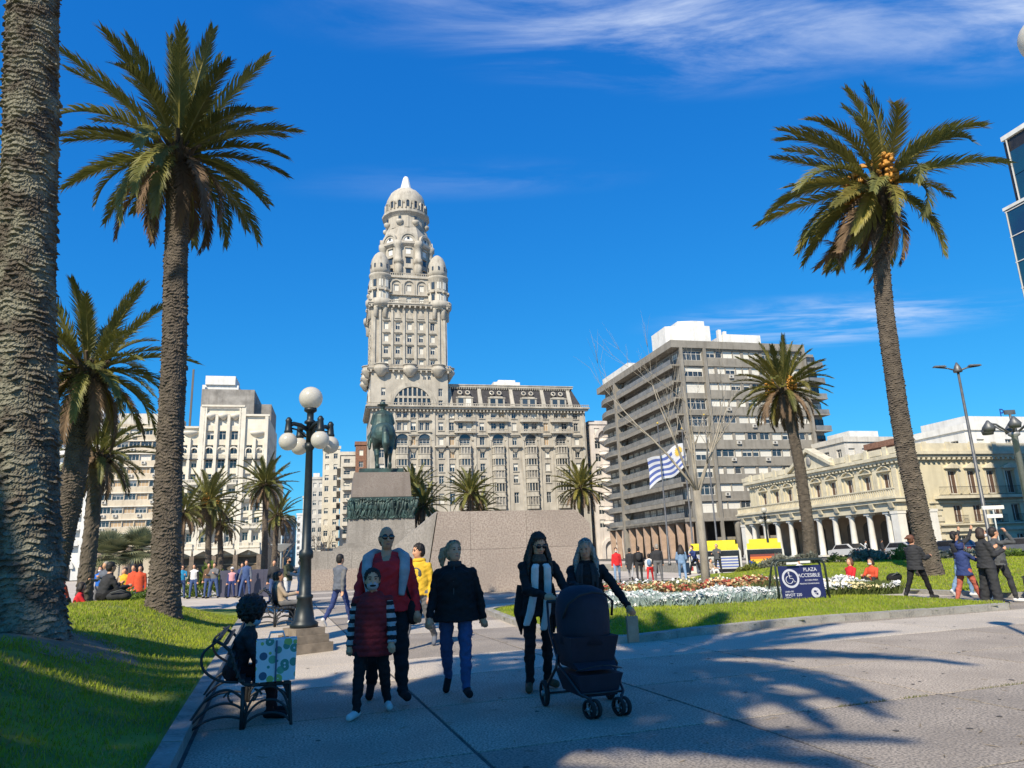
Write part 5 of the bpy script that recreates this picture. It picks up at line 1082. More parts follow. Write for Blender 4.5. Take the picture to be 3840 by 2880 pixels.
# ------------------------------------------------------------------ shrubs and flowers
m_lav = mat('lavender_shrub', (0.215, 0.22, 0.18), 0.85, 0.25, 3, col2=(0.11, 0.12, 0.085), rand=0.2, trans=0.1)
m_leafg = mat('shrub_leaf', (0.16, 0.23, 0.03), 0.7, 0.25, 3, col2=(0.07, 0.12, 0.02), rand=0.2, trans=0.2)
m_leafy = mat('shrub_leaf_yellow', (0.27, 0.27, 0.04), 0.7, 0.25, 3, col2=(0.13, 0.15, 0.03), rand=0.2, trans=0.2)
def bush_mesh(n, seed, ls, up, m):
    r = np.random.default_rng(seed); d = r.normal(size=(n, 3)); d /= np.linalg.norm(d, axis=1)[:, None]; d[:, 2] = np.abs(d[:, 2]); rad = 0.55 + 0.45 * r.random(n) ** 0.5
    lump = 0.8 + 0.22 * np.sin(d[:, 0] * 5 + seed) * np.cos(d[:, 1] * 4.3 + 2 * seed) + 0.12 * np.sin(d[:, 2] * 9 + d[:, 0] * 7); p = d * (rad * lump)[:, None]
    v = d * (1 - up) + np.array([0, 0, up]) + r.normal(size=(n, 3)) * 0.35; v /= np.linalg.norm(v, axis=1)[:, None]; w = np.cross(v, r.normal(size=(n, 3))); w /= np.linalg.norm(w, axis=1)[:, None]
    s = ls * r.uniform(0.6, 1.3, n)[:, None]; V = np.stack([p, p + v * s * 0.5 + w * s * 0.22, p + v * s, p + v * s * 0.5 - w * s * 0.22], 1).reshape(-1, 3)
    return npmesh('foliage', V, np.arange(n * 4).reshape(n, 4), m)
BUSH = {'lav': [bush_mesh(1500, s, 0.20, 0.75, m_lav) for s in (1, 2)], 'green': [bush_mesh(1300, 3, 0.17, 0.3, m_leafg), bush_mesh(1300, 4, 0.17, 0.3, m_leafg)], 'yellow': [bush_mesh(1300, 5, 0.2, 0.5, m_leafy)]}
stem = MB()
for i in range(6): a = i * 1.05; stem.tube([(0, 0, -0.15), (0.25 * cos(a), 0.25 * sin(a), 0.4)], 0.02, 4)
stem_me = stem.mesh('stem', m_twig)
def bush(kind, i, x, y, z, sx, sz, label):
    T = thing('shrub', label, 'shrub', (x, y, z), i * 1.3, 'low shrubs along the lawn edges'); o = obj('foliage', BUSH[kind][i % len(BUSH[kind])], T, scale=(sx, sx * 0.8, sz * 0.8)); obj('stem', stem_me, T, scale=(sx, sx, sz * 0.8))
SHR = [('green', 13.2, 41.0, 0.75, 0.7, 'dark green shrub at the left end of the far hedge'), ('yellow', 12.3, 39.5, 0.9, 0.55, 'yellowish low shrub in front of the flag bus'), ('lav', 14.3, 40.5, 1.1, 1.0, 'grey shrub below the rainbow bus'), ('lav', 16.0, 40.8, 1.1, 0.9, 'grey shrub behind the white hooded sitter'),
       ('green', 17.6, 40.5, 0.8, 0.6, 'green shrub right of the white hooded sitter'), ('lav', 19.0, 40, 1.3, 0.9, 'wide grey shrub left of the round crowned palm trunk'), ('yellow', 20.6, 39.4, 0.8, 1.0, 'tall yellow green shrub on the far lawn crest'), ('lav', 21.8, 38.5, 1.2, 0.7, 'grey shrub below the middle columns'), ('lav', 23.2, 37.6, 1.2, 0.75, 'grey shrub below the right columns'),
       ('green', 24.3, 36.3, 1.2, 0.6, 'dark green shrub left of the black coat walker'), ('lav', 26.2, 35.5, 1.3, 0.7, 'grey shrub behind the tall windblown palm'), ('green', 27.5, 34.4, 1.0, 0.55, 'green shrub right of the windblown palm foot'), ('lav', 29.0, 34.2, 1.3, 0.8, 'grey shrub behind the masked man'), ('green', 30.6, 34.0, 1.3, 0.7, 'green shrub near the right edge of the lawn')]
for i, (k, x, y, sx, sz, lb) in enumerate(SHR): bush(k, i, x, y, float(h_f(x, y)) - 0.05, sx, sz, lb)
for i, (x, y, sx, sz, lb) in enumerate(((-10.6, 20.2, 0.8, 0.6, 'bright green bush on the left bank near the orange coats'), (-9.6, 19.2, 0.7, 0.5, 'low green bush touching the second palm trunk'), (-11.6, 19.0, 0.7, 0.4, 'low green bush behind the sitting pair'), (-17.0, 40, 1.3, 2.2, 'tall dark shrub against the hotel arcade'))): bush('green', i, x, y, LZ(x, y) - 0.05 if i < 3 else 0, sx, sz, lb)
# flower bed: dusty white in front, red and yellow behind
def flower_bed(label, poly_fn, n, cols, hgt, size, seed, leafm):
    r = np.random.default_rng(seed); P = np.array([poly_fn(r.random(), r.random()) for _ in range(n)]); P[:, 2] += hgt * (0.55 + 0.45 * r.random(n)) * (0.75 + 0.4 * nz(P[:, 0], P[:, 1], 1.1))
    k = 5; V = np.zeros((n, k, 3)); s = size * r.uniform(0.6, 1.3, n); tl = r.normal(size=(n, 3)) * 0.5 + np.array([0, -0.35, 1]); tl /= np.linalg.norm(tl, axis=1)[:, None]
    u = np.cross(tl, np.array([1.0, 0.2, 0.1])); u /= np.linalg.norm(u, axis=1)[:, None]; w = np.cross(tl, u)
    for j in range(k): a = 2 * pi * j / k; V[:, j] = P + (u * cos(a) + w * sin(a)) * s[:, None]
    zone = (nz(P[:, 0], P[:, 1], 0.8) * 0.5 + 0.5 + r.uniform(-0.25, 0.25, n)) * len(cols); mi = np.clip(zone.astype(int), 0, len(cols) - 1)
    o = stuff(obj('flowers', npmesh('flowers', V.reshape(-1, 3), np.arange(n * k).reshape(n, k), cols, mi)), label, 'flowers')
    m = n * 2; Q = np.array([poly_fn(r.random(), r.random()) for _ in range(m)])
    blades('flower_leaves', Q, hgt * 0.72, 0.035, leafm, o); return o
m_fw = mat('white_petal', (0.72, 0.72, 0.70), 0.7, 0.08, 6); m_fr = mat('red_petal', (0.36, 0.045, 0.03), 0.7, 0.15, 6); m_fo = mat('orange_petal', (0.50, 0.25, 0.11), 0.7, 0.15, 6); m_fy = mat('cream_petal', (0.70, 0.60, 0.32), 0.7, 0.1, 6); m_fd = mat('dark_red_leaf', (0.16, 0.05, 0.025), 0.7, 0.2, 6)
m_fg = mat('silver_leaf', (0.34, 0.42, 0.40), 0.8, 0.2, 4, col2=(0.2, 0.27, 0.25)); m_dl = mat('bed_leaf', (0.10, 0.13, 0.03), 0.8, 0.2, 4)
EDGE_F = [(2.0, 16.7), (3.6, 16.3), (5.3, 17.0), (7.2, 17.9), (9.3, 18.1)]; EDGE_B = [(1.5, 21.9), (4.0, 22.4), (6.2, 22.5), (8.0, 21.6), (9.45, 19.2)]
def bed(t0, t1, u0=0.0, u1=1.0):
    def f(a, b_):
        a = u0 + (u1 - u0) * a; x = a * (len(EDGE_F) - 1); i = min(int(x), len(EDGE_F) - 2); w = x - i
        F_ = [EDGE_F[i][k] * (1 - w) + EDGE_F[i + 1][k] * w for k in (0, 1)]; B_ = [EDGE_B[i][k] * (1 - w) + EDGE_B[i + 1][k] * w for k in (0, 1)]; t = t0 + (t1 - t0) * b_
        X_, Y_ = F_[0] * (1 - t) + B_[0] * t, F_[1] * (1 - t) + B_[1] * t; return (X_, Y_, float(0.27))
    return f
flower_bed('silvery white flowers edging the front of the bed', bed(0.0, 0.30, 0, 0.68), 6500, [m_fw, m_fg, m_fw, m_fw], 0.30, 0.036, 1, m_fg)
flower_bed('dense white flowers right of the blue sign', bed(0.0, 0.95, 0.68, 1.0), 4200, [m_fw, m_fw, m_fw, m_fy], 0.34, 0.042, 2, m_dl)
flower_bed('red orange and cream flowers in the middle of the bed', bed(0.28, 0.62, 0, 0.68), 4600, [m_fd, m_fo, m_fy, m_fr, m_fo, m_fd], 0.44, 0.042, 3, m_dl)
flower_bed('cream and white flowers at the back of the bed', bed(0.60, 0.97, 0, 0.68), 3600, [m_fy, m_fw, m_dl, m_fy], 0.44, 0.042, 4, m_dl)
# ------------------------------------------------------------------ monument
m_gran = mat('pink_granite', (0.40, 0.335, 0.28), 0.75, 0.1, 0.5, speck=(0.26, 0.205, 0.175), sscale=14, bump=0.2, bscale=20, rand=0.05)
m_gran2 = mat('grey_granite', (0.34, 0.31, 0.275), 0.8, 0.15, 0.4, speck=(0.22, 0.20, 0.175), sscale=10, streak=0.3, rand=0.06)
m_bronze = mat('green_bronze', (0.06, 0.115, 0.105), 0.5, 0.3, 0.9, col2=(0.022, 0.032, 0.03), metal=0.35, bump=0.3, bscale=8)
m_grand = mat('dark_pink_granite', (0.225, 0.195, 0.17), 0.75, 0.12, 0.5, speck=(0.17, 0.135, 0.115), sscale=12, streak=0.3)
m_bluewall = mat('dark_blue_wall', (0.075, 0.075, 0.115), 0.55, 0.15, 0.6, rand=0.06)  # dark blue base tone for all blocks of the low parapet
WS = bpy.data.scenes.new('workbench')      # scratch scene, removed at the end
def remesh_obj(name, mb, voxel, mats, parent, smooth=4, loc=(0, 0, 0), color=None):
    """weld overlapping closed shapes into one continuous surface"""
    me = mb.mesh(name, mats); o = bpy.data.objects.new(name, me); WS.collection.objects.link(o)
    md = o.modifiers.new('weld', 'REMESH'); md.mode = 'VOXEL'; md.voxel_size = voxel; md.use_smooth_shade = True
    if smooth: sm = o.modifiers.new('relax', 'SMOOTH'); sm.iterations = smooth; sm.factor = 0.5
    vl = WS.view_layers[0]; vl.update(); ne = bpy.data.meshes.new_from_object(o.evaluated_get(vl.depsgraph)); ne.name = name; WS.collection.objects.unlink(o); C.objects.link(o)
    o.modifiers.clear(); o.data = ne; bpy.data.meshes.remove(me); ne.materials.clear()
    for m in mats: ne.materials.append(m)
    ne.polygons.foreach_set('use_smooth', [True] * len(ne.polygons)); o.parent = parent; o.location = loc
    return o
def cap(b, p, q, r0, r1, n=10):
    """tapered limb with rounded ends"""
    p, q = Vector(p), Vector(q); d = (q - p); L_ = d.length; d = d.normalized() if L_ > 1e-6 else Vector((0, 0, 1)); pts = []; rs = []
    for a in (-80, -50, -20): pts.append(p + d * r0 * sin(radians(a))); rs.append(r0 * cos(radians(a)))
    for a in (20, 50, 80): pts.append(q + d * r1 * sin(radians(a))); rs.append(r1 * cos(radians(a)))
    b.tube(pts, rs, n)
def build_monument():
    T = thing('monument_pedestal', 'stepped granite pedestal with a bronze frieze under the rider', 'monument', AB(3.85, 65), ALPHA)
    def blocks(z0, z1, w0, d0, w1, d1, m, nx, name='granite_block', nz_=1, front=0.0):
        for k in range(nz_):
            za, zb = z0 + (z1 - z0) * k / nz_, z0 + (z1 - z0) * (k + 1) / nz_; ta, tb = k / nz_, (k + 1) / nz_
            wa, wb = w0 + (w1 - w0) * ta, w0 + (w1 - w0) * tb; da, db = d0 + (d1 - d0) * ta, d0 + (d1 - d0) * tb
            for i in range(nx):
                g_ = 0.012; b = MB(); xa, xb = -wa / 2 + wa * i / nx + g_, -wa / 2 + wa * (i + 1) / nx - g_; Xa, Xb = -wb / 2 + wb * i / nx + g_, -wb / 2 + wb * (i + 1) / nx - g_
                b.frus(xa, front + (d0 - da) / 2, xb, front + da, za + g_, Xa, front + (d0 - db) / 2, Xb, front + db, zb); b.build(name, m, T)
    blocks(0.0, 2.3, 12.5, 18, 12.0, 17.5, m_gran2, 5, front=-4.0)
    for i in range(4): z = 2.3 + 0.2 * i; b = MB(); b.box(-4.6 + 0.42 * i, -1.6 + 0.4 * i, z, 4.6 - 0.42 * i, 12 - 0.3 * i, z + 0.198); b.build('step', m_gran2, T)
    blocks(3.1, 5.2, 6.0, 10.0, 5.8, 9.8, m_gran2, 2, nz_=1)
    b = MB(); b.box(-2.75, 0.2, 5.2, 2.75, 9.6, 7.08); b.build('frieze_core', m_bronze, T)
    blocks(7.1, 9.35, 5.3, 9.2, 5.0, 8.8, m_grand, 1, nz_=1, front=0.3)
    b = MB(); b.box(-2.0, 0.9, 9.36, 2.0, 8.6, 9.75); b.build('statue_base', m_bronze, T)
    # crowded bronze relief of marching figures wrapping the middle course
    r = random.Random(3); b = MB()
    for side in (0, 1, 2):
        n = 60 if side == 0 else 80; Lw = 5.6 if side == 0 else 9.4
        b.M = ID if side == 0 else (TR(-2.8, 9.7) @ RZ(-pi / 2) if side == 1 else TR(2.8, 0.2) @ RZ(pi / 2))
        ox = -2.8 if side == 0 else 0.1
        for i in range(n):
            x = ox + Lw * (i + r.random()) / n; y = 0.16 - r.random() * 0.16; z = 5.25 + r.random() * 0.25; lean = r.uniform(-0.35, 0.45)
            cap(b, (x, y, z), (x + lean, y - 0.05, z + 0.75), 0.12, 0.10, 6); cap(b, (x + lean, y - 0.06, z + 0.7), (x + lean * 1.4, y - 0.05, z + 1.25), 0.15, 0.11, 6); b.ball((x + lean * 1.5, y - 0.08, z + 1.45), 0.12, 6, 5)
            cap(b, (x + lean, y - 0.1, z + 1.1), (x + lean + r.uniform(-0.5, 0.6), y - 0.15, z + r.uniform(0.7, 1.6)), 0.06, 0.05, 5); cap(b, (x + 0.1, y, z), (x + r.uniform(-0.4, 0.5), y - 0.03, 5.2), 0.1, 0.07, 5)
    b.M = ID; b.build('bronze_frieze', m_bronze, T)
    # rider and horse, seen from behind, facing away down the avenue
    R_ = thing('equestrian_statue', 'green bronze horse and rider statue seen from behind', 'statue', AB(4.0, 67.2, 9.752), ALPHA)
    b = MB(); s = 1.87
    def P(x, y, z): return Vector((x, y, z)) * s
    # horse: y forward (away), rump at y=-0.9
    b.ball(P(0, -0.65, 1.72), (0.60 * s, 0.62 * s, 0.56 * s), 16, 12); b.ball(P(0, 0.1, 1.66), (0.56 * s, 0.95 * s, 0.54 * s), 16, 12); b.ball(P(0, 0.85, 1.78), (0.46 * s, 0.55 * s, 0.55 * s), 16, 12)
    cap(b, P(0, 1.0, 1.95), P(0, 1.55, 2.65), 0.36 * s, 0.22 * s); cap(b, P(0, 1.5, 2.72), P(0, 1.98, 2.38), 0.2 * s, 0.11 * s)
    for sx in (-1, 1):
        cap(b, P(sx * 0.07, 1.5, 2.85), P(sx * 0.09, 1.5, 3.02), 0.06 * s, 0.02 * s)
        off = 0.18 if sx < 0 else -0.25      # hind legs mid-stride
        cap(b, P(sx * 0.30, -0.75, 1.5), P(sx * 0.33, -0.55 + off, 1.0), 0.34 * s, 0.19 * s); cap(b, P(sx * 0.33, -0.55 + off, 1.0), P(sx * 0.30, -0.88 + off, 0.66), 0.17 * s, 0.11 * s)
        cap(b, P(sx * 0.30, -0.88 + off, 0.66), P(sx * 0.29, -0.80 + off, 0.2), 0.095 * s, 0.075 * s); cap(b, P(sx * 0.29, -0.80 + off, 0.14), P(sx * 0.29, -0.72 + off, 0.05), 0.1 * s, 0.11 * s)
        of2 = -0.15 if sx < 0 else 0.3
        cap(b, P(sx * 0.26, 0.95, 1.45), P(sx * 0.27, 1.05 + of2, 0.85), 0.2 * s, 0.11 * s); cap(b, P(sx * 0.27, 1.05 + of2, 0.85), P(sx * 0.27, 1.0 + of2, 0.2), 0.1 * s, 0.07 * s); cap(b, P(sx * 0.27, 1.0 + of2, 0.14), P(sx * 0.27, 1.07 + of2, 0.05), 0.1 * s, 0.1 * s)
    pts = [P(0.02, -1.18, 1.95), P(0.05, -1.42, 1.6), P(0.06, -1.46, 1.1), P(0.05, -1.4, 0.62)]; b.tube(pts, [0.10 * s, 0.17 * s, 0.19 * s, 0.05 * s], 8)
    # saddle cloth and rider with cape and hat
    b.ball(P(0, 0.1, 2.05), (0.62 * s, 0.5 * s, 0.28 * s), 14, 8)
    cap(b, P(0, 0.1, 2.2), P(0, 0.14, 2.75), 0.31 * s, 0.30 * s); b.ball(P(0, 0.13, 2.85), (0.42 * s, 0.24 * s, 0.24 * s), 12, 8); b.M = TR(0, 0.0, 0); b.lathe([(0.62 * s, 2.02 * s), (0.5 * s, 2.4 * s), (0.44 * s, 2.8 * s), (0.2 * s, 3.02 * s)], 14, 0, 0.06 * s, sy=0.62)
    cap(b, P(0, 0.15, 2.95), P(0, 0.16, 3.2), 0.1 * s, 0.09 * s); b.ball(P(0, 0.17, 3.26), (0.135 * s, 0.16 * s, 0.17 * s), 12, 9)
    b.lathe([(0.12 * s, 3.30 * s), (0.30 * s, 3.33 * s), (0.30 * s, 3.37 * s), (0.15 * s, 3.38 * s), (0.13 * s, 3.5 * s), (0.05 * s, 3.52 * s)], 14, 0, 0.17 * s)
    for sx in (-1, 1):
        cap(b, P(sx * 0.40, 0.12, 2.82), P(sx * 0.52, 0.18, 2.42), 0.13 * s, 0.11 * s); cap(b, P(sx * 0.52, 0.18, 2.42), P(sx * 0.22, 0.55, 2.3), 0.1 * s, 0.07 * s); b.ball(P(sx * 0.2, 0.6, 2.3), 0.08 * s, 8, 6)
        cap(b, P(sx * 0.3, 0.1, 2.15), P(sx * 0.62, 0.35, 1.7), 0.2 * s, 0.15 * s); cap(b, P(sx * 0.62, 0.35, 1.7), P(sx * 0.64, 0.2, 1.2), 0.13 * s, 0.09 * s); cap(b, P(sx * 0.64, 0.12, 1.13), P(sx * 0.64, 0.42, 1.12), 0.08 * s, 0.06 * s)
    cap(b, P(-0.5, 0.0, 2.1), P(-0.78, -0.55, 1.15), 0.05 * s, 0.03 * s)     # sabre
    remesh_obj('horse_and_rider', b, 0.055, [m_bronze], R_, 2)
    # granite walls around the mausoleum steps
    Wl = thing('granite_wall', 'big pale pink granite wall with a sloped left end', 'wall', AB(3.2, 32), ALPHA)
    top = [(1.15, 3.55), (8.0, 3.5), (8.55, 2.95)]
    xs = [0.55, 2.6, 5.2, 8.3]; g_ = 0.006
    def topz(x): return np.interp(x, [1.15, 7.6, 8.3], [3.55, 3.5, 2.85])
    for r_ in range(2):
        z0, z1 = (0.0, 1.85) if r_ == 0 else (1.85, 9)
        for i in range(3):
            xa, xb = xs[i] + g_, xs[i + 1] - g_; b = MB()
            la = lambda z: 0.55 + 0.17 * z                      # the left edge leans in
            P0 = [((la(z0) if i == 0 else xa), z0 + g_), (xb, z0 + g_)]
            if r_ == 0: P1_ = [(xb, z1 - g_), ((la(z1) if i == 0 else xa), z1 - g_)]
            else:
                P1_ = [(xb, float(topz(xb)))] + ([(7.6, 3.5)] if i == 2 else []) + [((la(3.55) if i == 0 else xa), float(topz(max(xa, 1.15))))]
            b.slab(P0 + P1_, 0.0, 0.9); b.build('granite_block', m_gran, Wl)
    b = MB(); b.add([(0.5, -0.02, 0), (0.5 + 0.17 * 3.55, -0.02, 3.56), (-0.55, 2.2, 2.2), (-1.2, 2.4, 0), (0.5, 0.88, 0), (0.5 + 0.17 * 3.55, 0.88, 3.56)], [(0, 1, 2, 3)][:0] or [(3, 2, 1, 0), (0, 1, 5, 4), (2, 5, 1), (3, 4, 5, 2), (0, 4, 3)]); b.build('end_block', m_gran2, Wl)
    Wp = thing('granite_parapet', 'low pink granite parapet left of the pedestal', 'wall', AB(-1.4, 43.5), ALPHA)
    for i in range(4): b = MB(); b.box(i * 1.3 + 0.008, 0, 0, i * 1.3 + 1.292, 0.5, 1.15); b.build('granite_block', m_gran, Wp)
    Wq = thing('granite_plinth_wall', 'grey granite base wall behind the low parapet', 'wall', AB(-2.2, 51), ALPHA)
    for i in range(5): b = MB(); b.box(i * 1.6 + 0.008, 0, 0, i * 1.6 + 1.592, 0.6, 2.3); b.build('granite_block', m_gran2, Wq)
    p0, p1 = Vector((-15.6, 38.2, 0)), Vector((-11.6, 35.5, 0)); dv = p1 - p0
    Wd = thing('dark_parapet', 'dark blue granite parapet with people leaning along it', 'wall', p0, atan2(dv.y, dv.x))
    for i in range(4): b = MB(); b.box(i * 1.2 + 0.006, 0, 0, i * 1.2 + 1.194, 0.45, 1.32); b.build('granite_block', m_bluewall, Wd)
build_monument()
# ------------------------------------------------------------------ street furniture
m_post = mat('dark_green_iron', (0.018, 0.028, 0.034), 0.45, 0.2, 6, metal=0.2)
m_globe = mat('opal_globe', (0.78, 0.75, 0.68), 0.25, 0.04, 3, trans=0.45)
m_plinth = mat('lamp_plinth', (0.27, 0.22, 0.165), 0.9, 0.2, 4)
m_poleg = mat('grey_pole', (0.16, 0.165, 0.17), 0.5, 0.15, 4, metal=0.5)
m_polew = mat('pale_pole', (0.46, 0.50, 0.50), 0.5, 0.1, 4)
def globe_lamp(label, loc, s=1.0, rz=0.0, narm=4):
    T = thing('globe_lamp', label, 'street lamp', loc, rz, 'globe lamps')
    b = MB(); b.box(-0.42, -0.42, 0, 0.42, 0.42, 0.17); b.box(-0.36, -0.36, 0.172, 0.36, 0.36, 0.32); b.box(-0.30, -0.30, 0.322, 0.30, 0.30, 0.45); b.build('plinth', m_plinth, T)
    b = MB(); b.lathe([(0.27, 0.45), (0.27, 0.53), (0.20, 0.58), (0.17, 0.78), (0.14, 0.98), (0.16, 1.0), (0.16, 1.05), (0.12, 1.08), (0.105, 1.75), (0.14, 1.78), (0.14, 1.9), (0.095, 1.95), (0.085, 2.6), (0.07, 3.95), (0.10, 4.0), (0.10, 4.1)], 16); b.build('post', m_post, T)
    b = MB(); b.lathe([(0.075, 4.1), (0.075, 4.5), (0.12, 4.52), (0.12, 4.56), (0.07, 4.6), (0.07, 4.74), (0.13, 4.78), (0.13, 4.84)], 12)
    for k in range(narm):
        a = 2 * pi * k / narm; b.M = RZ(a); b.tube([(0.06, 0, 4.38), (0.2, 0, 4.46), (0.36, 0, 4.48), (0.47, 0, 4.44)], [0.05, 0.045, 0.045, 0.05], 8); b.lathe([(0.07, 4.26), (0.09, 4.3), (0.075, 4.34), (0.06, 4.5), (0.07, 4.54), (0.03, 4.6)], 10, 0.47, 0)
        b.tube([(0.09, 0, 4.22), (0.28, 0, 4.36), (0.42, 0, 4.38)], 0.02, 5); b.M = ID
    b.build('arm_cluster', m_post, T)
    g = MB(); g.ball((0, 0, 0), 0.185, 20, 14); gm = g.mesh('globe', m_globe)
    for k in range(narm): a = 2 * pi * k / narm; obj('globe', gm, T, (0.47 * cos(a), 0.47 * sin(a), 4.10))
    obj('globe', gm, T, (0, 0, 5.06), scale=1.32)
    T.scale = (s, s, s); return T
globe_lamp('dark iron lamp with five white globes beside the path', (-3.86, 13.25, 0), 0.905, radians(42))
globe_lamp('far lamp with clustered white globes in front of the colonnade', (17.1, 50, 0), 0.78, 0.3)
T = thing('globe_lamp', 'tall lamp at the right edge with one white globe showing', 'street lamp', (5.72, 6.5, 0), 0, 'globe lamps'); b = MB(); b.lathe([(0.16, 0), (0.1, 0.5), (0.055, 0.6), (0.045, 6.3), (0.1, 6.36), (0.1, 6.42)], 12); b.build('post', m_post, T); b = MB(); b.ball((0, 0, 6.62), (0.19, 0.19, 0.235), 20, 14); b.build('globe', m_globe, T)
# tall lamp with two arms
T = thing('tall_lamp_post', 'very tall grey lamp post with two flat arms near the palace wing', 'street lamp', (35.5, 55, 0))
b = MB(); b.lathe([(0.22, 0), (0.2, 0.6), (0.15, 0.7), (0.09, 14.6)], 10); b.build('post', m_poleg, T)
for sgn in (-1, 1): b = MB(); b.tube([(0, 0, 14.5), (sgn * 0.8, 0, 14.75), (sgn * 1.7, 0, 14.85)], [0.07, 0.06, 0.05], 6); b.frus(sgn * 0.9, -0.18, sgn * 1.9, 0.18, 14.86, sgn * 1.0, -0.12, sgn * 1.8, 0.12, 14.98); b.build('lamp_arm', m_poleg, T)
b = MB(); b.lathe([(0.3, 14.4), (0.34, 14.5), (0.2, 14.9), (0.05, 15.2)], 10); b.build('cap', m_poleg, T)
T = thing('floodlight_mast', 'grey mast with a ring of floodlights at the right edge', 'street lamp', (28.3, 40, 0))
b = MB(); b.lathe([(0.2, 0), (0.16, 7.0), (0.3, 7.1), (0.3, 7.25)], 12); b.build('post', mat('light_grey_mast', (0.36, 0.37, 0.38), 0.5, 0.1, 4, metal=0.3), T)
for k in range(6): a = k * pi / 3; b = MB(); b.M = RZ(a); b.tube([(0.1, 0, 7.15), (0.9, 0, 7.75), (1.35, 0, 7.85)], 0.06, 6); b.lathe([(0.28, 7.35), (0.34, 7.6), (0.12, 7.9), (0.05, 8.0)], 10, 1.35, 0); b.build('floodlight', m_poleg, T)
b = MB(); b.tube([(0, 0, 7.2), (0, 0, 8.3)], 0.07, 6); b.box(-0.3, -0.05, 8.3, 0.3, 0.05, 8.55); b.build('finial', m_poleg, T)
# flag poles and the flag
m_fwhite = mat('flag_white', (0.74, 0.75, 0.78), 0.8, 0.05, 2, trans=0.25); m_fblue = mat('flag_blue', (0.10, 0.15, 0.42), 0.8, 0.05, 2, trans=0.2); m_fsun = mat('flag_gold', (0.62, 0.42, 0.06), 0.8, 0.05, 2)
for i, (x, y, h, lb) in enumerate(((17.95, 75, 14.0, 'tall steel flag pole flying the striped flag'), (15.2, 74, 14.5, 'bare steel flag pole behind the leafless tree'), (20.45, 75, 15.4, 'bare steel flag pole right of the leafless tree trunk'))):
    T = thing('flag_pole', lb, 'flag pole', (x, y, 0), 0, 'steel flag poles'); b = MB(); b.lathe([(0.16, 0), (0.14, 0.3), (0.11, 0.32), (0.05, h)], 10); b.build('pole', m_poleg, T); b = MB(); b.ball((0, 0, h + 0.08), 0.11, 8, 6); b.build('finial', m_fsun, T)
F_ = thing('flag', 'blue and white striped flag with a gold sun blowing from the pole', 'flag', (17.95, 75, 0))
def flag_pt(u, v):      # u along the fly 0..1 (towards -x), v down 0..1
    x = 3.45 - 3.9 * u + 0.15 * sin(v * 3); z = 12.5 - 2.6 * v - 1.7 * u + 0.22 * sin(u * 8 + v * 2) - 0.3 * u * v; y = 0.45 * sin(u * 7 + v * 1.5) * (0.3 + u); return (x - 3.4 - 0.05, y, z)
def flag_patch(u0, u1, v0, v1, m, name, dy=0.0, n=14):
    b = MB(); vs_ = []
    for i in range(n + 1):
        for j in range(4): p = flag_pt(u0 + (u1 - u0) * i / n, v0 + (v1 - v0) * j / 3); vs_.append((p[0], p[1] + dy, p[2]))
    b.add(vs_, [(i * 4 + j, i * 4 + j + 1, (i + 1) * 4 + j + 1, (i + 1) * 4 + j) for i in range(n) for j in range(3)], smooth=True); return b.build(name, m, F_)
for k in range(9):
    flag_patch(0.34 if k < 5 else 0.0, 1, k / 9, (k + 1) / 9, m_fblue if k % 2 else m_fwhite, 'stripe')
flag_patch(0, 0.34, 0, 5 / 9, m_fwhite, 'canton', 0, 6)
b = MB(); c_ = flag_pt(0.17, 0.27); ring = []
for k in range(32): a = 2 * pi * k / 32; rr = 0.52 if k % 2 else 0.36; p = flag_pt(0.17 + rr * cos(a) / 4.4, 0.27 + rr * sin(a) / 2.6); ring.append((p[0], p[1] - 0.03, p[2]))
b.add([(c_[0], c_[1] - 0.03, c_[2])] + ring, [(0, 1 + k, 1 + (k + 1) % 32) for k in range(32)]); b.build('sun_emblem', m_fsun, F_)
# slim lamp poles on the left
for i, (x, y, h, lb) in enumerate(((-21.9, 40, 1.9, 'slim pole lamp with white globe near the blue jacket'), (-18.6, 39, 2.6, 'slim pole lamp with white globe beside the second trunk'))):
    T = thing('pole_lamp', lb, 'street lamp', (x, y, 0), 0, 'slim pole lamps'); b = MB(); b.lathe([(0.09, 0), (0.05, 0.4), (0.04, h)], 8); b.build('post', m_poleg, T); b = MB(); b.ball((0, 0, h + 0.17), 0.2, 12, 8); b.build('globe', m_globe, T)
T = thing('signal_pole', 'pale blue signal pole with a wide cap by the hotel arcade', 'pole', AB(-8.5, 120)); b = MB(); b.lathe([(0.14, 0), (0.10, 8.5)], 8); b.build('pole', m_polew, T); b = MB(); b.lathe([(0.3, 3.6), (1.6, 4.6), (1.7, 4.7), (0.2, 4.75)], 10); b.build('cap', m_polew, T)
T = thing('street_sign_post', 'white sign post in the shaded corner by the wing', 'sign', (30.9, 47, 0)); b = MB(); b.tube([(0, 0, 0), (0, 0, 3.4)], 0.05, 6); b.build('post', m_polew, T)
for z, w in ((3.3, 0.7), (2.75, 0.5)): b = MB(); b.box(-w, -0.06, z, w, -0.055 + 0.1, z + 0.24); b.build('plate', m_white, T)

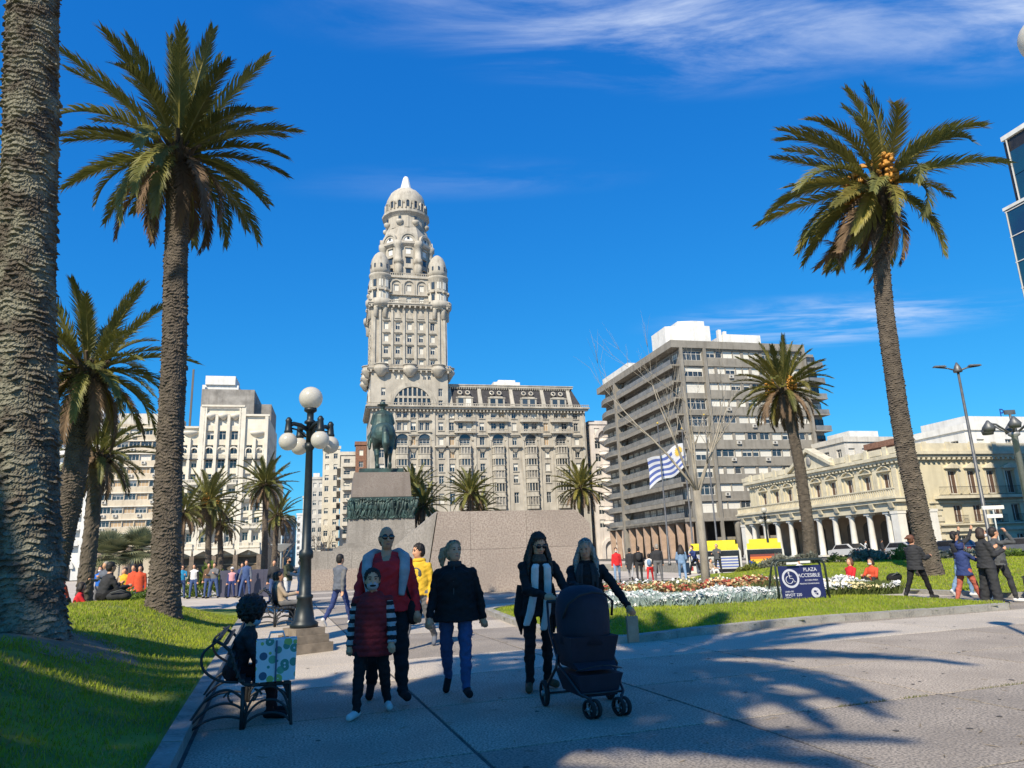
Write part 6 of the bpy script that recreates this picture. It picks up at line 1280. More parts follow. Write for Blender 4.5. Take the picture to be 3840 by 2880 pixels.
# ------------------------------------------------------------------ iron bench
m_slat = mat('bench_slat', (0.022, 0.026, 0.028), 0.55, 0.2, 5)
def bench(label, loc, rz, s=1.0):
    """seat runs along local y, sitters face +x"""
    T = thing('park_bench', label, 'bench', loc, rz, 'iron park benches'); W_ = 1.75
    prof = [(0.44, 0.435), (0.36, 0.45), (0.28, 0.45), (0.20, 0.445), (0.12, 0.44), (0.04, 0.45), (-0.02, 0.49)]
    for x, z in prof: b = MB(); b.box(x - 0.031, -W_ / 2, z - 0.012, x + 0.031, W_ / 2, z + 0.012); b.build('seat_slat', m_slat, T)
    for x, z in ((-0.06, 0.55), (-0.09, 0.63), (-0.12, 0.71), (-0.155, 0.79), (-0.20, 0.865), (-0.27, 0.915)): b = MB(); b.M = TR(x, 0, z) @ Matrix.Rotation(radians(-72 if z < 0.85 else -30), 4, 'Y'); b.box(-0.031, -W_ / 2, -0.011, 0.031, W_ / 2, 0.011); b.build('back_slat', m_slat, T)
    for y in (-W_ / 2 + 0.06, W_ / 2 - 0.06):
        b = MB(); A_ = lambda pts, r=0.017: b.tube([(q.x, y, q.y) for q in smooth_path(pts, 0.035)] if len(pts) > 2 else [(p[0], y, p[1]) for p in pts], r, 6)
        A_([(0.47, 0.44), (0.48, 0.25), (0.50, 0.0)]); A_([(0.47, 0.42), (0.2, 0.425), (0.0, 0.45), (-0.08, 0.6), (-0.16, 0.8), (-0.32, 0.92)])
        for k, (x1, h) in enumerate(((-0.52, 0.40), (-0.52, 0.27), (-0.50, 0.14))):   # sweeping arcs down to the rear foot
            A_([(0.02 + 0.0 * k, 0.0), (0.04, h * 0.4), (0.06 - 0.05, h * 0.72), (-0.15, h), (-0.34, h * 0.86), (x1, h * 0.25), (x1 - 0.06, 0.0)], 0.013)
            A_([(0.02, 0.0), (0.05, h * 0.5), (0.16, h * 0.92), (0.30, h), (0.42, h * 0.75), (0.485, h * 0.3)], 0.013)
        A_([(0.0, 0.0), (0.0, 0.42)], 0.022)
        for sgn in (-1, 1): A_([(sgn * (0.02 + 0.09 * (1 - t / 9) * abs(cos(t * 0.7))) + sgn * 0.08, 0.33 + 0.06 * sin(t * 0.7)) for t in range(9)], 0.01)
        A_([(-0.28, 0.90), (-0.42, 0.78), (-0.40, 0.62), (-0.24, 0.50), (-0.05, 0.47)], 0.014); b.build('iron_end', m_iron, T)
    T.scale = (s, s, s); return T
B1 = Vector((-2.92, 7.97, 0)); BROT = PAVE
bench('black iron slatted bench with the masked woman', B1 + Vector((0, 0, 0)), BROT, 0.9)
bench('second iron bench by the lamp with the man in beige', (-6.4, 19.3, 0), PAVE)
bench('iron bench at right edge behind the masked man', (13.1, 17.6, 0.1), PAVE + pi)
# shopping bag standing on the seat
bagm = mat('woven_bag', (0.70, 0.70, 0.70), 0.5, 0.06, 6); m_bg = mat('bag_green', (0.09, 0.28, 0.17), 0.5, 0.1, 6); m_bl = mat('bag_lime', (0.36, 0.48, 0.13), 0.5, 0.1, 6); m_bb = mat('bag_navy', (0.05, 0.10, 0.18), 0.5, 0.1, 6)
def bag_print():      # scattered leaf and fruit print on the woven bag
    m = mat('leaf_printed_bag', (0.62, 0.64, 0.65), 0.5, 0.06, 6); t = m.node_tree; p = [n for n in t.nodes if n.type == 'BSDF_PRINCIPLED'][0]; lk = t.links.new
    tc = N(t, 'ShaderNodeTexCoord'); v = N(t, 'ShaderNodeTexVoronoi'); v.inputs['Scale'].default_value = 13.0; v.inputs['Randomness'].default_value = 0.8; lk(tc.outputs['Object'], v.inputs['Vector'])
    sx = N(t, 'ShaderNodeSeparateColor'); lk(v.outputs['Color'], sx.inputs[0]); cr = N(t, 'ShaderNodeValToRGB'); cr.color_ramp.interpolation = 'CONSTANT'; e = cr.color_ramp.elements; e[0].color = (0.05, 0.24, 0.18, 1); e[1].position = 0.3; e[1].color = (0.30, 0.42, 0.10, 1)
    for ps, c in ((0.5, (0.03, 0.09, 0.16, 1)), (0.65, (0.10, 0.36, 0.22, 1)), (0.85, (0.62, 0.64, 0.65, 1))): q = e.new(ps); q.color = c
    lk(sx.outputs[0], cr.inputs[0]); lt = N(t, 'ShaderNodeMath', operation='LESS_THAN'); lt.inputs[1].default_value = 0.52; lk(v.outputs['Distance'], lt.inputs[0])
    gt = N(t, 'ShaderNodeMath', operation='GREATER_THAN'); gt.inputs[1].default_value = 0.13; lk(v.outputs['Distance'], gt.inputs[0]); mu = N(t, 'ShaderNodeMath', operation='MULTIPLY'); lk(lt.outputs[0], mu.inputs[0]); lk(gt.outputs[0], mu.inputs[1])
    mx = N(t, 'ShaderNodeMixRGB'); mx.inputs[1].default_value = (0.62, 0.64, 0.65, 1); lk(mu.outputs[0], mx.inputs[0]); lk(cr.outputs[0], mx.inputs[2]); lk(mx.outputs[0], p.inputs['Base Color']); return m
T = thing('shopping_bag', 'white woven shopping bag with green leaf print on the bench', 'bag', B1 + Vector((cos(BROT) * 0.29 - sin(BROT) * -0.70, sin(BROT) * 0.29 + cos(BROT) * -0.70, 0.416)), BROT)
b = MB(); b.frus(-0.18, -0.12, 0.18, 0.12, 0, -0.19, -0.09, 0.19, 0.09, 0.38); b.build('body', bag_print(), T)
b = MB(); b.box(-0.008, -0.124, 0.0, 0.008, -0.10, 0.37); b.build('seam', m_bb, T)
b = MB()
for y in (-0.06, 0.06): b.tube([(-0.08, y, 0.37), (-0.06, y, 0.44), (0.06, y, 0.44), (0.08, y, 0.37)], 0.008, 5)
b.build('handle', bagm, T)
# ------------------------------------------------------------------ accessible square sign
m_signb = mat('sign_navy', (0.012, 0.016, 0.085), 0.5, 0.08, 3); m_signt = mat('sign_lettering', (0.50, 0.50, 0.56), 0.6, 0.05, 4); m_tubeg = mat('sign_tube', (0.035, 0.05, 0.045), 0.45, 0.15, 6, metal=0.3)
SP = Vector((6.62, 17.3, 0.24)); T = thing('information_sign', 'navy blue accessible square sign in a tubular frame on the grass', 'sign', SP, radians(8))
b = MB(); b.M = Matrix.Rotation(radians(-6), 4, 'X'); b.box(-0.54, -0.02, 0.05, 0.54, 0.0, 0.80); b.build('panel', m_signb, T)
for dy in (0.03, 0.22): b = MB(); b.tube([(-0.63, dy * 3.2 - 0.1, -0.1), (-0.62, dy, 0.78), (-0.58, dy, 0.88), (-0.5, dy, 0.92), (0.5, dy, 0.92), (0.58, dy, 0.88), (0.62, dy, 0.78), (0.63, dy * 3.2 - 0.1, -0.1)], 0.026, 8); b.build('frame_tube', m_tubeg, T)
b = MB(); b.box(-0.56, 0.02, 0.895, 0.56, 0.24, 0.95); b.build('top_cover', m_tubeg, T)
b = MB(); b.box(-0.36, -0.03, 0.83, -0.06, -0.022, 0.88); b.box(-0.02, -0.03, 0.85, 0.24, -0.022, 0.90); b.build('sticker', m_white, T)
def text(body, size, x, z, name='lettering', align='LEFT', sx=1.0):
    cu = bpy.data.curves.new('lettering', 'FONT'); cu.body = body; cu.size = size; cu.align_x = align; cu.extrude = 0.001; cu.offset = size * 0.012
    o = bpy.data.objects.new('lettering', cu); WS.collection.objects.link(o); WS.view_layers[0].update(); me = bpy.data.meshes.new_from_object(o.evaluated_get(WS.view_layers[0].depsgraph)); bpy.data.objects.remove(o); me.materials.clear(); me.materials.append(m_signt)
    o = bpy.data.objects.new(name, me); C.objects.link(o); o.parent = T; o.matrix_local = Matrix.Rotation(radians(-6), 4, 'X') @ TR(x, -0.0225, z) @ Matrix.Rotation(pi / 2, 4, 'X') @ Matrix.Diagonal((sx, 1, 1, 1)); return o
text('PLAZA', 0.115, 0.25, 0.66, align='CENTER'); text('ACCESIBLE', 0.115, 0.20, 0.53, align='CENTER'); text('ACCESO PARA', 0.05, 0.24, 0.44, align='CENTER'); text('PERSONAS CON MOVILIDAD', 0.042, 0.18, 0.365, align='CENTER', sx=0.9)
text('LINEA DE', 0.05, -0.46, 0.20); text('MVOT 220', 0.09, -0.47, 0.11); text('informes', 0.035, -0.46, 0.075)
def disc(x, z, r0, r1, name, n=36):
    b = MB(); b.M = Matrix.Rotation(radians(-6), 4, 'X') @ TR(x, -0.0205, z) @ Matrix.Rotation(pi / 2, 4, 'X')
    if r0: b.add([(r0 * cos(2 * pi * i / n), r0 * sin(2 * pi * i / n), 0.003) for i in range(n)] + [(r1 * cos(2 * pi * i / n), r1 * sin(2 * pi * i / n), 0.003) for i in range(n)], [(i, n + i, n + (i + 1) % n, (i + 1) % n) for i in range(n)])
    else: b.add([(r1 * cos(2 * pi * i / n), r1 * sin(2 * pi * i / n), 0.003) for i in range(n)], [tuple(range(n))])
    b.build(name, m_signt, T)
disc(-0.27, 0.51, 0.165, 0.215, 'emblem_ring'); disc(0.30, 0.17, 0, 0.115, 'round_badge')
b = MB(); b.M = Matrix.Rotation(radians(-6), 4, 'X') @ TR(-0.27, -0.024, 0.51)   # wheelchair figure
b.ball((-0.03, 0, 0.125), (0.022, 0.004, 0.022), 10, 6); b.tube([(-0.03, 0, 0.095), (-0.02, 0, 0.0), (0.05, 0, -0.005), (0.085, 0, -0.085), (0.115, 0, -0.075)], 0.012, 5); b.tube([(-0.025, 0, 0.055), (0.045, 0, 0.05)], 0.009, 5)
b.tube([(-0.035 + 0.085 * cos(a), 0, -0.03 + 0.085 * sin(a)) for a in np.linspace(1.9, 6.0, 16)], 0.010, 5); b.build('wheelchair_symbol', m_signt, T)
b = MB(); b.M = Matrix.Rotation(radians(-6), 4, 'X') @ TR(0.30, -0.0245, 0.17); b.box(-0.05, -0.001, 0.005, 0.01, 0.001, 0.05); b.box(0.0, -0.001, -0.05, 0.05, 0.001, -0.005); b.tube([(-0.03, 0, -0.03), (0.04, 0, 0.045)], 0.006, 4); b.build('badge_mark', m_signb, T)

# blue letter standing on the roof behind the palace wing
T = thing('rooftop_letter', 'small blue rooftop letter P above the palace wing', 'sign', AB(92.6, 81.3, 18.42), ALPHA)
_o = text('P', 1.7, 0, 0, 'letter'); _o.matrix_local = Matrix.Rotation(pi / 2, 4, 'X'); _o.data.materials[0] = mat('letter_blue', (0.02, 0.06, 0.30), 0.5, 0.05, 3)
b = MB(); b.box(0.1, 0.02, -0.05, 0.9, 0.25, 0.0); b.build('base', m_poleg, T)
# ------------------------------------------------------------------ people
def cloth(name, col, rough=0.85, var=0.10, sc=9): return mat('cloth_' + name, col, rough, var, sc, bump=0.25, bscale=60, spec=0.3)
SKIN = mat('skin', (0.66, 0.34, 0.20), 0.55, 0.06, 12, spec=0.4); SKIN2 = mat('skin_tan', (0.56, 0.275, 0.155), 0.55, 0.06, 12, spec=0.4)
m_eye = mat('eye_dark', (0.02, 0.015, 0.012), 0.3, 0); m_lip = mat('lip', (0.33, 0.12, 0.10), 0.6, 0); m_shade = mat('sunglass_lens', (0.006, 0.006, 0.008), 0.12, 0, spec=0.8)
HAIR = {k: mat('hair_' + k, c, 0.6, 0.25, 40, stretch=(1, 1, 0.15), bump=0.5, bscale=90) for k, c in dict(black=(0.012, 0.010, 0.009), brown=(0.045, 0.026, 0.017), auburn=(0.16, 0.06, 0.028), blond=(0.42, 0.30, 0.17), grey=(0.38, 0.34, 0.29), dark=(0.025, 0.017, 0.013)).items()}
CL = {k: cloth(k, c) for k, c in dict(black=(0.012, 0.012, 0.014), charcoal=(0.035, 0.036, 0.04), grey=(0.15, 0.15, 0.155), lightgrey=(0.36, 0.36, 0.37), white=(0.68, 0.67, 0.66), red=(0.60, 0.025, 0.03), darkred=(0.20, 0.018, 0.022), orange=(0.62, 0.085, 0.035), yellow=(0.68, 0.42, 0.035), navy=(0.03, 0.05, 0.16), blue=(0.02, 0.14, 0.55), denim=(0.055, 0.095, 0.22), lightdenim=(0.19, 0.30, 0.46), olive=(0.075, 0.08, 0.045), beige=(0.42, 0.33, 0.24), coral=(0.46, 0.125, 0.085), maroon=(0.06, 0.014, 0.014), pink=(0.6, 0.30, 0.33), brown=(0.12, 0.075, 0.045), slate=(0.12, 0.135, 0.17), teal=(0.02, 0.22, 0.42), grab=(0.085, 0.09, 0.095)).items()}
def _nz3(V, s): x, y, z = V[:, 0] * s, V[:, 1] * s, V[:, 2] * s; return (np.sin(x * 1.3 + 2 * np.sin(z * 0.7)) + np.sin(y * 1.7 + z * 1.1 + 1.5 * np.sin(x)) + np.sin(z * 2.1 + 1.3 * np.sin(y * 1.3 + x)) + 0.6 * np.sin(3.1 * z - 2.3 * x)) / 3.6
class Body:
    def __init__(s): s.b = MB(); s.pr = []
    def cap(s, p, q, r0, r1, tag, n=12): p, q = Vector(p), Vector(q); cap(s.b, p, q, r0, r1, n); s.pr.append(('c', p, q, r0, r1, tag))
    def ell(s, c, r, tag, M=None, n=14):
        b = s.b; b.M = (M or Matrix()) ; b.ball(c, r, n, 10); b.M = Matrix()
        s.pr.append(('e', (M @ Vector(c)) if M else Vector(c), tuple(x * (M.to_scale().x if M else 1) for x in r), 0, 0, tag))
    def etube(s, rings, tag, n=18):
        """stack of ellipses: (centre, half width, half depth); closed"""
        vs = []; 
        for c, w, d in rings:
            for j in range(n): a = 2 * pi * j / n; vs.append((c[0] + w * cos(a), c[1] + d * sin(a), c[2]))
        fs = [(i * n + j, i * n + (j + 1) % n, (i + 1) * n + (j + 1) % n, (i + 1) * n + j) for i in range(len(rings) - 1) for j in range(n)]
        fs.append(tuple(range(n - 1, -1, -1))); fs.append(tuple((len(rings) - 1) * n + j for j in range(n)))
        if rings[0][0][2] > rings[-1][0][2]: fs = [tuple(reversed(f)) for f in fs]
        s.b.add(vs, fs, 0, True)
        for i in range(len(rings) - 1):
            (c0, w0, d0), (c1, w1, d1) = rings[i], rings[i + 1]; s.pr.append(('t', Vector(c0), Vector(c1), ((w0 + w1) / 2, (d0 + d1) / 2), 0, tag))
    def tags(s, P):
        best = np.full(len(P), 9e9); out = np.zeros(len(P), int); names = []
        for kind, p, q, r0, r1, tag in s.pr:
            if tag not in names: names.append(tag)
            p_ = np.array(p)
            if kind == 'c':
                d = np.array(q) - p_; t = np.clip((P - p_) @ d / (d @ d + 1e-9), 0, 1); ds = np.linalg.norm(P - p_ - t[:, None] * d, axis=1) - (r0 + (r1 - r0) * t)
            elif kind == 'e':
                r = np.array(q); e = np.linalg.norm((P - p_) / r, axis=1); ds = (e - 1) * r.mean()
            else:
                d = np.array(q) - p_; t = (P[:, 2] - p_[2]) / (d[2] if abs(d[2]) > 1e-6 else 1e-6); tc_ = np.clip(t, 0, 1); c = p_ + tc_[:, None] * d; w, dp = r0
                e = np.sqrt(((P[:, 0] - c[:, 0]) / w) ** 2 + ((P[:, 1] - c[:, 1]) / dp) ** 2); ds = np.maximum((e - 1) * (w + dp) / 2, np.abs(t - tc_) * abs(d[2]))
            m = ds < best - 0.0015; best[m] = ds[m]; out[m] = names.index(tag)
        return names, out
def person(label, pos, face, h=1.7, top='black', bottom='denim', shoes='black', hair='dark', skin=SKIN, hs='short', legs=((8, 3, 5), (-8, 3, 8)), arms=((5, 8, 12, 0.0), (-5, 8, 12, 0.0)),
           lean=0, head=(0, 0), bulk=1.0, coat=None, sleeve=None, voxel=0.03, seat=None, glasses=False, mask=None, scarf=None, hood=None, paint=None, extra=None, sit=None, group='people in the square', drop=None, fine=False, puffer=0, wide_leg=1.0, reach=None, torso_bulk=1.0, cap_=None):
    """face: bearing the person faces (0 = away from the viewer's start, 180 = towards); pose angles in degrees, right side first"""
    s = h / 1.75; T = thing('person', label, 'person', pos, radians(180 - face), group); B = Body(); k = bulk; sl = sleeve or top
    ld = radians(lean); up = Vector((0, -sin(ld), cos(ld)))
    hipz = 0.93; hip = Vector((0, 0, hipz))
    def R3(fwd, out, sg): f, o = radians(fwd), radians(out); return Vector((sg * sin(o), -sin(f) * cos(o), -cos(f) * cos(o))).normalized()
    feet = []
    for sg, (f, o, kn) in zip((-1, 1), legs):
        a = hip + Vector((sg * 0.095 * k, 0, -0.02)); kd = R3(f, o, sg); kp = a + kd * 0.43; sd = R3(f - kn, o * 0.4, sg); an = kp + sd * 0.42; w = wide_leg
        B.cap(a, kp, 0.100 * k * (0.5 + 0.5 * w), 0.070 * k * w, 'bottom'); B.cap(kp, kp.lerp(an, 0.35) + Vector((0, 0.012, 0)), 0.066 * k * w, 0.068 * k * w, 'bottom'); B.cap(kp.lerp(an, 0.35), an, 0.066 * k * w, 0.050 * k * w * w, 'bottom')
        fd = Vector((sg * 0.34, -1, 0)).normalized(); dn = 0.0
        if sit: dn = 0.0
        toe = an + fd * 0.165 + Vector((0, 0, -0.058)); heel = an + Vector((0, 0.035, -0.045))
        if f - kn < -25: toe = an + Vector((sg * 0.02, -0.08, -0.14)); heel = an + Vector((0, 0.03, 0.0))
        B.cap(heel, toe, 0.050, 0.047, 'shoes'); B.cap(heel + Vector((0, 0, -0.008)), toe + fd * 0.02 + Vector((0, 0, -0.008)), 0.032, 0.028, 'shoes'); feet.append(min(toe.z, heel.z) - 0.043)
    ch = hip + up * 0.36; nk = hip + up * 0.535; tb = torso_bulk * k
    B.ell(hip + Vector((0, 0.01, 0.0)), (0.170 * k, 0.128 * k, 0.13), 'bottom')
    B.etube([(hip + up * 0.03, 0.168 * tb, 0.130 * tb), (hip + up * 0.14, 0.160 * tb, 0.128 * tb), (hip + up * 0.26, 0.172 * tb, 0.135 * tb), (hip + up * 0.37, 0.180 * tb, 0.135 * tb), (hip + up * 0.435, 0.152 * tb, 0.112 * tb), (hip + up * 0.49, 0.108 + 0.02 * (tb - 1), 0.085), (nk + up * 0.01, 0.064, 0.062)], 'top')
    if coat:
        hem, fl = coat; z1 = hem
        hc = Vector((hip.x, hip.y + 0.01, z1)); B.etube([(hc, 0.190 * tb * fl, 0.150 * tb * fl), (hip.lerp(hc, 0.5), 0.188 * tb * (0.5 + 0.5 * fl), 0.148 * tb * (0.5 + 0.5 * fl)), (hip + up * 0.1, 0.178 * tb, 0.142 * tb), (hip + up * 0.25, 0.178 * tb, 0.138 * tb)], 'top')
    shw = 0.182 * (0.6 + 0.4 * tb); hands = []
    for i, (sg, (f, o, el, inn)) in enumerate(zip((-1, 1), arms)):
        sh = hip + up * 0.428 + Vector((sg * shw, 0, 0)); ud = R3(f, o, sg); e = sh + ud * 0.285; fd = R3(f + el, o * 0.6, sg) + Vector((-sg * inn, 0, 0)); fd.normalize(); w = e + fd * 0.25
        if reach and reach[i]:
            w = Vector(reach[i]) / s - Vector((0, 0, 0)); mid = (sh + w) / 2; dd = (w - sh).length; off = sqrt(max(0.0, 0.285 ** 2 - min(dd / 2, 0.28) ** 2)); e = mid + Vector((sg * 0.55, 0.35, -0.75)).normalized() * off; fd = (w - e).normalized()
        ak = 0.7 + 0.3 * k
        B.cap(hip + up * 0.42 + Vector((sg * 0.09, 0, 0)), sh, 0.080 * ak, 0.064 * ak, 'top'); B.cap(nk - up * 0.02, sh + Vector((-sg * 0.03, 0, 0.0)), 0.054, 0.062 * ak, 'top'); B.cap(sh, e, 0.064 * ak, 0.058 * ak, 'sleeve'); B.cap(e, w, 0.058 * ak, 0.046 * ak, 'sleeve')
        # hand: palm, four unequal fingers with a bend, thumb from the side
        side = fd.cross(Vector((0, -1, 0.2))); side = side.normalized() if side.length > 0.1 else Vector((sg, 0, 0)); pn = fd.cross(side).normalized(); pc = w + fd * 0.06
        B.cap(w, w + fd * 0.085, 0.032, 0.040, 'skin', 8); B.cap(w + fd * 0.05 + side * 0.02, w + fd * 0.08 - side * 0.02, 0.027, 0.027, 'skin', 8)
        for q, ln in zip((-0.036, -0.012, 0.012, 0.036), (0.058, 0.072, 0.068, 0.052)):
            p0 = w + fd * 0.085 + side * q; p1 = p0 + (fd * 0.85 + pn * 0.35).normalized() * ln * 0.55; p2 = p1 + (fd * 0.5 + pn * 0.8).normalized() * ln * 0.5; B.cap(p0, p1, 0.0125, 0.0115, 'skin', 6); B.cap(p1, p2, 0.0115, 0.010, 'skin', 6)
        t0 = w + fd * 0.035 + side * (0.03 * sg); B.cap(t0, t0 + (fd * 0.7 + side * 0.5 * sg + pn * 0.4).normalized() * 0.055, 0.013, 0.010, 'skin', 6); hands.append(w + fd * 0.09)
    # head
    hy, hp = radians(head[0]), radians(head[1]); HC = nk + up * 0.02 + Vector((0, -0.018, 0.128)); HM = Matrix.Translation(HC) @ Matrix.Rotation(hy, 4, 'Z') @ Matrix.Rotation(hp, 4, 'X') @ Matrix.Scale(1.01 if h > 1.5 else 1.14, 4)
    B.cap(nk - up * 0.03, HC + Vector((0, 0.012, -0.06)), 0.060, 0.058, 'skin')
    B.ell((0, 0.005, 0.015), (0.080, 0.098, 0.110), 'skin', HM); B.ell((0, -0.028, -0.062), (0.062, 0.066, 0.064), 'skin', HM)
    B.cap(HM @ Vector((0, -0.092, 0.01)), HM @ Vector((0, -0.107, -0.03)), 0.011, 0.016, 'skin', 8)
    for sg in (-1, 1): B.ell((sg * 0.079, 0.012, -0.005), (0.012, 0.02, 0.03), 'skin', HM, 8); B.ell((sg * 0.036, -0.078, -0.03), (0.022, 0.016, 0.02), 'skin', HM, 8)
    if hood: B.ell((0, 0.03, 0.0), (0.105, 0.105, 0.135), 'top', HM)
    if drop is not None: dz = -drop
    else: dz = -min(feet)
    mm = {'skin': skin, 'top': CL[top], 'bottom': CL[bottom], 'shoes': CL[shoes], 'sleeve': CL[sl]}
    order = ['skin', 'top', 'bottom', 'shoes', 'sleeve'] + [k2 for k2 in (extra or {}) if k2 not in mm]; mm.update({k2: CL[v] for k2, v in (extra or {}).items()})
    body = remesh_obj('body', B.b, voxel, [mm[t] for t in order], None, 2 if voxel < 0.02 else 1)
    me = body.data; nv = len(me.vertices); V = np.empty(nv * 3, np.float32); me.vertices.foreach_get('co', V); V = V.reshape(-1, 3).astype(float)
    cen = np.empty(len(me.polygons) * 3, np.float32); me.polygons.foreach_get('center', cen); cen = cen.reshape(-1, 3).astype(float)
    names, tg = B.tags(cen); idx = np.array([order.index(n) for n in names])[tg]
    if paint: idx = paint(cen, idx, order, dict(hip=hip, HC=HC))
    me.polygons.foreach_set('material_index', idx.astype(np.int32))
    if fine:          # folds in the cloth
        nt_, vt = B.tags(V); cl = np.array([n in ('top', 'bottom', 'sleeve') for n in nt_])[vt]; no = np.empty(nv * 3, np.float32); me.vertices.foreach_get('normal', no); no = no.reshape(-1, 3)
        amp = (0.011 * _nz3(V * np.array([1, 1, 1.4]), 16) + 0.007 * _nz3(V + 3.1, 37)) * cl; amp = amp + (puffer * 0.012 * np.abs(np.sin(V[:, 2] * pi / 0.075)) * np.array([n in ('top', 'sleeve') for n in nt_])[vt] if puffer else 0.0); V = V + no * amp[:, None]
    V[:, 2] += dz; V *= s; me.vertices.foreach_set('co', V.astype(np.float32).ravel()); me.update(); body.parent = T
    X = Matrix.Scale(s, 4) @ TR(0, 0, dz); HX = X @ HM
    def part(name, b_, m_, vox=None, par=T):
        b_.M = Matrix()
        if vox: o = remesh_obj(name, b_, vox, m_ if isinstance(m_, list) else [m_], par, 2)
        else: o = b_.build(name, m_, par)
        o.data.transform(X); return o
    if hs:
        b = MB(); b.M = HM
        if hs == 'bald': b.ball((0, 0.03, -0.02), (0.080, 0.078, 0.075), 14, 10)
        elif hs == 'afro':
            b.ball((0, 0.035, 0.055), (0.155, 0.15, 0.145), 18, 12)
            for i in range(60): a, e = i * 2.4, math.asin(max(-1, min(1, 1 - 2 * (i + 0.5) / 60))); p = Vector((0.145 * cos(a) * cos(e), 0.035 + 0.14 * sin(a) * cos(e), 0.055 + 0.135 * sin(e))); (b.ball(p, 0.032, 6, 5) if p.y > -0.07 or p.z > 0.1 else None)
        else:
            b.ball((0, 0.024, 0.040), (0.092, 0.102, 0.104), 16, 12); b.ball((0, 0.052, -0.02), (0.088, 0.072, 0.09), 14, 10)
            for i in range(9): a = -1.2 + i * 0.3; b.ball((0.082 * sin(a) * 0.8, -0.052 + 0.02 * abs(a), 0.098 - 0.012 * abs(a)), 0.021, 6, 5)
            if hs in ('long', 'longfront'):
                b.M = Matrix()
                for i in range(9):
                    a = -1.5 + i * 0.375; p0 = HM @ Vector((0.072 * sin(a), 0.06 * cos(a) + 0.02, 0.02)); p1 = nk + Vector((0.13 * sin(a), 0.09 * cos(a) + 0.025, 0.0)); p2 = hip + up * (0.33 + 0.03 * (i % 3)) + Vector((0.17 * sin(a), 0.12 * cos(a) + 0.05, 0)); b.tube([p0, p1, p2], [0.036, 0.040, 0.014], 7)
                if hs == 'longfront':
                    for sg in (-1, 1): b.tube([HM @ Vector((sg * 0.088, 0.02, 0.02)), nk + Vector((sg * 0.125, -0.03, -0.02)), hip + up * 0.33 + Vector((sg * 0.15, -0.12, 0))], [0.026, 0.030, 0.008], 7)
            elif hs == 'bob':
                for i in range(9): a = -1.7 + i * 0.425; b.tube([(0.075 * sin(a), 0.02 + 0.06 * cos(a), 0.03), (0.098 * sin(a), 0.03 + 0.085 * cos(a), -0.06), (0.095 * sin(a), 0.03 + 0.085 * cos(a), -0.13)], [0.034, 0.036, 0.016], 7)
            elif hs == 'pony':
                b.tube([(-0.04, 0.10, 0.06), (-0.09, 0.13, 0.03), (-0.12, 0.12, -0.06), (-0.13, 0.10, -0.17)], [0.035, 0.048, 0.045, 0.014], 8)
            elif hs == 'windy':
                for i in range(7): b.tube([(0.03 * (i - 3) * 0.6, 0.07, 0.03 + 0.012 * i), (0.02, 0.17, 0.05 + 0.02 * sin(i * 2)), (0.03 * (i % 3), 0.26, 0.03 + 0.03 * sin(i * 3))], [0.034, 0.028, 0.006], 6)
        b.M = Matrix(); o = part('hair', b, HAIR[hair], 0.0095 if voxel < 0.015 else 0.013 if voxel < 0.02 else 0.022)
        if voxel < 0.02:      # comb strands into it
            hm_ = o.data; q = np.empty(len(hm_.vertices) * 3, np.float32); hm_.vertices.foreach_get('co', q); q = q.reshape(-1, 3); nn = np.empty_like(q).ravel(); hm_.vertices.foreach_get('normal', nn); nn = nn.reshape(-1, 3); c0 = X @ HC; an_ = np.arctan2(q[:, 0] - c0.x, q[:, 1] - c0.y)
            wv_ = (0.0055 * np.sin(an_ * 31 + 14 * np.sin(q[:, 2] * 9)) + 0.004 * np.sin(an_ * 57 + q[:, 2] * 31)) if hs != 'afro' else 0.009 * _nz3(q, 95); hm_.vertices.foreach_set('co', (q + nn * wv_[:, None]).astype(np.float32).ravel()); hm_.update()
    if voxel < 0.022:
        for sg in (-1, 1):
            if not glasses: b = MB(); b.M = HM; b.ball((sg * 0.033, -0.0895, 0.012), (0.0145, 0.008, 0.0075), 8, 6); part('eye', b, m_eye)
            b = MB(); b.M = HM; b.tube([(sg * 0.016, -0.095, 0.032), (sg * 0.036, -0.095, 0.038), (sg * 0.054, -0.083, 0.032)], 0.005, 5); part('eyebrow', b, HAIR[hair])
        if not mask: b = MB(); b.M = HM; b.tube([(-0.024, -0.086, -0.063), (0, -0.0935, -0.066), (0.024, -0.086, -0.063)], [0.004, 0.0075, 0.004], 6); part('mouth', b, m_lip)
    if glasses:
        b = MB(); b.M = HM
        for sg in (-1, 1): b.ball((sg * 0.036, -0.094, 0.010), (0.034, 0.010, 0.026), 12, 8); b.tube([(sg * 0.066, -0.088, 0.016), (sg * 0.086, -0.03, 0.016), (sg * 0.086, 0.02, 0.01)], 0.004, 5)
        b.tube([(-0.012, -0.102, 0.016), (0.012, -0.102, 0.016)], 0.004, 5); part('sunglasses', b, m_shade)
    if mask:
        b = MB(); b.M = HM; b.ball((0, -0.045, -0.058), (0.066, 0.068, 0.056), 14, 10); part('face_mask', b, CL[mask] if mask in CL else mask)
    if cap_: b = MB(); b.M = HM; b.ball((0, 0.012, 0.05), (0.092, 0.106, 0.092), 14, 10); b.ball((0, -0.11, 0.055), (0.07, 0.07, 0.012), 12, 6); part('hat', b, CL[cap_])
    if scarf:
        m_s, tails = scarf; b = MB()
        for i in range(3): b.M = TR(nk.x, nk.y - 0.01, nk.z - 0.045 + 0.026 * i); b.lathe([(0.07, -0.025), (0.105 - 0.01 * i, 0), (0.07, 0.03)], 16, sy=0.95)
        part('scarf', b, m_s, 0.012)
    if hood: pass
    T['_x'] = 1; del T['_x']
    return T, X, dict(hip=hip, nk=nk, up=up, HM=HM, hands=hands, ch=ch, part=part, s=s)
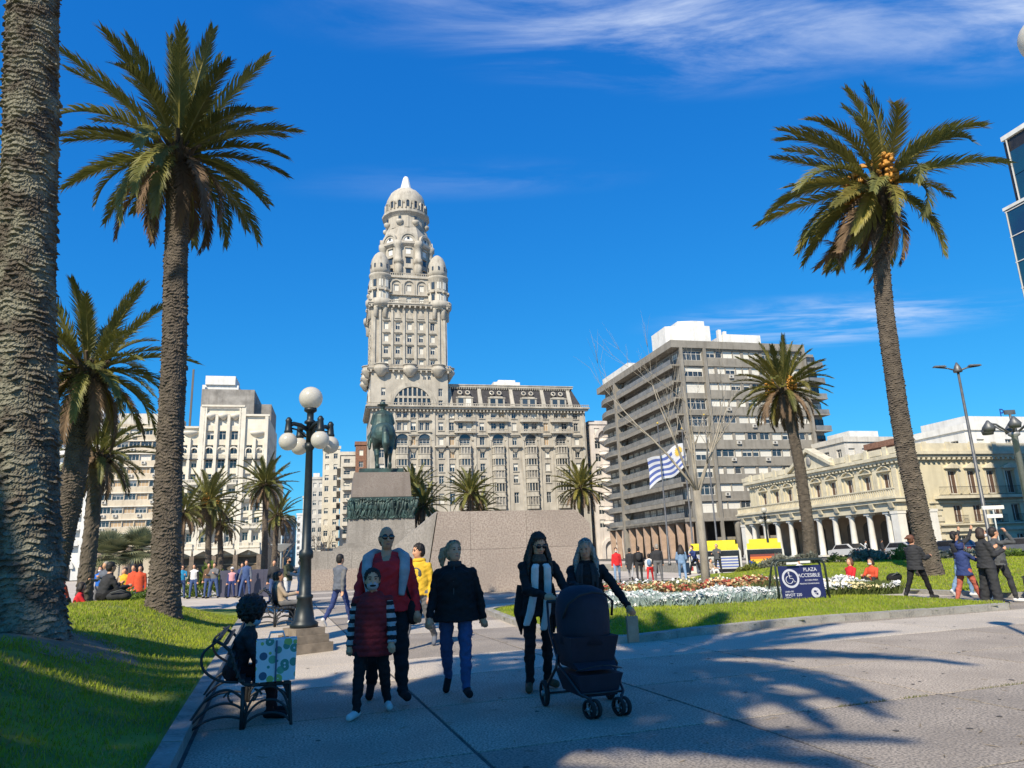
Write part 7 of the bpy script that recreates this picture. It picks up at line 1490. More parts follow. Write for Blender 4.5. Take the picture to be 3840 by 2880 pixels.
WALK = ((22, 3, 8), (-16, 3, 22)); WALK2 = ((-14, 3, 20), (20, 3, 6)); STAND = ((2, 4, 2), (-2, 4, 2)); SITB = ((88, 6, 86), (86, 8, 84)); SITG = ((118, 10, 105), (110, 14, 100)); SITL = ((85, 8, 20), (95, 10, 60))
ASWING = ((-18, 8, 12, 0.0), (20, 8, 22, 0.1)); ASWING2 = ((20, 8, 22, 0.1), (-18, 8, 12, 0.0)); ALAP = ((35, 8, 62, 0.35), (35, 8, 62, 0.35)); AHOLD = ((25, 10, 75, 0.2), (30, 10, 80, 0.2)); ADOWN = ((4, 9, 10, 0), (4, 9, 10, 0))
F_ = 0.0098   # voxel for the near figures

# --- man in red with a pale jumper over his shoulders
def p_red(c, i, o, J): # open collar
    m = (i == o.index('top')) & (np.abs(c[:, 0]) < 0.035 + 0.25 * (c[:, 2] - (J['hip'].z + 0.44))) & (c[:, 1] < 0) & (c[:, 2] > J['hip'].z + 0.44); i[m] = o.index('skin'); return i
t, X, J = person('broad bald man in red shirt and sunglasses with a pale jumper over his shoulders', (-1.51, 8.35, 0), 172, 1.82, 'red', 'black', 'black', 'dark', SKIN2, 'bald', ((-10, 4, 16), (16, 5, 6)), ((14, 14, 24, 0.05), (-6, 16, 30, 0.05)), bulk=1.28, torso_bulk=1.12, glasses=True, voxel=F_, fine=True, head=(14, 0), paint=p_red, coat=(0.84, 1.03))
b = MB()
for sg in (-1, 1):
    n0 = J['nk']; b.tube([n0 + Vector((sg * 0.02, 0.12, -0.03)), n0 + Vector((sg * 0.13, 0.08, -0.005)), n0 + Vector((sg * 0.20, -0.06, -0.06)), n0 + Vector((sg * 0.20, -0.16, -0.20)), n0 + Vector((sg * 0.165, -0.20, -0.46))], [0.04, 0.055, 0.062, 0.06, 0.035], 8)
J['part']('jumper', b, CL['lightgrey'], 0.014)
b = MB(); b.tube([J['nk'] + Vector((0.16, -0.12, -0.12)), J['nk'] + Vector((0.21, -0.15, -0.35)), J['hip'] + Vector((0.26, -0.06, 0.02))], 0.012, 6); b.ball(J['hip'] + Vector((0.29, -0.04, -0.10)), (0.10, 0.08, 0.14), 12, 8); J['part']('shoulder_bag', b, CL['black'])
# --- child in front of him
def p_child(c, i, o, J):
    m = i == o.index('sleeve'); st = (np.floor(c[:, 2] / 0.052).astype(int) % 2 == 0); i[m & st] = o.index('stripe'); return i
m_mask = mat('toothy_mask', (0.20, 0.19, 0.18), 0.8, 0.3, 34, col2=(0.035, 0.03, 0.03), contrast=(0.48, 0.52))
t, X, J = person('child in dark red padded vest with striped sleeves and printed mask', (-1.54, 7.72, 0), 178, 1.40, 'darkred', 'black', 'white', 'dark', SKIN, 'short', ((14, 5, 4), (-10, 5, 14)), ((-6, 12, 18, 0.05), (10, 12, 22, 0.05)), bulk=1.12, coat=(0.70, 1.10), sleeve='black', voxel=F_, fine=True, extra={'stripe': 'lightgrey'}, paint=p_child, mask='lightgrey', head=(12, -4), torso_bulk=1.08, puffer=1)
b = MB(); b.M = J['HM']; b.ball((0, -0.104, -0.062), (0.036, 0.012, 0.014), 10, 6); b.M = Matrix(); J['part']('mask_print', b, CL['black'])
# --- woman in black jacket and jeans
t, X, J = person('blond woman in bulky black jacket and blue jeans walking beside the family', (-0.75, 8.55, 0), 182, 1.66, 'black', 'denim', 'black', 'blond', SKIN, 'pony', ((-12, 3, 20), (18, 3, 4)), ((10, 12, 22, 0.05), (-12, 16, 14, 0)), bulk=1.12, coat=(0.80, 1.16), voxel=F_, fine=True, head=(28, -8), torso_bulk=1.2)
b = MB(); b.M = J['HM']; b.tube([(-0.082, 0.02, 0.05), (-0.05, -0.02, 0.118), (0, -0.03, 0.128), (0.05, -0.02, 0.118), (0.082, 0.02, 0.05)], 0.014, 6); b.M = Matrix(); J['part']('hair_band', b, CL['grab'])
b = MB(); b.M = TR(J['nk'].x, J['nk'].y - 0.005, J['nk'].z - 0.01); b.lathe([(0.085, -0.03), (0.09, 0.0), (0.085, 0.045), (0.07, 0.045), (0.068, -0.03)], 14); b.M = Matrix(); J['part']('collar', b, CL['charcoal'])
b = MB(); b.tube([J['nk'] + Vector((0.005, -0.095, -0.03)), J['ch'] + Vector((0.005, -0.172, -0.02)), J['hip'] + Vector((0.005, -0.182, -0.05))], 0.006, 5); J['part']('zip', b, CL['grab'])
# --- yellow hoodie man
t, X, J = person('man in yellow hoodie and grey trousers walking behind them', (-1.80, 13.15, 0), 196, 1.77, 'yellow', 'grey', 'slate', 'black', SKIN, 'short', WALK, ((8, 12, 30, 0.25), (-10, 10, 25, 0.2)), voxel=0.018, fine=True, head=(-40, 4), bulk=1.05, coat=(0.86, 1.05))
b = MB(); b.M = TR(0, J['hip'].y - 0.118, J['hip'].z + 0.30) @ Matrix.Rotation(radians(90), 4, 'X'); b.lathe([(0.105, -0.01), (0.105, 0.016), (0.02, 0.02)], 20); b.M = Matrix(); J['part']('round_print', b, CL['grab'])
b = MB(); b.M = TR(J['nk'].x, J['nk'].y + 0.03, J['nk'].z - 0.02); b.lathe([(0.07, -0.03), (0.13, 0.0), (0.10, 0.05), (0.06, 0.05)], 14); b.M = Matrix(); J['part']('hood', b, CL['yellow'], 0.015)
# --- two women with the stroller
m_scarf = mat('brown_scarf', (0.11, 0.08, 0.055), 0.9, 0.3, 30, col2=(0.035, 0.025, 0.02))
WPOS = Vector((0.16, 8.55, 0)); HB = Vector((0.44, 8.18, 0))    # handle bar middle
def to_local(p, pos, face): q = Matrix.Rotation(-radians(180 - face), 4, 'Z') @ (Vector(p) - Vector(pos)); return q
W1 = (0.20, 8.72, 0); f1 = 166
hl = [to_local((0.27, 8.26, 1.02), W1, f1), to_local((0.52, 8.32, 1.03), W1, f1)]
t, X, J = person('woman with sunglasses and long dark hair pushing the stroller', W1, f1, 1.74, 'black', 'black', 'brown', 'brown', SKIN, 'longfront', ((4, 3, 10), (-6, 3, 8)), ADOWN, lean=14, head=(10, 24), coat=(0.78, 1.22), glasses=True, voxel=F_, fine=True, scarf=(m_scarf, 1), reach=hl)
b = MB()
for sg in (-1, 1):
    P_ = [J['nk'] + Vector((sg * 0.055, -0.10, -0.08)), J['ch'] + Vector((sg * 0.075, -0.155, 0.05)), J['hip'] + Vector((sg * 0.08, -0.20, 0.15)), J['hip'] + Vector((sg * 0.10 - 0.04, -0.19, -0.10)), J['hip'] + Vector((sg * 0.10 - 0.09, -0.17, -0.24 if sg < 0 else -0.30))]
    for q in (-0.022, 0.0, 0.022): b.tube([p + Vector((q, 0.006 * abs(q) * 40, 0)) for p in P_], [0.02, 0.026, 0.026, 0.028, 0.02], 6)
J['part']('white_shawl', b, CL['white'], 0.011)
b = MB()
for sg in (-1, 1): b.tube([J['hip'] + Vector((sg * 0.16, 0.05, 0.2)), J['hip'] + Vector((sg * 0.21, 0.05, -0.1)), J['hip'] + Vector((sg * 0.20, 0.04, -0.36))], [0.07, 0.075, 0.012], 8)
J['part']('coat_tail', b, CL['black'], 0.016)
W2 = (0.82, 8.95, 0); f2 = 184
hl2 = [to_local((0.68, 8.50, 1.08), W2, f2), to_local((1.24, 8.62, 0.86), W2, f2)]
t, X, J = person('smiling grey blond older woman in black beside the stroller', W2, f2, 1.64, 'black', 'black', 'black', 'grey', SKIN2, 'longfront', STAND, ADOWN, coat=(0.80, 1.12), voxel=F_, fine=True, head=(-14, 6), bulk=1.06, torso_bulk=1.1, reach=[hl2[0], hl2[1]])
b = MB()
for q in (-0.09, -0.05, 0.05, 0.09): b.tube([J['nk'] + Vector((q, -0.09, -0.03)), J['ch'] + Vector((q * 1.5, -0.155, 0.0)), J['hip'] + Vector((q * 1.3, -0.16, 0.12))], [0.02, 0.024, 0.012], 6)
J['part']('dark_scarf', b, CL['charcoal'], 0.012)
b = MB(); b.M = J['HM']; b.ball((0, -0.02, 0.108), (0.07, 0.03, 0.022), 10, 6); b.M = Matrix(); J['part']('glasses_on_hair', b, m_shade)
T = thing('paper_bag', 'small grey paper bag hanging from the older woman\'s hand', 'bag', (1.27, 8.56, 0.50), 0.1); b = MB(); b.frus(-0.06, -0.035, 0.06, 0.035, 0.0, -0.065, -0.03, 0.065, 0.03, 0.28); b.build('body', CL['beige'], T); b = MB(); b.tube([(-0.05, 0, 0.28), (-0.03, 0, 0.34), (0.03, 0, 0.34), (0.05, 0, 0.28)], 0.006, 5); b.build('handle', CL['beige'], T)
# --- stroller
m_sfab = mat('stroller_fabric', (0.012, 0.014, 0.03), 0.8, 0.12, 8, bump=0.2, bscale=40); m_salu = mat('stroller_tube', (0.05, 0.05, 0.055), 0.35, 0.1, 8, metal=0.7); m_tyre = mat('tyre', (0.015, 0.015, 0.016), 0.8, 0.1, 8); m_hub = mat('grey_hub', (0.30, 0.30, 0.31), 0.4, 0.1, 8, metal=0.4)
T = thing('stroller', 'navy black baby stroller with raised canopy and three wheels pairs', 'stroller', (0.64, 7.66, 0), radians(17)); T['label'] = 'navy black baby stroller with raised canopy and swivel wheels'
b = MB(); b.lathe([(0.255, 0.62), (0.27, 0.75), (0.275, 0.92), (0.262, 1.04), (0.21, 1.13), (0.11, 1.175), (0.02, 1.18)], 20, 0, 0.02, sy=1.15); b.build('canopy', m_sfab, T)
b = MB(); b.tube([(-0.265, -0.12, 0.88), (-0.24, -0.22, 1.02), (-0.13, -0.27, 1.10), (0, -0.285, 1.12), (0.13, -0.27, 1.10), (0.24, -0.22, 1.02), (0.265, -0.12, 0.88)], 0.013, 6); b.tube([(-0.272, 0.02, 0.92), (-0.2, 0.03, 1.13), (0, 0.03, 1.195), (0.2, 0.03, 1.13), (0.272, 0.02, 0.92)], 0.008, 5); b.build('canopy_hoop', CL['charcoal'], T)
b = MB(); b.frus(-0.22, -0.20, 0.22, 0.24, 0.46, -0.255, -0.28, 0.255, 0.27, 0.70); b.frus(-0.2, -0.34, 0.2, 0.18, 0.40, -0.22, -0.22, 0.22, 0.24, 0.459); b.build('seat', m_sfab, T)
b = MB(); b.frus(-0.18, -0.32, 0.18, 0.22, 0.16, -0.24, -0.36, 0.24, 0.26, 0.36); b.build('basket', m_sfab, T)
b = MB()
for sg in (-1, 1):
    b.tube([(sg * 0.19, 0.56, 1.0), (sg * 0.27, 0.30, 0.72), (sg * 0.285, 0.0, 0.42), (sg * 0.22, -0.38, 0.20), (sg * 0.16, -0.46, 0.17)], 0.014, 7); b.tube([(sg * 0.285, 0.02, 0.52), (sg * 0.33, -0.02, 0.40), (sg * 0.36, 0.14, 0.24), (sg * 0.345, 0.28, 0.12)], 0.015, 7); b.tube([(sg * 0.24, -0.33, 0.40), (sg * 0.1, -0.40, 0.44), (0, -0.41, 0.45)], 0.007, 5)
b.tube([(-0.19, 0.56, 1.0), (0.19, 0.56, 1.0)], 0.017, 8); b.tube([(-0.22, -0.38, 0.2), (0.22, -0.38, 0.2)], 0.013, 6); b.tube([(-0.345, 0.28, 0.12), (0.345, 0.28, 0.12)], 0.012, 6); b.build('frame', m_salu, T)
def wheel(parent, loc, r, w, yaw=0):
    b = MB(); hb = MB(); b.M = hb.M = RZ(yaw) @ Matrix.Rotation(pi / 2, 4, 'Y'); ring = [(r * 0.99, -w * 0.3), (r, 0), (r * 0.99, w * 0.3), (r * 0.78, w / 2), (r * 0.76, -w / 2), (r * 0.99, -w * 0.3)]; vs = []
    n = 20
    for rr_, zz in ring[:-1]:
        for i in range(n): vs.append((rr_ * cos(2 * pi * i / n), rr_ * sin(2 * pi * i / n), zz))
    m = len(ring) - 1; b.add(vs, [(j * n + i, j * n + (i + 1) % n, ((j + 1) % m) * n + (i + 1) % n, ((j + 1) % m) * n + i) for j in range(m) for i in range(n)], 0, True)
    for k in range(5): a = 2 * pi * k / 5; hb.tube([(0, 0, 0), (r * 0.77 * cos(a), r * 0.77 * sin(a), 0)], w * 0.18, 4)
    hb.lathe([(r * 0.22, -w * 0.6), (r * 0.22, w * 0.6)], 10); o = b.build('wheel', m_tyre, parent, loc); hb.build('hub', m_hub, o); return o
wheel(T, (-0.36, 0.28, 0.125), 0.125, 0.05); wheel(T, (0.36, 0.28, 0.125), 0.125, 0.05)
for sg in (-1, 1): wheel(T, (sg * 0.15 - 0.03, -0.47, 0.085), 0.085, 0.045, 0.35); wheel(T, (sg * 0.15 + 0.03, -0.47, 0.085), 0.085, 0.045, 0.35); b = MB(); b.tube([(sg * 0.16, -0.46, 0.19), (sg * 0.15, -0.47, 0.09)], 0.014, 6); b.build('fork', m_salu, T)
# --- woman on the bench
m_surg = mat('surgical_mask', (0.22, 0.42, 0.55), 0.8, 0.05, 8)
SB = B1 + Vector((cos(BROT) * 0.0 - sin(BROT) * -0.22, sin(BROT) * 0.0 + cos(BROT) * -0.22, 0.385)) + Vector((-0.10, -0.03, 0))
t, X, J = person('seated woman with dark bushy hair and blue mask on the iron bench', SB, 71.3, 1.46, 'charcoal', 'maroon', 'black', 'black', SKIN2, 'afro', ((88, 4, 88), (86, 6, 80)), AHOLD, lean=17, head=(0, 18), mask=m_surg, voxel=F_, fine=True, drop=0.84, bulk=1.02)
b = MB(); b.M = TR(0.0, -0.30, J['hip'].z + 0.10); b.ball((0, 0, 0), (0.15, 0.11, 0.16), 12, 8); b.M = Matrix(); J['part']('lap_bag', b, CL['red'], 0.02)
T = thing('mobile_phone', 'small phone held by the seated woman', 'phone', J['part'] and (X @ ((J['hands'][0] + J['hands'][1]) / 2)) and t.matrix_basis @ (X @ ((J['hands'][0] + J['hands'][1]) / 2))); b = MB(); b.box(-0.035, -0.006, -0.03, 0.035, 0.006, 0.10); b.build('body', CL['black'], T)
# --- figures farther off
VX = 0.029
def far(label, x, y, face, h, top, bottom, shoes='black', hair='dark', **k):
    z = k.pop('z', 0.0); k.setdefault('voxel', VX); return person(label, (x, y, z), face, h, top, bottom, shoes, hair, **k)
def backpack(J, m, s=1.0):
    b = MB(); b.ball(J['ch'] + Vector((0, 0.19, -0.06)), (0.15 * s, 0.10 * s, 0.21 * s), 12, 8); J['part']('backpack', b, CL[m])
far('walker in grey jacket and jeans with white shoes left of the man in red', -4.45, 18.2, 35, 1.70, 'slate', 'navy', 'white', 'black', legs=WALK, arms=ASWING, hs='short', fine=True, voxel=0.022, sleeve='grey', coat=(0.86, 1.05))
t, X, J = far('man in olive jacket and white trousers with dark mask by the lamp', -9.15, 29.0, 110, 1.78, 'olive', 'white', 'charcoal', 'black', arms=AHOLD, mask='black', coat=(0.84, 1.08), bulk=1.1)
far('person in pale jacket and light jeans partly behind the lamp post', -8.1, 27.2, 250, 1.68, 'lightgrey', 'lightdenim', 'white', 'brown', arms=AHOLD, hs='bob')
far('person in dark clothes standing just behind the olive jacket', -10.1, 30.2, 170, 1.70, 'charcoal', 'denim', 'black', 'dark')
BZ = 0.46
t, X, J = far('man in beige jacket lounging on the second bench', -6.2, 19.3, 71, 1.72, 'beige', 'grey', 'white', 'black', z=BZ, drop=0.84, legs=((92, 4, 60), (80, 6, 86)), arms=ALAP, lean=-12, skin=SKIN2, head=(0, -5))
far('person in dark hooded jacket beside the man in beige on the bench', -6.55, 19.9, 60, 1.65, 'slate', 'charcoal', 'white', 'black', z=BZ, drop=0.84, legs=SITB, arms=ALAP, lean=-5)
# along the dark parapet
far('person in bright blue jacket at the left end of the dark parapet', -17.2, 37.4, 165, 1.66, 'teal', 'denim', 'black', 'brown', hs='bob', arms=AHOLD)
far('person in white top next to the bright blue jacket', -16.6, 37.4, 185, 1.68, 'white', 'denim', 'black', 'dark', hs='bob', sleeve='charcoal')
far('man in grey shirt and dark vest leaning on the dark parapet', -15.35, 36.9, 190, 1.72, 'grey', 'denim', 'black', 'brown', arms=AHOLD, bulk=1.15, legs=((10, 8, 6), (-6, 8, 6)))
far('man in dark jacket half hidden beside the grey shirt', -15.9, 37.5, 170, 1.72, 'brown', 'denim', 'black', 'dark')
far('child in pink top and white hat at the dark parapet', -14.3, 36.5, 180, 1.45, 'pink', 'navy', 'black', 'dark', cap_='white', sleeve='navy')
far('person in navy behind the child with the white hat', -13.95, 36.9, 185, 1.66, 'navy', 'navy', 'black', 'dark', hs='bob')
far('man in denim jacket standing with legs apart at the parapet', -13.3, 35.7, 175, 1.78, 'denim', 'denim', 'grey', 'brown', legs=((14, 12, 4), (-4, 9, 4)), arms=((6, 16, 10, 0), (4, 12, 20, 0)), sleeve='slate')
# on the left bank
def onl(x, y): return LZ(x, y)
far('person in orange top sitting on the bank by the thick trunk', -10.2, 16.5, 250, 1.62, 'orange', 'charcoal', 'black', 'auburn', z=onl(-10.2, 16.5) + 0.03, drop=0.83, legs=SITG, arms=((45, 20, 55, 0.2), (45, 20, 55, 0.2)), lean=18, voxel=0.02, fine=True)
t, X, J = far('person in black jacket sitting on the bank, seen from behind', -9.75, 17.2, 35, 1.70, 'charcoal', 'black', 'black', 'black', z=onl(-9.75, 17.2) + 0.03, drop=0.83, legs=SITG, arms=AHOLD, lean=14, voxel=0.02, fine=True, bulk=1.1)
T = thing('backpack', 'dark backpack lying on the bank beside the black jacket sitter', 'backpack', (-9.25, 17.0, onl(-9.25, 17.0) + 0.1), 0.6); b = MB(); b.ball((0, 0, 0.02), (0.27, 0.16, 0.13), 14, 8); b.ball((0.1, -0.1, 0.02), (0.13, 0.10, 0.09), 10, 6); remesh_obj('body', b, 0.02, [CL['charcoal']], T); b = MB(); b.tube([(-0.2, -0.12, 0.1), (0, -0.2, 0.16), (0.22, -0.1, 0.08)], 0.018, 5); b.build('strap', CL['grab'], T)
far('person in red and white sweater sitting behind the orange top', -12.4, 20.6, 60, 1.70, 'red', 'charcoal', 'white', 'dark', z=onl(-12.4, 20.6) + 0.02, drop=0.84, legs=SITG, arms=ALAP, lean=10, hs='bob', sleeve='red')
far('person in pale pink top at the left of the red sweater', -13.0, 20.4, 80, 1.62, 'pink', 'charcoal', 'white', 'brown', z=onl(-13.0, 20.4) + 0.02, drop=0.84, legs=SITG, arms=ALAP, lean=14, hs='bob')
far('person in grey jacket standing behind the red sweater', -13.3, 23.5, 200, 1.6, 'slate', 'slate', 'black', 'grey', z=onl(-13.3, 23.5), arms=AHOLD)
far('person in white shirt and cap sitting on the bank', -11.6, 20.4, 60, 1.66, 'lightgrey', 'charcoal', 'black', 'black', z=onl(-11.6, 20.4) + 0.02, drop=0.84, legs=SITG, arms=ALAP, lean=16)
far('person in bright blue sweatshirt and white mask on the left', -16.6, 29.0, 180, 1.70, 'blue', 'grey', 'white', 'brown', mask='white', arms=AHOLD, z=0.0)
far('person in brown coat beside the bright blue sweatshirt', -15.9, 29.4, 170, 1.55, 'brown', 'charcoal', 'black', 'grey', arms=AHOLD)
far('person in long orange coat left of the second trunk', -14.25, 27.5, 160, 1.68, 'orange', 'denim', 'black', 'dark', coat=(0.72, 1.1), hs='bob')
far('person in red orange coat close behind the other orange coat', -14.75, 28.0, 190, 1.70, 'orange', 'charcoal', 'black', 'brown', coat=(0.75, 1.1))
far('person in mustard top left of the orange coats', -15.3, 28.4, 175, 1.60, 'yellow', 'charcoal', 'black', 'dark', sleeve='beige')
far('person in white shirt right of the orange coats', -14.0, 28.4, 185, 1.70, 'white', 'navy', 'black', 'brown')
# right hand group
GZ = 0.0
t, X, J = far('woman in black padded coat with windblown auburn hair walking right', 10.35, 19.25, 62, 1.64, 'charcoal', 'black', 'charcoal', 'auburn', legs=((24, 4, 6), (-20, 4, 14)), arms=AHOLD, hs='windy', coat=(0.80, 1.12), bulk=1.1, voxel=0.02, fine=True, glasses=True, puffer=1)
far('child in navy hooded jacket and coral trousers taking a picture', 10.85, 18.0, 80, 1.46, 'navy', 'coral', 'white', 'black', legs=((20, 6, 4), (-14, 6, 6)), arms=((55, 8, 40, 0.2), (60, 8, 35, 0.2)), hood=True, coat=(0.76, 1.2), bulk=1.15, voxel=0.02, fine=True)
far('woman in black jacket and light jeans raising her arms', 11.75, 19.6, 85, 1.66, 'charcoal', 'lightdenim', 'white', 'dark', legs=((12, 6, 14), (-8, 6, 20)), arms=((125, 12, 30, 0.1), (120, 12, 40, 0.1)), hs='pony', lean=-6, voxel=0.02, fine=True)
far('man with white mask, black jacket and wide trousers holding a phone', 11.0, 17.35, 95, 1.72, 'charcoal', 'charcoal', 'black', 'brown', legs=((4, 6, 2), (-4, 7, 2)), arms=((20, 10, 95, 0.3), (24, 10, 100, 0.3)), hs='bob', mask='white', coat=(0.80, 1.15), wide_leg=1.45, bulk=1.1, voxel=0.02, fine=True, head=(0, -8), puffer=0.8)
far('man in black with white sneakers and one hand at his head', 11.62, 17.85, 95, 1.74, 'grab', 'charcoal', 'white', 'dark', legs=((14, 8, 8), (-12, 8, 12)), arms=((95, 40, 110, 0.5), (10, 10, 30, 0)), coat=(0.84, 1.12), bulk=1.1, voxel=0.02, fine=True)
far('boy in bright blue jacket seated on the right edge bench', 12.95, 18.2, 250, 1.5, 'blue', 'black', 'white', 'black', z=0.56, drop=0.84, legs=SITB, arms=ALAP, lean=8, voxel=0.02)
far('child in red leaning on the boy in bright blue', 12.95, 17.75, 260, 1.3, 'red', 'navy', 'white', 'brown', z=0.56, drop=0.84, legs=SITB, arms=ALAP, lean=12, voxel=0.022)
def onf(x, y): return float(h_f(x, y))
far('person in red top and light jeans sitting on the far lawn', 10.98, 24.55, 250, 1.68, 'red', 'grey', 'charcoal', 'auburn', z=onf(10.98, 24.55) + 0.02, drop=0.83, legs=((112, 12, 100), (100, 10, 70)), arms=((-28, 14, 8, 0), (30, 10, 40, 0.2)), lean=-10, hs='bob', voxel=0.022, head=(0, -10))
far('person in orange jacket and white shirt sitting next to the red top', 11.55, 24.1, 235, 1.62, 'orange', 'charcoal', 'black', 'brown', z=onf(11.55, 24.1) + 0.02, drop=0.83, legs=SITG, arms=ALAP, hs='bob', mask='white', voxel=0.022, lean=6)
T = thing('handbag', 'black round bag lying on the far lawn beside the orange jacket', 'bag', (12.15, 24.0, onf(12.15, 24.0) + 0.14), 0.4); b = MB(); b.ball((0, 0, 0.02), (0.30, 0.17, 0.17), 14, 8); b.ball((0.16, -0.05, 0.06), (0.14, 0.1, 0.1), 10, 6); remesh_obj('body', b, 0.025, [CL['black']], T); b = MB(); b.tube([(-0.2, -0.1, 0.1), (0, -0.17, 0.2), (0.2, -0.08, 0.14)], 0.02, 5); b.build('strap', CL['grab'], T)
far('person in white hooded top sitting behind the blue sign', 10.9, 28.6, 175, 1.66, 'white', 'lightgrey', 'white', 'brown', z=onf(10.9, 28.6) + 0.02, drop=0.83, legs=SITG, arms=((40, 24, 70, 0.4), (40, 24, 70, 0.4)), voxel=0.024, bulk=1.1)
# walkers in the middle distance
far('person in red hooded top and light jeans in the far walking group', 5.0, 37.5, 185, 1.72, 'red', 'lightdenim', 'black', 'brown', legs=WALK, mask='white', coat=(0.84, 1.1))
far('woman in long charcoal coat in the far walking group', 5.95, 39.2, 20, 1.66, 'charcoal', 'lightgrey', 'charcoal', 'black', legs=WALK2, coat=(0.58, 1.15))
t, X, J = far('man with dark backpack in the far walking group', 6.0, 36.7, 5, 1.74, 'black', 'charcoal', 'black', 'dark', legs=WALK); backpack(J, 'charcoal')
t, X, J = far('child with blue backpack and red trousers in the far walking group', 6.42, 36.1, 15, 1.38, 'white', 'red', 'white', 'dark', legs=((26, 4, 6), (-24, 4, 20))); backpack(J, 'lightdenim', 0.95)
far('grey haired man in dark sweater and grey trousers in the far walking group', 6.78, 35.8, 5, 1.78, 'charcoal', 'grey', 'black', 'grey', legs=STAND, bulk=1.12)
far('woman in light denim jacket and jeans walking away alone', 7.5, 33.8, 8, 1.70, 'lightdenim', 'lightdenim', 'white', 'dark', legs=WALK2, hs='long', arms=((8, 12, 40, 0.3), (8, 12, 40, 0.3)))
far('person in blue jacket stooping with black trousers near the buses', 10.0, 41.5, 240, 1.72, 'navy', 'black', 'black', 'dark', legs=((35, 6, 20), (-12, 6, 22)), lean=22, arms=AHOLD, mask='white')
far('man in grey jacket standing by the yellow bus', 11.9, 43.9, 210, 1.74, 'grab', 'charcoal', 'black', 'grey', arms=AHOLD, coat=(0.82, 1.1), bulk=1.1)
far('person in white and brown sitting at the lawn edge by the buses', 11.2, 42.9, 150, 1.6, 'beige', 'white', 'black', 'brown', z=0.1, drop=0.83, legs=SITG, arms=ALAP)
far('person in dark clothes seated left of the white and brown sitter', 10.6, 43.4, 130, 1.6, 'slate', 'slate', 'black', 'dark', z=0.1, drop=0.83, legs=SITG, arms=ALAP)
far('distant person in black and white walking by the columns', 33.5, 70.5, 100, 1.7, 'white', 'black', 'black', 'dark', sleeve='black', voxel=0.04)
far('distant person in dark coat walking by the columns', 35.2, 70.8, 90, 1.72, 'charcoal', 'charcoal', 'black', 'dark', voxel=0.04)
far('distant dark figure walking beside the yellow bus', 8.4, 45.5, 20, 1.7, 'charcoal', 'charcoal', 'white', 'dark', voxel=0.04, legs=WALK)
# ------------------------------------------------------------------ vehicles
m_bus = mat('bus_yellow', (0.72, 0.60, 0.03), 0.4, 0.05, 2, coat=0.3); m_busw = mat('bus_white', (0.60, 0.60, 0.55), 0.4, 0.06, 2, coat=0.3); m_wing = mat('vehicle_glass', (0.02, 0.022, 0.028), 0.1, 0.1, 3, spec=0.8)
def cmat(n, c): return mat('print_' + n, c, 0.6, 0.04, 3)
def bus(label, loc, rz, back, m_body=None):
    """long axis along local y, rear end at y=0 facing -y"""
    T = thing('bus', label, 'bus', loc, rz, 'yellow city buses'); W_, L_, H_ = 2.5, 11.5, 3.05; m_body = m_body or m_busw
    b = MB(); pr = [(-W_ / 2, 0.35), (W_ / 2, 0.35), (W_ / 2, 2.7), (W_ / 2 - 0.2, H_), (-W_ / 2 + 0.2, H_), (-W_ / 2, 2.7)]; b.slab(pr, 0.0, L_); b.build('body', m_body, T)
    b = MB(); b.box(-W_ / 2 + 0.15, -0.01, H_ - 0.28, W_ / 2 - 0.15, L_, H_ + 0.12); b.box(-W_ / 2 + 0.3, 1.0, H_ + 0.12, W_ / 2 - 0.3, 4.5, H_ + 0.4); b.build('roof', m_bus, T)
    b = MB(); b.box(-W_ / 2 + 0.12, -0.03, 1.3, W_ / 2 - 0.12, -0.004, 2.74); b.build('rear_window', m_wing, T)
    for sg in (-1, 1):
        for i in range(7): b = MB(); y = 0.6 + 1.5 * i; b.box(sg * (W_ / 2 + 0.002), y, 1.45, sg * (W_ / 2 + 0.025), y + 1.36, 2.45); b.build('side_window', m_wing, T)
        for y in (2.4, 8.8): w_ = wheel(T, (sg * (W_ / 2 - 0.15), y, 0.48), 0.48, 0.28)
        b = MB(); b.box(sg * 0.9, -0.03, 0.85, sg * 1.15, -0.003, 1.25); b.build('tail_lamp', cmat('lampred', (0.35, 0.02, 0.02)), T)
    b = MB(); b.box(-W_ / 2, -0.08, 0.32, W_ / 2, -0.002, 0.62); b.build('bumper', m_bus, T)
    if back == 'flag':
        for k in range(9): b = MB(); z = 1.55 + 0.092 * k; x0 = -0.35 if k >= 4 else -1.02; b.box(x0, -0.04, z, 1.02, -0.0315, z + 0.087); b.build('stripe_print', cmat('fblue', (0.10, 0.15, 0.40)) if k % 2 else m_busw, T)
        b = MB(); b.box(-1.02, -0.04, 1.55 + 0.092 * 4, -0.36, -0.0315, 2.372); b.build('canton_print', m_busw, T); b = MB(); b.M = TR(-0.69, -0.042, 2.14) @ Matrix.Rotation(pi / 2, 4, 'X'); b.lathe([(0.2, 0), (0.2, 0.004)], 14); b.build('sun_print', cmat('sungrey', (0.36, 0.36, 0.33)), T)
    else:
        for k, c in enumerate(((0.02, 0.25, 0.45), (0.03, 0.36, 0.16), (0.70, 0.62, 0.04), (0.75, 0.42, 0.03), (0.70, 0.15, 0.02), (0.20, 0.04, 0.03))): b = MB(); b.box(-0.95, -0.04, 1.5 + 0.155 * k, 1.05, -0.0315, 1.5 + 0.155 * k + 0.151); b.build('stripe_print', cmat('rb%d' % k, c), T)
        b = MB(); b.slab([(-1.05, 1.55), (-0.2, 1.55), (-0.7, 1.9), (-1.05, 2.05)], -0.055, -0.042); b.build('blue_print', cmat('rbdeep', (0.02, 0.05, 0.30)), T)
    return T
bus('yellow topped bus with a striped flag poster on its rear', AB(25.6, 45.2, HZ), radians(-16), 'flag')
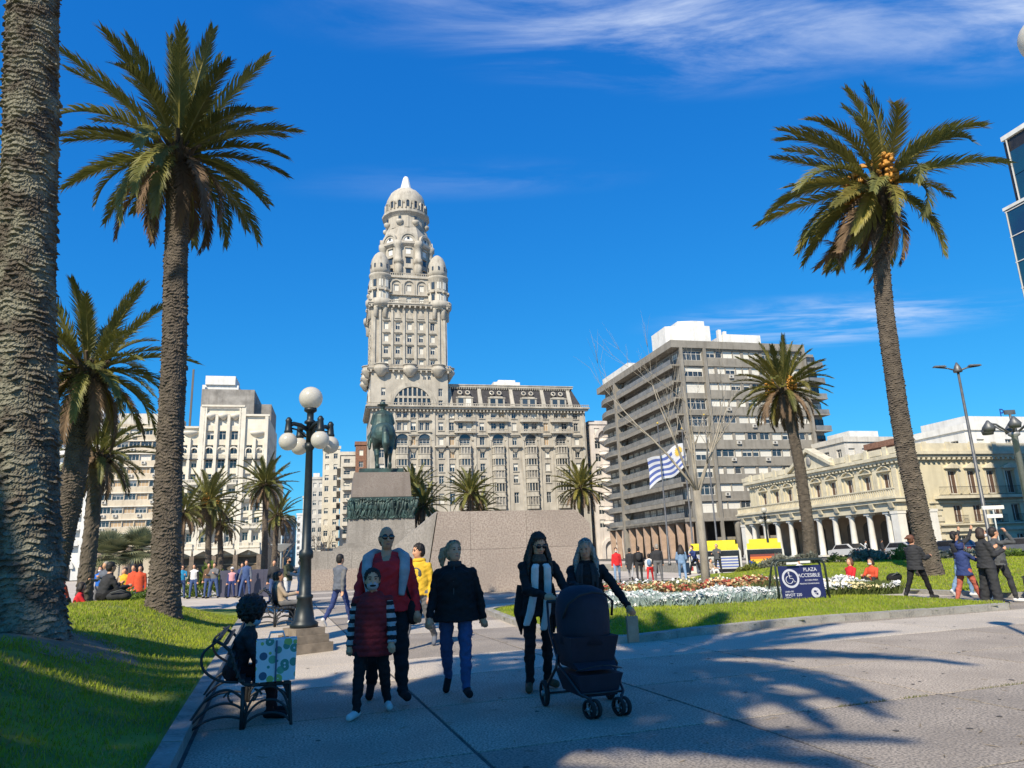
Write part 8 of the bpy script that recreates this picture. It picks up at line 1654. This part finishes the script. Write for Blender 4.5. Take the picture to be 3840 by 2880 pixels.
bus('yellow topped bus with a rainbow poster on its rear', AB(28.3, 44.3, HZ), radians(-18), 'rainbow')
bus('yellow fronted bus farther left behind the walkers', AB(35.4, 66.5, HZ), radians(-13), 'flag')
def car(label, loc, rz, col):
    T = thing('parked_car', label, 'car', loc, rz, 'cars along the side road'); m_c = mat('car_' + label[:12].replace(' ', '_'), col, 0.35, 0.03, 2, coat=0.6)
    b = MB(); pr = [(-2.1, 0.35), (2.1, 0.35), (2.15, 0.75), (1.35, 0.92), (0.75, 1.42), (-1.0, 1.45), (-1.75, 0.98), (-2.15, 0.9)]; b.slab(pr, -0.86, 0.86); b.build('body', m_c, T)
    b = MB()
    for y in (-0.875, 0.862): b.slab([(-1.55, 0.98), (1.15, 0.95), (0.68, 1.36), (-0.95, 1.38)], y, y + 0.012)
    b.add([(1.33, -0.74, 0.945), (1.33, 0.74, 0.945), (0.78, 0.66, 1.415), (0.78, -0.66, 1.415)], [(0, 1, 2, 3)]); b.add([(-1.72, -0.74, 1.0), (-1.72, 0.74, 1.0), (-1.03, 0.66, 1.45), (-1.03, -0.66, 1.45)], [(3, 2, 1, 0)])
    for v in range(len(b.v) - 8, len(b.v)): x, y, z = b.v[v]; b.v[v] = (x + (0.01 if x > 0 else -0.01), y, z + 0.008)
    b.build('windows', m_wing, T)
    for x in (-1.35, 1.35):
        for y in (-0.8, 0.8): w_ = wheel(T, (x, y, 0.31), 0.31, 0.2, pi / 2)
    for x, m_ in ((2.14, m_busw), (-2.15, cmat('lampred', (0.35, 0.02, 0.02)))):
        for y in (-0.6, 0.6): b = MB(); b.box(x - 0.03, y - 0.16, 0.68, x + 0.03, y + 0.16, 0.84); b.build('lamp', m_, T)
    return T
CR = ALPHA + pi / 2
car('white parked car left of the windblown palm', AB(52.0, 66.0), CR, (0.62, 0.62, 0.60)); car('silver parked car in front of the right columns', AB(52.2, 58.5), CR, (0.42, 0.43, 0.44)); car('dark blue parked car behind the black coat walker', AB(52.0, 52.5), CR, (0.03, 0.05, 0.10)); car('grey parked car behind the navy hood child', AB(52.2, 46.0), CR, (0.14, 0.15, 0.17)); car('dark parked car near the masked man', AB(52.0, 41.0), CR, (0.05, 0.055, 0.07))
bpy.data.scenes.remove(WS)
